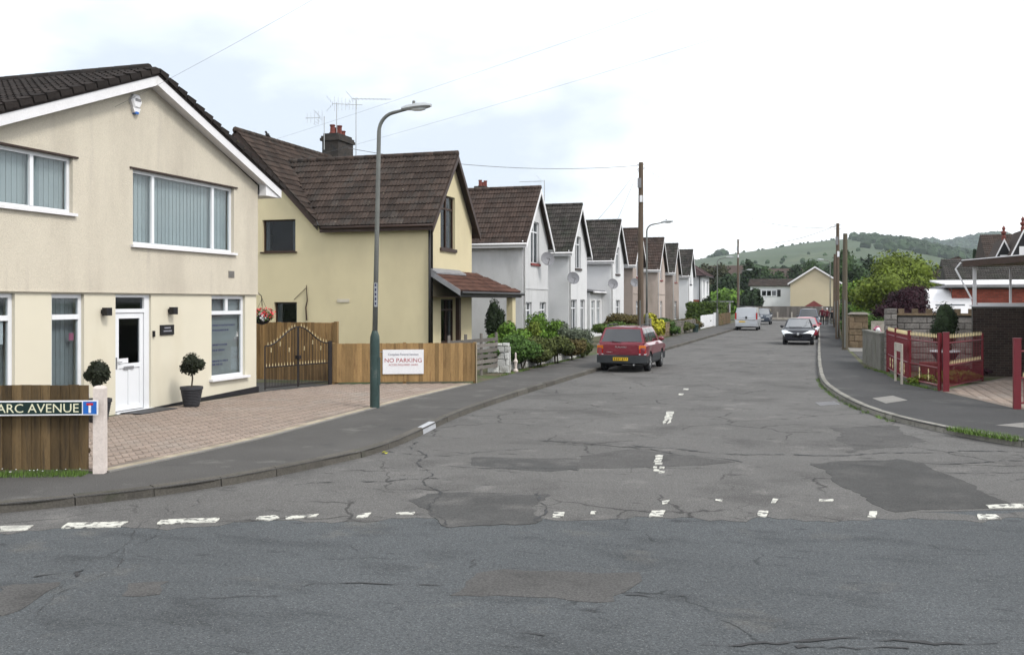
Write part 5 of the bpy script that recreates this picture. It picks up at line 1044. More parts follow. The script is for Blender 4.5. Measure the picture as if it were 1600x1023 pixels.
def dish(px, py, X, lb, r=.36):
    c = PX(px, py, X); t = thing('satellite_dish', lb, 'satellite dish', c, 'satellite dishes on the white fronts'); ax = Vector((.55, -.8, .28)).normalized(); a = ax.orthogonal().normalized(); b = ax.cross(a); mb = MB(); vs = []; n = 20
    for k, rr in enumerate((.02, .35, .7, 1)): vs += [c + ax * (.10 * rr * rr) + (a * math.cos(2 * math.pi * i / n) + b * math.sin(2 * math.pi * i / n)) * r * rr for i in range(n)]
    fs = [(k * n + i, k * n + (i + 1) % n, (k + 1) * n + (i + 1) % n, (k + 1) * n + i) for k in range(3) for i in range(n)] + [tuple(range(n))]
    mb.add(vs, fs); mb.add([v - ax * .015 for v in vs], fs); mb.build('reflector', 'dish', t, True); mb = MB(); f = c + ax * .42 - Vector((0, 0, .1)); mb.tube([c - Vector((0, 0, r * .95)) + ax * .1, f], .014, 5); mb.blob(f, (.05, .05, .05), 8, 6, jit=0); mb.build('feed_arm', 'lead', t); mb = MB(); mb.tube([c - ax * .02, c - ax * .15, (X - .35, c.y + .15, c.z - .05)], .025, 6); mb.build('wall_bracket', 'lead', t)
dish(855, 405, -13.25, 'satellite dish at the corner of the grey roughcast gable'); dish(895, 435, -13.25, 'satellite dish on the front of the third gable'); dish(957, 444, -13.25, 'satellite dish on the fourth gable above the extension'); dish(991, 442, -13.3, 'satellite dish beside the telegraph pole', .34)

# ================================================================== VEHICLES
SURF = {}
def lerpf(pts, x):
    if x <= pts[0][0]: return pts[0][1]
    for (a, b), (c, d) in zip(pts, pts[1:]):
        if x <= c: k = (x - a) / (c - a); return b + (d - b) * k
    return pts[-1][1]
def car(name, lb, cat, pos, rot, paint, L, Wd, deck, zb, wheels, wr, cab, clad=None, glassm='car_glass', plates=(), group='parked vehicles', lights='car', side_cuts=(.04, .36, .40, .70, .74, .95), roofrails=False, detail=True, van=False):
    """deck: (y, z) top line of the lower body; cab: y_base0, y_roof0, y_roof1, y_base1, z_belt, z_roof, half width at belt, half width at roof"""
    t = thing(name, lb, cat, (0, 0, 0), group); hl, hw = L / 2, Wd / 2; ys = [-hl + L * i / 90 for i in range(91)]; mb = MB(); rows = []
    for y in ys:
        ze = lerpf(deck, y); e0 = max(0, (abs(y) - (hl - .55)) / .55); w = hw * (1 - (.17 if y > 0 else .11) * e0 ** 2.2); z0 = zb + .10 * e0 ** 2; za = 0
        for yw in wheels:
            q = (wr + .055) ** 2 - (y - yw) ** 2
            if q > 0: za = max(za, wr + math.sqrt(q))
        z0 = max(z0, za); zc = max(z0 + .01, min(ze - .05, .56)); zs = max(zc + .01, ze - .09)
        rows.append([(0, z0), (w * .9, z0), (w * .985, min(z0 + .07, zc)), (w, zc), (w * 1.065, zs), (w * .91, ze), (0, ze + .018)])
    n = 7; vs = []
    for r_, y in zip(rows, ys): vs += [(x, y, z) for x, z in r_] + [(-x, y, z) for x, z in r_]
    fs = []; ms = []
    for i in range(90):
        for sgn in (0, n):
            for k in range(n - 1):
                a = i * 14 + sgn + k; f_ = (a, a + 1, a + 15, a + 14); mb.add([], [f_], 1 if (clad and k <= 2) else 0)
    mb.v = vs; mb.f += [tuple(range(0, 7)) + tuple(range(13, 6, -1)), tuple(90 * 14 + k for k in range(0, 7)) + tuple(90 * 14 + k for k in range(13, 6, -1))]; mb.m += [0, 0]
    mb.build('body', [paint, clad or paint], t, 32)
    def surf(sg, y, s_):
        i = max(0, min(90, round((y + hl) / L * 90))); k = min(5, int(s_)); f = s_ - k; a, b = rows[i][k], rows[i][k + 1]
        return Vector((sg * (a[0] + (b[0] - a[0]) * f), ys[i], a[1] + (b[1] - a[1]) * f))
    SURF[t] = surf
    y0, r0, r1, y1, zt, zr, wb, wt = cab; gb = MB(); N = 8
    def side(sg, u, v):                               # u 0..1 rear to front, v 0..1 belt to roof
        yb = y0 + (y1 - y0) * u; yr = r0 + (r1 - r0) * u; bow = math.sin(math.pi * v) * .025
        return Vector((sg * (wb + (wt - wb) * v + bow), yb + (yr - yb) * v, zt + (zr - .05 - zt) * v))
    def endf(fr, u, v):                               # front or rear glass, u -1..1 across
        yb, yr = (y1, r1) if fr else (y0, r0); w = wb + (wt - wb) * v; bow = (1 - u * u) * .06 * (1 if fr else -.5)
        return Vector((u * w, yb + (yr - yb) * v + bow, zt + (zr - .05 - zt) * v + (1 - u * u) * .02 * v))
    def grid(f, us, vs_, off=0, nrm=None):
        P = [[f(u, v) for v in vs_] for u in us]; nv = len(vs_); V = [p + (nrm * off if nrm else Vector()) for r_ in P for p in r_]
        return V, [(i * nv + j, (i + 1) * nv + j, (i + 1) * nv + j + 1, i * nv + j + 1) for i in range(len(us) - 1) for j in range(nv - 1)]
    lin = lambda a, b, k: [a + (b - a) * i / k for i in range(k + 1)]
    for sg in (-1, 1): gb.add(*grid(lambda u, v: side(sg, u, v), lin(0, 1, 6), lin(0, 1, 3)))
    for fr in (0, 1): gb.add(*grid(lambda u, v: endf(fr, u, v), lin(-1, 1, 6), lin(0, 1, 3)))
    def roof(u, w): a, b = r0 + (r1 - r0) * u, 0; e = (1 - w * w); eu = 1 - (2 * u - 1) ** 4; bow = (1 - w * w) * .06 * (u ** 3) - (1 - w * w) * .03 * ((1 - u) ** 3); return Vector((w * wt, a + bow, zr - .05 + .055 * e ** .6 * (.4 + .6 * eu)))
    gb.add(*grid(lambda u, v: roof(u, v), lin(0, 1, 8), lin(-1, 1, 8))); gb.build('cabin', paint, t, 35)
    cuts = list(side_cuts)
    for sg in (-1, 1):
        for a, b in zip(cuts[::2], cuts[1::2]):
            g = MB(); V, Fa = grid(lambda u, v: side(sg, u, v), lin(a, b, 3), lin(.1, .93, 3), .006, Vector((sg, 0, .15))); g.add(V, Fa); g.build('side_window', glassm, t)
    for fr, nm in ((1, 'windscreen'), (0, 'rear_window')):
        if van and not fr: continue
        g = MB(); V, Fa = grid(lambda u, v: endf(fr, u, v), lin(-.9, .9, 6), lin(.06 if fr else .1, .94 if fr else .9, 3), .008, Vector((0, 1 if fr else -1, .2))); g.add(V, Fa); g.build(nm, glassm, t)
    for sg in (-1, 1):
        for yw in wheels:
            cx = sg * (hw - .11); ty = MB(); ty.lathe((cx, yw, wr), [(wr * .6, -.1), (wr * .93, -.1), (wr, -.07), (wr, .07), (wr * .93, .1), (wr * .6, .1)], 24, axis='X'); wh = ty.build('wheel', 'tyre', t, 40)
            rm = MB(); rm.lathe((cx + sg * .075, yw, wr), [(wr * .64, -.02), (wr * .64, .02), (wr * .58, .026), (.02, .01)], 20, axis='X')
            for k in range(5): a = k * 2 * math.pi / 5; c_ = Vector((cx + sg * .09, yw, wr)); d_ = Vector((0, math.cos(a), math.sin(a))); p_ = Vector((0, -math.sin(a), math.cos(a))); rm.hexa([c_ - p_ * .035, c_ + d_ * wr * .58 - p_ * .022, c_ + d_ * wr * .58 + p_ * .022, c_ + p_ * .035] + [q + Vector((sg * .02, 0, 0)) for q in (c_ - p_ * .035, c_ + d_ * wr * .58 - p_ * .022, c_ + d_ * wr * .58 + p_ * .022, c_ + p_ * .035)])
            rm.build('rim', 'alloy', wh)
    ub = MB(); ub.box(-hw + .25, hw - .25, -hl + .35, hl - .35, zb + .02, zb + .3); ub.build('underbody', 'tyre', t)  # dark box added to stop light passing between the wheel arches
    st = MB()
    for sx in (-.36, .36):
        for yy in ((r1 + y1) / 2 - .75, (r0 + y0) / 2 + .65): st.box(sx - .24, sx + .24, yy - .08, yy + .06, zt - .35, zt + .12); st.box(sx - .1, sx + .1, yy - .05, yy + .03, zt + .12, zt + .32)
    if not van: st.build('seats', 'seat', t, kind='stuff')
    for sg in (-1, 1):
        m_ = MB(); m_.blob((sg * (wb + .12), y1 - .28, zt + .08), (.11, .06, .075), 10, 7, jit=0); m_.build('door_mirror', 'black_trim' if not detail else paint, t, True)
    if roofrails:
        for sg in (-1, 1): m_ = MB(); m_.tube([(sg * (wt - .05), r0 + .1, zr - .01), (sg * (wt - .05), r0 + .25, zr + .045), (sg * (wt - .05), r1 - .3, zr + .045), (sg * (wt - .05), r1 - .1, zr - .01)], .02, 6); m_.build('roof_rail', 'cladding', t)
    return t, hl, hw
def surf_light(t, sg, ya, yb, sa, sb, mt='lens_clear', name='headlight'):
    f = SURF[t]; n = 8; m = MB(); pts = []
    for i in range(n + 1):
        k = i / n; y = ya + (yb - ya) * k; lo = sa + (sb - sa) * .0; hi = sa + (sb - sa) * (.45 + .55 * k)
        for j in range(4): pts.append(f(sg, y, lo + (hi - lo) * j / 3) + Vector((sg * .012, .014, .012)))
    m.add(pts, [(i * 4 + j, i * 4 + j + 1, i * 4 + j + 5, i * 4 + j + 4) for i in range(n) for j in range(3)])
    e = f(sg, yb, sa); h_ = f(sg, yb, sb); m.add([pts[-4], pts[-1], pts[-1] + Vector((sg * .06, .004, -.1)), pts[-4] + Vector((-sg * .03, .004, -.09))], [(0, 1, 2, 3)])
    return m.build(name, mt, t)
def put(t, pos, rz): t.location = pos; t.rotation_euler = (0, 0, rz); WP[t] = Vector(pos)
def bx(par, name, mt, x0, x1, y0, y1, z0, z1, sm=False): return MB().box(x0, x1, y0, y1, z0, z1).build(name, mt, par)
# red estate car, seen from behind
t, hl, hw = car('estate_car', 'dark red estate car with grey bumpers parked at the left kerb', 'car', 0, 0, 'car_red', 4.45, 1.735, [(-2.23, .80), (-2.2, .97), (-1.9, 1.02), (.9, 1.0), (1.15, .99), (2.0, .86), (2.2, .70)], .24, (-1.29, 1.24), .325,
                (-2.12, -1.78, .28, .98, .99, 1.57, .80, .645), clad='cladding', roofrails=True, side_cuts=(.05, .27, .30, .56, .585, .86))
b_ = MB(); b_.prism([(x, -2.31 + abs(x) ** 3 * .16, .33) for x in [-.85 + .17 * i for i in range(11)]] + [(.8, -1.95, .33), (-.8, -1.95, .33)], (0, 0, .26)); b_.build('rear_bumper', 'cladding', t)
b_ = MB(); b_.prism([(x, 2.28 - abs(x) ** 3 * .3, .3) for x in [.85 - .17 * i for i in range(11)]] + [(-.8, 1.9, .3), (.8, 1.9, .3)], (0, 0, .27)); b_.build('front_bumper', 'cladding', t)
for sg in (-1, 1):
    for z0, z1, m_ in ((.61, .645, 'lens_clear'), (.645, .81, 'lens_red'), (.81, .93, 'lens_amber')):
        q = MB(); a, b = sg * .62, sg * .845; q.hexa([(a, -2.235, z0), (b, -2.185, z0), (b + sg * .005, -1.97, z0), (a, -2.1, z0), (a, -2.24, z1 - .004), (b, -2.19, z1 - .004), (b + sg * .005, -1.97, z1 - .004), (a, -2.1, z1 - .004)]); q.build('rear_light', m_, t)
    bx(t, 'headlight', 'lens_clear', min(sg * .4, sg * .76), max(sg * .4, sg * .76), 2.02, 2.17, .62, .78); bx(t, 'door_handle', 'car_red', min(sg * .855, sg * .875), max(sg * .855, sg * .875), -.15, .05, .86, .89); bx(t, 'side_moulding', 'cladding', min(sg * .862, sg * .878), max(sg * .862, sg * .878), -.9, .85, .50, .60)
tg = MB().box(-.6, .6, -2.252, -2.2, .63, .95).build('tailgate', 'car_red', t); bx(tg, 'plate_recess', 'car_red', -.35, .35, -2.262, -2.252, .70, .80)
pl = bx(t, 'number_plate', 'plate_yellow', -.26, .26, -2.335, -2.315, .41, .52)
q = MB(); rnd = random.Random(2)
for i in range(7): q.box(-.225 + i * .066 + (.02 if i > 3 else 0), -.19 + i * .066 + (.02 if i > 3 else 0), -2.3375, -2.336, .43 + rnd.choice((0, .03)), .50)
q.build('plate_marks', 'tyre', pl, kind='stuff')
text('SUBARU', .085, 'chrome', tg, (0, -2.255, .845), (1, 0, 0), (0, 0, 1), 1.3, 'CENTER', 'badge', .004); bx(tg, 'model_badge', 'chrome', -.5, -.28, -2.256, -2.252, .69, .705); bx(tg, 'lock', 'chrome', .31, .335, -2.258, -2.252, .76, .785)
q = MB(); q.tube([(0, -2.19, 1.02), (-.35, -2.13, 1.06)], .012, 5); q.build('rear_wiper', 'black_trim', t); q = MB(); q.tube([(.45, -2.28, .27), (.45, -2.0, .27)], .03, 8); q.build('exhaust', 'galv', t)
put(t, (-6.5, 34.75, ROADZ), 0)
# black hatchback facing the camera
t, hl, hw = car('hatchback', 'black hatchback facing us at the right kerb, nearest car of its line', 'car', 0, 0, 'car_black', 4.0, 1.71, [(-2.0, .85), (-1.9, .98), (.75, .95), (1.05, .94), (1.75, .80), (1.98, .62)], .2, (-1.22, 1.28), .31, (-1.92, -1.4, .12, 1.08, .94, 1.48, .79, .60), glassm='car_glass_clear', side_cuts=(.07, .40, .43, .84))
for sg in (-1, 1):
    surf_light(t, sg, 1.52, 1.975, 4.05, 5.62)
    bx(t, 'fog_lamp', 'lens_clear', min(sg * .55, sg * .67), max(sg * .55, sg * .67), 1.86, 1.90, .30, .36)
q = MB(); q.prism([(-.40, 1.93, .66), (.40, 1.93, .66), (.38, 1.955, .615), (.13, 1.965, .605), (0, 1.97, .55), (-.13, 1.965, .605), (-.38, 1.955, .615)], (0, .02, .0)); q.build('grille_bar', 'chrome', t); q = MB(); q.lathe((0, 1.985, .615), [(.075, 0), (.075, .012), (.06, .016)], 18, axis='Y'); go = q.build('badge', 'chrome', t)
bx(t, 'upper_grille', 'tyre', -.42, .42, 1.90, 1.945, .54, .60); bx(t, 'lower_grille', 'tyre', -.5, .5, 1.90, 1.945, .27, .37); q = MB(); q.prism([(x, 1.99 - abs(x) ** 3 * .3, .24) for x in [.82 - .164 * i for i in range(11)]] + [(-.78, 1.6, .24), (.78, 1.6, .24)], (0, 0, .025)); q.build('front_lip', 'cladding', t)
pl = bx(t, 'number_plate', 'plate_white', -.26, .26, 1.985, 2.0, .42, .53); q = MB()
for i in range(7): q.box(-.225 + i * .066, -.19 + i * .066, 2.0005, 2.002, .44, .51)
q.build('plate_marks', 'tyre', pl, kind='stuff')
q = MB(); q.tube([(.5, 1.12, .985), (-.2, 1.1, 1.0)], .012, 5); q.build('wiper', 'black_trim', t)
put(t, (-1.17, 58.3, ROADZ), math.pi)
t, _, _ = car('small_car', 'bright red car mostly hidden behind the black hatchback', 'car', 0, 0, 'car_scarlet', 3.8, 1.65, [(-1.9, .8), (-1.8, .95), (.75, .93), (1.05, .92), (1.7, .8), (1.88, .62)], .2, (-1.2, 1.2), .3, (-1.82, -1.35, .1, 1.05, .92, 1.42, .77, .60), glassm='car_glass_clear')
for sg in (-1, 1): surf_light(t, sg, 1.45, 1.87, 4.05, 5.6)
put(t, (-.88, 66.8, ROADZ), math.pi)
t, _, _ = car('people_carrier', 'slate grey people carrier behind the red car at the right kerb', 'car', 0, 0, 'car_slate', 4.6, 1.85, [(-2.3, .9), (-2.2, 1.1), (1.0, 1.08), (1.3, 1.05), (2.05, .9), (2.28, .66)], .22, (-1.4, 1.45), .33, (-2.25, -2.0, .55, 1.45, 1.08, 1.82, .86, .70), glassm='car_glass')
for sg in (-1, 1): bx(t, 'headlight', 'lens_clear', min(sg * .5, sg * .8), max(sg * .5, sg * .8), 1.95, 2.1, .68, .86)
put(t, (-.98, 93, ROADZ), math.pi)
# silver van from behind
t, hl, hw = car('panel_van', 'silver panel van seen from behind at the left kerb', 'van', 0, 0, 'car_silver', 4.78, 1.9, [(-2.39, 1.0), (-2.36, 1.1), (1.2, 1.1), (1.5, 1.08), (2.1, .95), (2.37, .7)], .24, (-1.4, 1.55), .33, (-2.36, -2.26, 1.0, 1.75, 1.09, 1.97, .93, .80), clad=None, van=True, side_cuts=(.66, .86))
for sg in (-1, 1): bx(t, 'rear_light', 'lens_red', min(sg * .80, sg * .93), max(sg * .80, sg * .93), -2.40, -2.3, .95, 1.5)
g = MB(); g.hexa([(-.72, -2.375, 1.16), (.72, -2.375, 1.16), (.72, -2.36, 1.16), (-.72, -2.36, 1.16), (-.66, -2.30, 1.88), (.66, -2.30, 1.88), (.66, -2.28, 1.88), (-.66, -2.28, 1.88)]); g.build('rear_door_panel', 'car_silver', t)
bx(t, 'handle', 'black_trim', -.08, .08, -2.42, -2.37, 1.0, 1.2); bx(t, 'rear_bumper', 'car_silver', -.9, .9, -2.47, -2.2, .36, .62); bx(t, 'trim_strip', 'chrome', -.78, .78, -2.41, -2.38, .88, .98); bx(t, 'number_plate', 'plate_yellow', -.6, -.08, -2.42, -2.39, .70, .81)
q = MB(); [q.tube([(sg * .6, -1.9, 1.98), (sg * .6, -1.9, 2.06)], .02, 5) for sg in (-1, 1)]; q.tube([(-.75, -1.9, 2.07), (.75, -1.9, 2.07)], .025, 5); q.build('roof_bar', 'cladding', t)
put(t, (-5.97, 86.3, ROADZ), 0)
t, _, _ = car('off_roader', 'dark blue four by four facing us beyond the silver van', 'car', 0, 0, 'car_navy', 4.5, 1.85, [(-2.25, .9), (-2.2, 1.08), (.9, 1.06), (1.1, 1.05), (2.05, .96), (2.23, .7)], .28, (-1.35, 1.4), .37, (-2.2, -1.9, .4, 1.1, 1.06, 1.72, .86, .72), glassm='car_glass_clear')
for sg in (-1, 1): bx(t, 'headlight', 'lens_clear', min(sg * .45, sg * .8), max(sg * .45, sg * .8), 2.02, 2.14, .74, .9)
bx(t, 'number_plate', 'plate_white', -.26, .26, 2.24, 2.26, .5, .6); put(t, (-5.95, 108.5, ROADZ), math.pi)
t, _, _ = car('parked_car', 'sky blue car behind the brown gate pillars on the right', 'car', 0, 0, 'car_skyblue', 3.8, 1.65, [(-1.9, .8), (-1.8, .95), (.75, .93), (1.05, .92), (1.7, .8), (1.88, .62)], .2, (-1.2, 1.2), .3, (-1.82, -1.35, .1, 1.05, .92, 1.55, .77, .62))
put(t, (3.0, 66, 0), R(200))

# ================================================================== PEOPLE
def person(pos, h, heading, lb, top, legs, hair, face, stride=.16, seed=1, armswing=.12):
    t = thing('person', lb, 'person', (0, 0, 0), 'people walking on the right pavement'); k = h / 1.75
    J = {'pel': (0, 0, .95), 'bel': (0, .01, 1.1), 'che': (0, .01, 1.32), 'nek': (0, .01, 1.48), 'hd0': (0, .03, 1.58), 'hd1': (0, .04, 1.70)}; Rr = {'pel': (.155, .115), 'bel': (.145, .11), 'che': (.175, .12), 'nek': (.06, .06), 'hd0': (.075, .09), 'hd1': (.07, .085)}
    E_ = [('pel', 'bel'), ('bel', 'che'), ('che', 'nek'), ('nek', 'hd0'), ('hd0', 'hd1')]
    for s, n_ in ((-1, 'l'), (1, 'r')):
        f = stride * s; J.update({n_ + 'hip': (s * .095, 0, .88), n_ + 'kne': (s * .10, f * .55 + .03, .48), n_ + 'ank': (s * .10, f, .09 + max(0, -f) * .2), n_ + 'toe': (s * .11, f + .16, .04), n_ + 'sho': (s * .19, .0, 1.42), n_ + 'elb': (s * .25, -f * .4 - .02, 1.14), n_ + 'wri': (s * .26, -f * .8 + armswing * .5, .90), n_ + 'han': (s * .255, -f * .85 + armswing * .6, .80)})
        Rr.update({n_ + 'hip': (.09, .095), n_ + 'kne': (.06, .065), n_ + 'ank': (.042, .048), n_ + 'toe': (.04, .03), n_ + 'sho': (.065, .065), n_ + 'elb': (.045, .045), n_ + 'wri': (.03, .032), n_ + 'han': (.028, .038)})
        E_ += [('pel', n_ + 'hip'), (n_ + 'hip', n_ + 'kne'), (n_ + 'kne', n_ + 'ank'), (n_ + 'ank', n_ + 'toe'), ('che', n_ + 'sho'), (n_ + 'sho', n_ + 'elb'), (n_ + 'elb', n_ + 'wri'), (n_ + 'wri', n_ + 'han')]
    ks = list(J); me = bpy.data.meshes.new('b'); me.from_pydata([Vector(J[q]) * k for q in ks], [(ks.index(a), ks.index(b)) for a, b in E_], []); ob = bpy.data.objects.new('b', me); COL.objects.link(ob)
    m = ob.modifiers.new('s', 'SKIN'); sv = me.skin_vertices[0].data
    for i, q in enumerate(ks): sv[i].radius = (Rr[q][0] * k, Rr[q][1] * k)
    sv[0].use_root = True; m.use_smooth_shade = True; sb = ob.modifiers.new('d', 'SUBSURF'); sb.levels = 2; sb.render_levels = 2
    bpy.context.view_layer.update(); nm = bpy.data.meshes.new_from_object(ob.evaluated_get(bpy.context.evaluated_depsgraph_get())); bpy.data.objects.remove(ob)
    for q in (top, legs, 'skin', 'tyre'): nm.materials.append(MATS[q])
    for p in nm.polygons:
        c = p.center / k; p.material_index = 2 if (c.z > 1.5 or (c.z < .86 and abs(c.x) > .2)) else 3 if c.z < .07 else 0 if (c.z > .95 or abs(c.x) > .2) else 1; p.use_smooth = True
    link('body', nm, (0, 0, 0), t); mb = MB(); mb.blob((0, .02 * k, 1.70 * k), (.092 * k, .108 * k, .10 * k), 14, 10, jit=.02); mb.build('hair', hair, t, True)
    mb = MB(); mb.blob((0, .135 * k, 1.63 * k), (.014, .02, .022), 6, 5, jit=0); [mb.blob((s * .082 * k, .03 * k, 1.635 * k), (.012, .022, .032), 6, 5, jit=0) for s in (-1, 1)]; mb.build('face_features', 'skin', t, True)
    if face: mb = MB(); mb.box(-.09, .09, -.13 * k, -.118 * k, 1.1 * k, 1.4 * k); mb.build('shirt_panel', face, t)
    put(t, pos, heading)
person((.22, 100, 0), 1.82, R(-4), 'person in a burgundy jumper and black trousers, tallest of the three walkers', 'cloth_burgundy', 'cloth_black', 'hair_grey', None, .2)
person((.68, 100.6, 0), 1.68, R(5), 'middle walker in a burgundy top and dark trousers', 'cloth_burgundy', 'cloth_black', 'cloth_white', None, .14)
person((1.16, 101, 0), 1.55, R(180), 'shorter walker in a black jacket over white shirt', 'cloth_black', 'cloth_black', 'hair_dark', 'cloth_white', .1)

rnd = random.Random(12); q = GR(603, 709); mb = MB()
for i in range(7): leafcard(mb, q + Vector((rnd.uniform(-.06, .06), rnd.uniform(-.05, .05), .012 + i * .004)), Vector((rnd.uniform(-.4, .4), rnd.uniform(-.4, .4), 1)).normalized(), .035, rnd)
tag(mb.build('litter', 'leaf_yellow'), 'scrap of yellow litter in the gutter by the left kerb', 'litter', kind='stuff')

# ================================================================== RIGHT SIDE: WALLS, RED RAILINGS, CARPORT
t = thing('block_wall', 'low grey block wall along the right pavement before the stone pillar', 'wall', (1.85, 36.8, 0)); mb = MB()
A, B = Vector((1.66, 39.2, 0)), Vector((2.04, 34.5, 0)); d_ = (B - A).normalized(); n_ = Vector((d_.y, -d_.x, 0))
if n_.x > 0: n_ = -n_
q = [A + n_ * .1, B + n_ * .1, B - n_ * .1, A - n_ * .1]; mb.hexa([p + Vector((0, 0, -.1)) for p in q] + [p + Vector((0, 0, 1.2)) for p in q]); mb.build('wall_face', 'block_wall', t)
mb = MB(); q = [A + n_ * .13, B + n_ * .13, B - n_ * .13, A - n_ * .13]; mb.hexa([p + Vector((0, 0, 1.2)) for p in q] + [p + Vector((0, 0, 1.26)) for p in q]); mb.build('coping', 'block_wall', t)
def blockwork(t, O, d_, n_, Lw, H_, bw, bh, mt, th=.18, seed=1, name='block', taper=False):
    rnd = random.Random(seed); d_, n_ = Vector((*d_, 0)).normalized(), Vector((*n_, 0)).normalized(); O = Vector((*O, 0)); P = lambda s, z, n: O + d_ * s + n_ * n + Vector((0, 0, z)); mb = MB()
    mb.hexa([P(0, -.05, -.02), P(Lw, -.05, -.02), P(Lw, -.05, -th), P(0, -.05, -th), P(0, H_, -.02), P(Lw, H_, -.02), P(Lw, H_, -th), P(0, H_, -th)]); mb.build('mortar_bed', 'mortar', t)
    rows = int(round(H_ / bh))
    for r in range(rows):
        s = -bw * .5 * (r % 2)
        while s < Lw - .02:
            a, b = max(0, s) + .006, min(Lw, s + bw) - .006
            if b - a > .04:
                z0, z1 = r * bh + .006, (r + 1) * bh - .006; j = rnd.uniform(-.004, .012); e = .018; mb = MB()
                mb.add([P(a, z0, -.03), P(b, z0, -.03), P(b, z1, -.03), P(a, z1, -.03), P(a, z0, -.004), P(b, z0, -.004), P(b, z1, -.004), P(a, z1, -.004), P(a + e, z0 + e, j + .012), P(b - e, z0 + e, j + rnd.uniform(.004, .02)), P(b - e, z1 - e, j + .012), P(a + e, z1 - e, j + rnd.uniform(.004, .02))],
                       [(8, 9, 10, 11), (4, 5, 9, 8), (5, 6, 10, 9), (6, 7, 11, 10), (7, 4, 8, 11), (0, 1, 5, 4), (1, 2, 6, 5), (2, 3, 7, 6), (3, 0, 4, 7)]); mb.build(name, mt, t)
            s += bw
t = thing('stone_pillar', 'tall grey rusticated block pillar at the near end of the block wall', 'pillar', (2.27, 34.5, 0))
blockwork(t, (2.08, 34.32), (1, 0), (0, -1), .36, 2.09, .36, .19, 'block_grey', .36, 3); blockwork(t, (2.08, 34.68), (0, -1), (-1, 0), .36, 2.09, .36, .19, 'block_grey', .1, 4)
t = thing('block_wall', 'grey rusticated block wall with battlement coping behind the red railings', 'wall', (3.7, 34.6, 0)); blockwork(t, (2.46, 34.5), (1, 0), (0, -1), 2.5, 1.9, .46, .2, 'block_grey', .2, 5)
for i in range(6):
    mb = MB(); x = 2.5 + i * .43; mb.box(x, x + .18, 34.46, 34.72, 1.9, 2.08); mb.build('battlement', 'sandstone', t)
mb = MB(); mb.box(2.46, 4.96, 34.45, 34.73, 1.86, 1.93); mb.build('coping', 'sandstone', t)
def railings(t, pts, top_, sp, z0=.12, mids=(.58,), tips=(1,), barr=.0065, orn=True, seed=1, zmid_tip=False):
    tipm = MB().lathe((0, 0, 0), [(.007, 0), (.014, .035), (.005, .1), (.001, .12)], 6).mesh('spear_tip', 'gold_paint'); tipl = MB().lathe((0, 0, 0), [(.007, 0), (.013, .03), (.005, .09), (.001, .11)], 6).mesh('spear_tip', 'gold_paint')
    for A, B in zip(pts, pts[1:]):
        A, B = Vector((*A, 0)), Vector((*B, 0)); n = int((B - A).length / sp); V = lambda z: Vector((0, 0, z))
        for z in (z0,) + tuple(mids) + (top_ - .12,): mb = MB(); mb.tube([A + V(z), B + V(z)], .02, 4); mb.build('rail', 'red_paint', t)
        for i in range(1, n):
            p = A.lerp(B, i / n); mb = MB(); mb.tube([p + V(z0), p + V(top_)], barr, 5); mb.build('bar', 'red_paint', t); link('spear_tip', tipm, p + V(top_), t)
            if zmid_tip: q = A.lerp(B, (i - .5) / n); mb = MB(); mb.tube([q + V(z0), q + V(mids[0])], barr, 5); mb.build('dog_bar', 'red_paint', t); link('spear_tip', tipl, q + V(mids[0] + .02), t)
        if orn:
            for k in (.38, .68): p = A.lerp(B, k) + Vector((-.02, -.012, 0)); mb = MB(); mb.tube([p + V(.2 + .04 * j) + Vector((-.008 * (j % 2), -.012 * math.sin(j * 1.3), 0)) for j in range(9)], [.006, .012, .016, .012, .008, .012, .016, .012, .006], 5); mb.build('ornament', 'gold_paint', t)
RP = [(2.15, 34.1), (2.25, 31.9), (2.42, 29.4), (2.97, 27.22)]
t = thing('red_railings', 'red railings with gold spear tips along the right pavement', 'railings', (2.4, 30, 0)); railings(t, RP[:3], 1.36, .075, barr=.011); railings(t, RP[2:], 1.36, .11)
for i, p in enumerate(RP): mb = MB(); mb.tube([(p[0], p[1], -.05), (p[0], p[1], 1.5 if i else 1.4)], .052, 4); mb.build('post', 'red_paint', t)
mb = MB(); A, B = Vector((2.2, 34.0, 0)), Vector((2.46, 29.4, 0)); C = Vector((3.0, 27.3, 0))
for a, b in ((A, B), (B, C)): q = [a, b, b + Vector((.14, .02, 0)), a + Vector((.14, .02, 0))]; mb.hexa(q + [p + Vector((0, 0, .12)) for p in q])
mb.build('kerb_wall', 'block_wall', t)
t = thing('red_gate', 'open red gate leaf with gold spear tips left of the carport drive', 'gate', (3.8, 28.6, 0), 'pair of red driveway gates'); railings(t, [(3.17, 27.12), (4.4, 30.05)], 1.36, .15, mids=(.66,), orn=False, zmid_tip=True)
for p in ((3.17, 27.12), (4.4, 30.05)): mb = MB(); mb.tube([(*p, .06), (*p, 1.42)], .026, 4); mb.build('stile', 'red_paint', t)
t = thing('red_gate', 'red gate leaf at the right edge of the picture', 'gate', (5.2, 24.2, 0), 'pair of red driveway gates'); railings(t, [(4.14, 23.12), (6.2, 24.9)], 1.36, .14, mids=(.66,), orn=False, zmid_tip=True)
for p, lb in (((3.1, 27.02), 'red square gate post left of the carport drive'), ((4.05, 23.05), 'red square gate post at the right edge of the picture')):
    o = thing('gate_post', lb, 'post', (*p, 0), 'red gate posts'); mb = MB(); w = .072; mb.box(p[0] - w, p[0] + w, p[1] - w, p[1] + w, -.05, 1.5); mb.build('shaft', 'red_paint', o); mb = MB(); mb.box(p[0] - w - .008, p[0] + w + .008, p[1] - w - .008, p[1] + w + .008, 1.5, 1.525); mb.build('cap', 'red_paint', o)
a, b = G(1399, 595), G(1409, 600); t = thing('marker_frame', 'small white two legged marker frame before the red railings', 'marker', a)
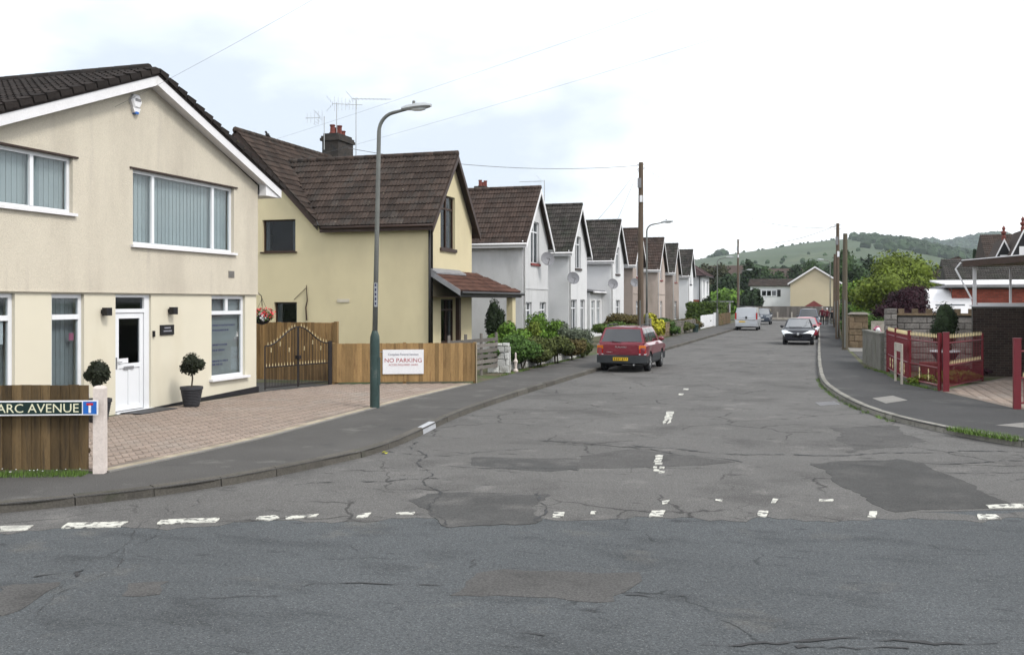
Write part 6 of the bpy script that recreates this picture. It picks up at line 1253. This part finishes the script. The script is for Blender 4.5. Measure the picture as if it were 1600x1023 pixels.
for p in (a, b): mb = MB(); mb.tube([p + Vector((0, 0, -.05)), p + Vector((0, 0, 1.13))], .034, 4); mb.build('leg', 'concrete', t)
mb = MB(); v = (b - a).normalized() * .03; n_ = Vector((-v.y, v.x, 0)); mb.hexa([a + v + n_, b - v + n_, b - v - n_, a + v - n_, ] and [p + Vector((0, 0, .9)) for p in (a + v + n_ * .5, b - v + n_ * .5, b - v - n_ * .5, a + v - n_ * .5)] + [p + Vector((0, 0, 1.13)) for p in (a + v + n_ * .5, b - v + n_ * .5, b - v - n_ * .5, a + v - n_ * .5)]); mb.build('plate', 'concrete', t)
# planter with conifer, pots and low planting behind the railings
t = thing('conifer_planter', 'rounded dark conifer in a tall white rimmed planter behind the red gate', 'potted plant', (3.66, 32.1, 0)); c = Vector((3.66, 32.1, 0)); rnd = random.Random(3)
mb = MB(); mb.lathe(c, [(.3, 0), (.3, .06), (.22, .12), (.24, .5), (.4, .74), (.4, .78), (.3, .78)], 18); mb.build('pot', 'pot_dark', t, 40); mb = MB(); mb.lathe(c + Vector((0, 0, .77)), [(.41, 0), (.44, .01), (.44, .045), (.41, .05)], 20); mb.build('rim', 'white_paint', t)
mb = MB(); el = [(c + Vector((0, 0, 1.55)), (.38, .38, .75))] + crown_ells(c + Vector((0, 0, 1.6)), (.38, .38, .72), 8, rnd, .55)
for e in el: mb.blob(e[0], [x * .85 for x in e[1]], 9, 8, rnd=rnd)
foliage(mb, el, 4200, .035, rnd, up=.8); mb.build('foliage', 'leaf_conifer', t)
c = Vector((3.2, 31.6, 0)); mb = MB(); mb.lathe(c, [(.22, 0), (.3, .35), (.32, .4), (.32, .48), (.2, .48)], 16); po = tag(mb.build('plant_pot', 'brick_sill', smooth=40), 'dark red plant pot behind the red railings', 'pot')
shrub('low_shrub', 'low yellow green plants behind the bars of the red gate', (3.75, 29.9, 0), .55, .42, 'leaf_yellowgreen', 1800, .045, seed=51); shrub('low_shrub', 'small yellow green plants at the foot of the red railings', (2.75, 29.0, 0), .4, .3, 'leaf_yellowgreen', 1400, .04, seed=52)
shrub('low_shrub', 'purple heather clump behind the open red gate', (4.3, 31.2, 0), .5, .45, 'leaf_purple', 1400, .045, seed=53)
# carport
t = thing('carport', 'brown brick carport with flat roof and open white framed screen', 'carport', (6.8, 31, 0))
Fq = Fr((0, 33.0), (1, 0), (0, -1)); xl, xr = 4.55, 10.5; zs = 2.16
def brickwork(t, fr, s0, s1, z1, mt, n_parts, near_s, bw=.225, bh=.075):
    fm = MB(); fr.box(fm, s0, s1, 0, z1, -.22, -.006); fm.build('brick_core', 'mortar', t); rnd = random.Random(6); sp = []
    for r in range(int(z1 / bh)):
        s = s0 - (r % 2) * bw / 2
        while s < s1 - .02:
            a, b = max(s0, s) + .005, min(s1, s + bw) - .005
            if b - a > .03: sp.append((a, b, r * bh + .005, (r + 1) * bh - .005))
            s += bw
    sp.sort(key=lambda q: abs(q[0] - near_s) + abs(q[2] - 1.2) * .5); rest = MB()
    for i, q in enumerate(sp):
        mb = MB() if i < n_parts else rest; fr.box(mb, *q, -.05, rnd.uniform(-.002, .003))
        if i < n_parts: mb.build('brick', mt, t)
    if rest.v: rest.build('brick_courses', mt, t, kind='stuff')
brickwork(t, Fq, xl, xr, zs, 'brick_brown', 290, 4.6)
p = MB(); Fq.box(p, xl - .06, xr, zs, zs + .05, -.25, .05); p.build('sill', 'white_paint', t)
for x in (xl + .02, xl + 1.05, xl + 2.0, xl + 3.4, xl + 4.8): p = MB(); Fq.box(p, x, x + (.1 if x < xl + .1 else .06), zs + .05, 3.42, -.13, -.03); p.build('screen_post', 'white_paint', t)
p = MB(); Fq.box(p, xl + .15, xr, zs + .05, zs + .12, -.12, -.04); p.build('screen_rail', 'white_paint', t)
rf = [(4.3, 33.3), (7.4, 24.2), (13, 23), (13, 33.3)]  # near end carried forward out of view to keep skylight off the bricks
p = MB(); p.prism([(x, y, 3.42 + (x - 4.3) * .012) for x, y in rf], (0, 0, .2)); p.build('flat_roof', 'dark_wood', t)
p = MB(); p.prism([(x - .03, y, 3.61) for x, y in rf[:2]] + [(x + .05, y, 3.61) for x, y in rf[:2][::-1]], (0, 0, .028)); p.build('roof_trim', 'white_paint', t)
p = MB(); p.tube([(4.25, 33.25, 3.55), (4.1, 33.3, 3.35), (4.55, 33.2, 2.4)], .03, 8); p.build('downpipe', 'white_paint', t)
for x, y in ((7.5, 24.4), (12.6, 23.3)): p = MB(); p.box(x, x + .1, y, y + .1, 0, 3.43); p.build('roof_post', 'dark_wood', t) if x > 6 else None
p = MB(); p.box(xr, xr + .2, 23.6, 33.0, 0, 3.42); p.build('side_wall', 'brick_brown', t)  # unseen wall added to darken the inside of the carport
# garage, caravan and roofs behind
t = thing('brick_garage', 'red brick garage with pale flat roof seen through the carport screen', 'garage', (16, 54, 0)); Fg = Fr((0, 50.5), (1, 0), (0, -1)); xl = PY(1487, 460, 50.5).x
brickwork(t, Fg, xl, xl + 6.4, 2.97, 'brick_red', 0, xl); p = MB(); p.box(xl, xl + .2, 50.7, 57, 0, 2.97); p.box(xl + 6.2, xl + 6.4, 50.7, 57, 0, 2.97); p.build('side_wall', 'brick_red', t)
p = MB(); p.box(xl - .3, xl + 6.6, 50.1, 57.2, 3.0, 3.12); p.build('fascia', 'lead', t); p = MB(); p.hexa([(xl - .3, 50.1, 3.122), (xl + 6.6, 50.1, 3.122), (xl + 6.6, 57.2, 3.4), (xl - .3, 57.2, 3.4), (xl - .3, 50.1, 3.17), (xl + 6.6, 50.1, 3.17), (xl + 6.6, 57.2, 3.5), (xl - .3, 57.2, 3.5)]); p.build('flat_roof', 'white_paint', t)
t = thing('caravan', 'white caravan between the purple bush and the brick garage', 'caravan', (6.2, 52, 0)); xc = PY(1452, 460, 50).x
p = MB(); sec = [(50.6, .55), (50.2, 1.0), (50.1, 1.7), (50.35, 2.35), (50.8, 2.75), (51.6, 2.95), (55.2, 2.95), (55.8, 2.6), (56, 1.7), (55.8, .55)]; p.prism([(xc, y, z) for y, z in sec], (1.9, 0, 0)); p.build('shell', 'white_paint', t)
p = MB(); p.hexa([(xc + .3, 50.12, 1.45), (xc + 1.6, 50.12, 1.45), (xc + 1.6, 50.3, 1.45), (xc + .3, 50.3, 1.45), (xc + .3, 50.28, 2.2), (xc + 1.6, 50.28, 2.2), (xc + 1.6, 50.4, 2.2), (xc + .3, 50.4, 2.2)]); p.build('window', 'car_glass', t)
for sg in (xc + .1, xc + 1.7): p = MB(); p.lathe((sg, 53, .32), [(.32, -.08), (.32, .08), (.1, .09)], 14, axis='X'); p.build('wheel', 'tyre', t)
def roofhouse(lb, cx, cy, w, dpt, eave, ridge, wallm, tilem, along='x', hip=0, name='house', barge=None, tl=True, seed=1, z0=0, rot=0):
    t = thing(name, lb, 'house', (cx, cy, z0)); x0, x1, y0, y1 = cx - w / 2, cx + w / 2, cy - dpt / 2, cy + dpt / 2; p = MB(); p.box(x0, x1, y0, y1, z0 - .3, eave); p.build('wall', wallm, t); o = .35
    if along == 'x': A = [(x0 - o, y0 - o, eave - .1), (x1 + o, y0 - o, eave - .1), (x1 + o, y1 + o, eave - .1), (x0 - o, y1 + o, eave - .1), (x0 - o + hip, cy, ridge), (x1 + o - hip, cy, ridge)]; Fc_ = [(0, 1, 5, 4), (2, 3, 4, 5), (1, 2, 5), (3, 0, 4), (3, 2, 1, 0)]
    else: A = [(x0 - o, y0 - o, eave - .1), (x1 + o, y0 - o, eave - .1), (x1 + o, y1 + o, eave - .1), (x0 - o, y1 + o, eave - .1), (cx, y0 - o + hip, ridge), (cx, y1 + o - hip, ridge)]; Fc_ = [(1, 2, 5, 4), (3, 0, 4, 5), (0, 1, 4), (2, 3, 5), (3, 2, 1, 0)]
    if along == 'y' and not hip: Fc_ = Fc_[:2]
    p = MB(); p.add(A, Fc_); r = p.build('roof', tilem, t)
    if tl:
        if along == 'x': ey = Vector((0, cy - y0 + o, ridge - eave + .1)); tiles(r, A[0], (1, 0, 0), ey, x1 - x0 + 2 * o, ey.length, .33, .34, tilem, (lambda q: (q.x - A[0][0]) > hip * (q.z - A[0][2]) / (ridge - A[0][2]) and (A[1][0] - q.x) > hip * (q.z - A[0][2]) / (ridge - A[0][2])) if hip else None, seed=seed)
        else:
            for sg in (-1, 1): ey = Vector((-sg * (w / 2 + o), 0, ridge - eave + .1)); tiles(r, (cx + sg * (w / 2 + o), y0 - o, eave - .1), (0, 1, 0), ey, dpt + 2 * o, ey.length, .33, .34, tilem, (lambda q: (q.y - (y0 - o)) > hip * (q.z - eave + .1) / (ridge - eave + .1)) if hip else None, seed=seed)
            if hip: ey = Vector((0, hip, ridge - eave + .1)); tiles(r, A[0], (1, 0, 0), ey, w + 2 * o, ey.length, .33, .34, tilem, lambda q: abs(q.x - cx) < (w / 2 + o) * (1 - (q.z - eave + .1) / (ridge - eave + .1)), seed=seed)
    if along == 'y' and not hip:
        p = MB(); p.prism([(x0, y0 + .02, eave - .05), (x1, y0 + .02, eave - .05), (cx, y0 + .02, ridge - .12)], (0, .2, 0)); p.build('gable', wallm, t)
        for sg in (-1, 1):
            B_ = Vector((cx + sg * (w / 2 + o), y0 - o - .02, eave - .1)); C_ = Vector((cx, y0 - o - .02, ridge)); p = MB(); p.hexa([B_ + Vector((0, 0, -.18)), C_ + Vector((0, 0, -.18)), C_ + Vector((0, .05, -.18)), B_ + Vector((0, .05, -.18)), B_ + Vector((0, 0, .05)), C_ + Vector((0, 0, .05)), C_ + Vector((0, .05, .05)), B_ + Vector((0, .05, .05))]); p.build('bargeboard', barge or 'white_paint', t)
    return t
c = AT(1490, 400, 105); roofhouse('house with a steep brown hipped roof behind the caravan', c.x + .3, c.y, 7.2, 8, 4.2, 7.2, 'brick_brown', 'tile_brown', 'y', 3.2, name='hipped_house', seed=61)
c = AT(1560, 400, 68); roofhouse('bungalow with long brown tiled roof behind the brick garage', c.x + .8, c.y, 8.4, 8, 3.1, 5.35, 'brick_red', 'tile_mossy', 'x', 0, name='bungalow', seed=62)
c = AT(1584, 400, 82); th_ = roofhouse('tall house with white gabled dormers at the right edge', c.x + 4.5, c.y + 2, 13, 8, 5.2, 8.2, 'roughcast_white', 'tile_brown', 'x', 0, name='dormer_house', seed=63)
for i, (px, py) in enumerate(((1569, 373), (1599, 359))):
    a = AT(px, py, 77 - i * 2); p = MB(); p.prism([(a.x - 1.15, a.y, a.z - 2.6), (a.x + 1.15, a.y, a.z - 2.6), (a.x, a.y, a.z)], (0, 4, 0)); do = p.build('dormer', 'tile_brown', th_)
    p = MB(); p.prism([(a.x - 1.05, a.y - .06, a.z - 2.6), (a.x + 1.05, a.y - .06, a.z - 2.6), (a.x, a.y - .06, a.z - .2)], (0, .05, 0)); p.build('dormer_face', 'black_trim', do); p = MB(); p.box(a.x - .3, a.x + .3, a.y - .1, a.y - .065, a.z - 2.4, a.z - 1.3); p.build('dormer_window', 'white_paint', do)
    for sg in (-1, 1): p = MB(); A, B = Vector((a.x + sg * 1.3, a.y - .12, a.z - 2.85)), Vector((a.x, a.y - .12, a.z + .02)); v = Vector((0, 0, -.25)); p.hexa([A + v, B + v, B + v + Vector((0, .05, 0)), A + v + Vector((0, .05, 0)), A, B, B + Vector((0, .05, 0)), A + Vector((0, .05, 0))]); p.build('bargeboard', 'white_paint', do)
    p = MB(); p.lathe((a.x, a.y + .2, a.z - .1), [(.16, 0), (.16, .3), (.08, .4), (.2, .55), (.2, .65), (.08, .75), (.14, .95), (.02, 1.15)], 8); p.build('finial', 'terracotta', do)
# gate pillars, thresholds and walls up the right pavement
t = thing('gate_pillar', 'broad brown rendered gate pillar with grey cap on the right pavement', 'pillar', (1.8, 51.9, 0)); rubble(t, (1.42, 51.35), (2.3, 51.35), 1.68, .9, 'sandstone', 8, .5); rubble(t, (1.40, 55.2), (1.40, 51.36), 1.55, .3, 'sandstone', 9, .5)
mb = MB(); mb.add([(1.32, 51.25, 1.68), (2.4, 51.25, 1.68), (2.4, 52.3, 1.68), (1.32, 52.3, 1.68), (1.5, 51.45, 1.79), (2.2, 51.45, 1.79), (2.2, 52.1, 1.79), (1.5, 52.1, 1.79)], [(0, 1, 5, 4), (1, 2, 6, 5), (2, 3, 7, 6), (3, 0, 4, 7), (4, 5, 6, 7), (3, 2, 1, 0)]); mb.build('cap', 'stone_grey', t)
st_(sheet([(1.35, 47.6), (2.7, 47.6), (2.7, 51.2), (1.35, 51.2)], .006).build('drive_threshold', 'slab')); st_(sheet([(1.62, 39.4), (2.7, 39.4), (2.7, 47.4), (1.45, 47.4)], .004).build('garden_path', 'pavement_left'))
t = thing('garden_wall', 'mossy low wall beyond the brown gate pillar', 'wall', (1.6, 63, 0)); rubble(t, (1.42, 72), (1.42, 56), 1.0, .25, 'sandstone', 10, .5)
t = thing('garden_wall', 'far low garden wall beside the walkers', 'wall', (1.6, 85, 0)); rubble(t, (1.42, 98), (1.42, 74), .9, .25, 'stone_grey', 11, .6)
t = thing('rendered_wall', 'cream rendered wall with a pale plant behind the block wall', 'wall', (4, 46, 0)); mb = MB(); mb.box(2.2, 6, 46, 46.2, 0, 1.45); mb.build('wall_face', 'concrete', t)
shrub('flowering_plant', 'small pink and white flowering plant beside the stone pillar', (1.98, 37.6, 1.1), .15, .35, 'flower_pink', 500, .04, seed=54)
mb = MB(); mb.blob((2.02, 37.3, 1.28), (.08, .08, .1), 8, 6); tag(mb.build('white_flowers', 'flower_white'), 'white flower head poking over the grey block wall', 'flowers')
shrub('ivy', 'dark ivy round the foot of the nearest right pole', (1.45, 55.5, 0), .4, 1.7, 'leaf_mid', 1500, .08, seed=55); shrub('ivy', 'dark shrub behind the tallest right pole', (1.9, 68, 0), .8, 2.2, 'leaf_dark', 1800, .1, seed=56); shrub('ivy', 'overgrown hedge beside the three walkers', (2.0, 88, 0), .8, 2.4, 'leaf_mid', 1600, .11, seed=57)
shrub('garden_shrub', 'dark green shrubs above the brown gate pillar', (3.2, 58, 0), 1.3, 2.1, 'leaf_mid', 3000, .09, seed=58)
tree('garden_tree', 'yellow green leafy tree behind the purple bush', (4.75, 64.5, 0), 5.75, 3.0, 'leaf_yellowgreen', 15000, .095, seed=71, k=34, clear=.08, sub=.36, core=.6)
tree('garden_tree', 'green bushy tree between the poles and the yellow green tree', (3.0, 78, 0), 5.0, 2.2, 'leaf_bright', 4500, .13, seed=72, k=16, clear=.05, sub=.4)
shrub('purple_bush', 'dense purple leaved bush above the block wall', (3.3, 42.2, 0), 1.32, 3.2, 'leaf_purple', 9000, .05, seed=73, k=18, z0=1.1, sub=.42)

# ================================================================== FAR END: FENCE, HOUSES, TREES, HILLS
t = thing('board_fence', 'weathered grey board fence closing the end of the street', 'fence', (-3, 131.4, 0)); planks(t, (-9.5, 131.5), (2.4, 131.5), .25, 1.75, .3, 'fence_grey', seed=12)
for i in range(7): mb = MB(); x = -9 + i * 1.8; mb.box(x, x + .18, 131.2, 131.4, 0, 1.0); mb.build('post', 'concrete', t)
mb = MB(); mb.box(-9.5, 2.4, 131.3, 131.6, 0, .3); mb.build('gravel_board', 'concrete', t)
t = roofhouse('cream house showing its blank gable at the end of the street', -.65, 146, 6.6, 11, 5.0, 7.25, 'far_cream', 'tile_brown', 'y', 0, name='gable_house', seed=64); sh_ = thing('garden_shed', 'red roofed shed peeping over the end fence', 'shed', (-.75, 135, 0)); p = MB(); p.box(-1.8, .3, 134, 137, 0, 1.75); p.build('wall', 'fence_brown', sh_); p = MB(); p.prism([(-2.0, 133.8, 1.7), (.5, 133.8, 1.7), (-.75, 133.8, 2.5)], (0, 3.4, 0)); p.build('roof', 'brick_sill', sh_)
wh = roofhouse('white house with black shutters behind the end fence', -7.0, 156, 6.4, 8, 4.85, 5.9, 'white_wall', 'tile_brown', 'x', 0, name='shuttered_house', seed=65); Fw = Fr((0, 152), (1, 0), (0, -1))
for a, b, m_ in ((-8.55, -6.3, 'upvc'),):
    p = MB(); Fw.box(p, a, b, 3.2, 4.15, .01, .06); wo = p.build('window', 'upvc', wh)
    for i in range(3): p = MB(); Fw.box(p, a + .1 + i * .74, a + .7 + i * .74, 3.3, 4.05, .06, .07); p.build('pane', 'car_glass', wo)
for a in (-9.2, -6.2): p = MB(); Fw.box(p, a, a + .5, 3.15, 4.2, .01, .05); p.build('shutter', 'black_trim', wh)
roofhouse('white bungalow with brown roof among the hillside trees', *AT(1140, 440, 260)[:2], 11, 8, 9.6, 12.2, 'white_wall', 'tile_redbrown', 'x', 0, name='bungalow', tl=False, z0=4); roofhouse('brown roofed house half hidden by the far trees', *AT(1232, 430, 260)[:2], 14, 8, 8.6, 11.4, 'white_wall', 'tile_redbrown', 'x', 0, name='bungalow', tl=False, z0=4)
c = AT(1124, 470, 124); t = thing('conservatory', 'small white glazed porch past the hipped house', 'conservatory', (c.x, c.y, 0))
for i in range(5): p = MB(); p.box(c.x - 1.5 + i * .7, c.x - 1.42 + i * .7, c.y, c.y + .08, 0, 2.3); p.build('mullion', 'white_paint', t)
p = MB(); p.box(c.x - 1.5, c.x + 1.4, c.y + .02, c.y + .05, .6, 2.2); p.build('pane', 'car_glass_clear', t); p = MB(); p.box(c.x - 1.5, c.x + 1.4, c.y, c.y + .1, 0, .6); p.build('dwarf_wall', 'white_wall', t); p = MB(); p.box(c.x - 1.7, c.x + 1.6, c.y - .2, c.y + 2.5, 2.3, 2.45); p.build('roof', 'lead', t)
FT = 'trees beyond the end of the street'
for i, (px, top_, wpx, d, lb, leaf) in enumerate([
    (1112, 402, 52, 185, 'brownish tree just above the hipped house roof', 'leaf_far_brown'), (1090, 405, 40, 190, 'dull tree tucked behind the last gable', 'leaf_far_brown'), (1171, 404, 34, 170, 'dark rounded tree right of the slim far pole', 'leaf_far_dark'), (1138, 446, 58, 140, 'bright green low tree left of the silver van', 'leaf_bright'), (1172, 446, 40, 132, 'dark evergreen bush above the silver van', 'leaf_far_dark'),
    (1130, 424, 60, 165, 'dark tree behind the bright green low tree', 'leaf_far_dark'), (1196, 412, 50, 195, 'mid green tree above the shuttered house', 'leaf_far'), (1222, 416, 46, 190, 'green tree left of the cream gable', 'leaf_far'), (1248, 410, 46, 185, 'dark tree behind the roof of the cream gable house', 'leaf_far_dark'), (1272, 399, 54, 180, 'tall tree peeping above the cream gable', 'leaf_far'), (1300, 410, 46, 190, 'dull green tree behind the right hand poles', 'leaf_far_dark'),
    (1328, 382, 62, 160, 'largest dark green tree behind the right hand poles', 'leaf_far'), (1358, 396, 44, 170, 'dark tree above the yellow green tree', 'leaf_far_dark'), (1335, 430, 40, 120, 'leafy tree right of the cream gable house', 'leaf_far'), (1385, 405, 50, 190, 'far tree over the yellow green crown', 'leaf_far_dark'), (1430, 398, 50, 200, 'far tree right of the yellow green crown', 'leaf_far'), (1155, 424, 40, 200, 'far tree below the white bungalow', 'leaf_far'), (1210, 424, 50, 172, 'low tree right above the shuttered house roof', 'leaf_far_dark')]):
    c = AT(px, top_, d); tree('far_tree', lb, (c.x, c.y, 0), c.z, wpx / 2 * d / FPX, leaf, 3000, .30, group=FT, seed=200 + i, k=14, clear=.08, core=.7)
def spruce(px, top_, d, lb, w):
    c = AT(px, top_, d); t = thing('spruce', lb, 'tree', (c.x, c.y, 0)); rnd = random.Random(px); mb = MB(); h = c.z
    for i in range(2600): k = rnd.random() ** .7; r = w * (1 - k) * rnd.uniform(.5, 1.05) * (.75 + .25 * math.sin(k * 40)); a = rnd.uniform(0, 6.28); leafcard(mb, Vector((c.x + r * math.cos(a), c.y + r * math.sin(a), h * (.1 + .9 * k))), Vector((math.cos(a), math.sin(a), .5)).normalized(), .3, rnd)
    mb.build('crown', 'leaf_far_dark', t); s = MB(); s.tube([(c.x, c.y, -.2), (c.x, c.y, h * .9)], [.2, .03], 6); s.build('trunk', 'bark', t)
spruce(1523, 391, 150, 'pointed dark spruce above the carport roof', 1.9); spruce(1549, 403, 160, 'lower dark conifer right of the pointed spruce', 1.9)
def hill(name, ridge, D, d0, wooded, mt, back=1.25, p=1.0):
    cols = [-700 + 25 * i for i in range(131)]; rnd = random.Random(4); rows = 26; vs = []; fs = []
    for j in range(rows + 6):
        for x in cols:
            yr = lerpf(ridge, x); zr = CH + (HZ - yr) * D / FPX; v = j / rows
            if v <= 1: d = d0 + (D - d0) * v; z = zr * (v ** p); z += 2.0 * math.sin(x * .05 + j) * v * (1 - v) * 3
            else: d = D * (1 + (v - 1) * 1.4); z = zr * (1 - ((v - 1) / .24) ** 2 * .9)
            q = AT(x, HZ, d); vs.append((q.x, q.y, max(-.15, z) if j else -3))
    n = len(cols)
    for j in range(rows + 5): fs += [(j * n + i, j * n + i + 1, (j + 1) * n + i + 1, (j + 1) * n + i) for i in range(n - 1)]
    return st_(MB().add(vs, fs).build(name, mt, smooth=True))
R1 = [(-700, 450), (0, 440), (800, 425), (1040, 413), (1085, 407), (1110, 401), (1150, 396), (1200, 389), (1250, 381), (1300, 375), (1345, 372), (1380, 376), (1420, 380), (1450, 387), (1500, 397), (1560, 404), (1700, 415), (2500, 440)]
R2 = [(-700, 460), (1200, 430), (1360, 396), (1410, 384), (1445, 383), (1475, 387), (1500, 381), (1545, 374), (1568, 373), (1600, 378), (1700, 386), (2500, 430)]
hill('hill', R1, 1350, 230, False, 'hill_grass', p=1.15); hill('far_hill', R2, 2500, 1600, True, 'hill_wood', p=.8)
def wood(lb, ridge, D, x0, x1, n, vlo, vhi, rmin, rmax, seed, d0, p, dens=None):
    rnd = random.Random(seed); mb = MB()
    for i in range(n):
        x = rnd.uniform(x0, x1); v = rnd.uniform(vlo, vhi); zr = CH + (HZ - lerpf(ridge, x)) * D / FPX; d = d0 + (D - d0) * v; q = AT(x, HZ, d); r = rnd.uniform(rmin, rmax)
        if dens and rnd.random() > dens(x, v): continue
        mb.blob((q.x, q.y, zr * v ** p + r * .45), (r, r, r * rnd.uniform(.8, 1.1)), 7, 5, jit=.22, rnd=rnd)
    tag(mb.build('wood', 'leaf_hill'), lb, 'wood', kind='stuff')
wood('far blue green wood covering the right hand hills', R2, 2500, 1380, 1720, 2400, .35, 1.0, 8, 16, 1, 1600, .8)
wood('dark wood on the right shoulder of the green hill', R1, 1350, 1330, 1520, 1100, .66, .985, 4, 7, 2, 230, 1.15, lambda x, v: min(1, max(0, (x - 1330) / 70)) * (1 if v > .9 - (x - 1330) * .0022 else .12))
wood('scattered hedgerow trees across the green hillside', R1, 1350, 1080, 1420, 26, .3, .6, 1.4, 2.4, 3, 230, 1.15)
wood('few wind bent trees on the skyline of the green hill', R1, 1350, 1085, 1360, 40, .99, 1.0, .8, 1.9, 4, 230, 1.15)
mb = MB(); rnd = random.Random(5)
for px, py, r in ((1119, 398, 4.5), (1123, 397, 6), (1129, 396, 6.5), (1133, 397, 5.5), (1126, 398, 5.5), (1113, 400, 3), (1108, 401, 2.5)):
    q = AT(px, py, 1330); mb.blob(q, (r, r, r), 10, 8, jit=.12, rnd=rnd)
tag(mb.build('grove', 'leaf_hill'), 'dark clump of trees on the left skyline of the hill', 'wood', kind='stuff')
wood('dense trees filling the foot of the green hill', R1, 1350, 1060, 1480, 420, .03, .16, 3.5, 6.5, 6, 230, 1.15)
# ------------------------------------------------------------------ the air
hm = bpy.data.materials.new('haze'); hm.use_nodes = True; hn = hm.node_tree; hn.nodes.remove(hn.nodes['Principled BSDF']); pv = hn.nodes.new('ShaderNodeVolumePrincipled'); pv.inputs['Color'].default_value = (.80, .88, .97, 1); pv.inputs['Density'].default_value = .00014
hn.links.new(pv.outputs[0], hn.nodes['Material Output'].inputs['Volume']); MATS['haze'] = hm
hz = MB().box(-4700, 4700, -4700, 4700, -4.2, 235).build('haze', 'haze'); hz['kind'] = 'stuff'; hz['label'] = 'thin pale haze over the distant hills'; hz['category'] = 'haze'
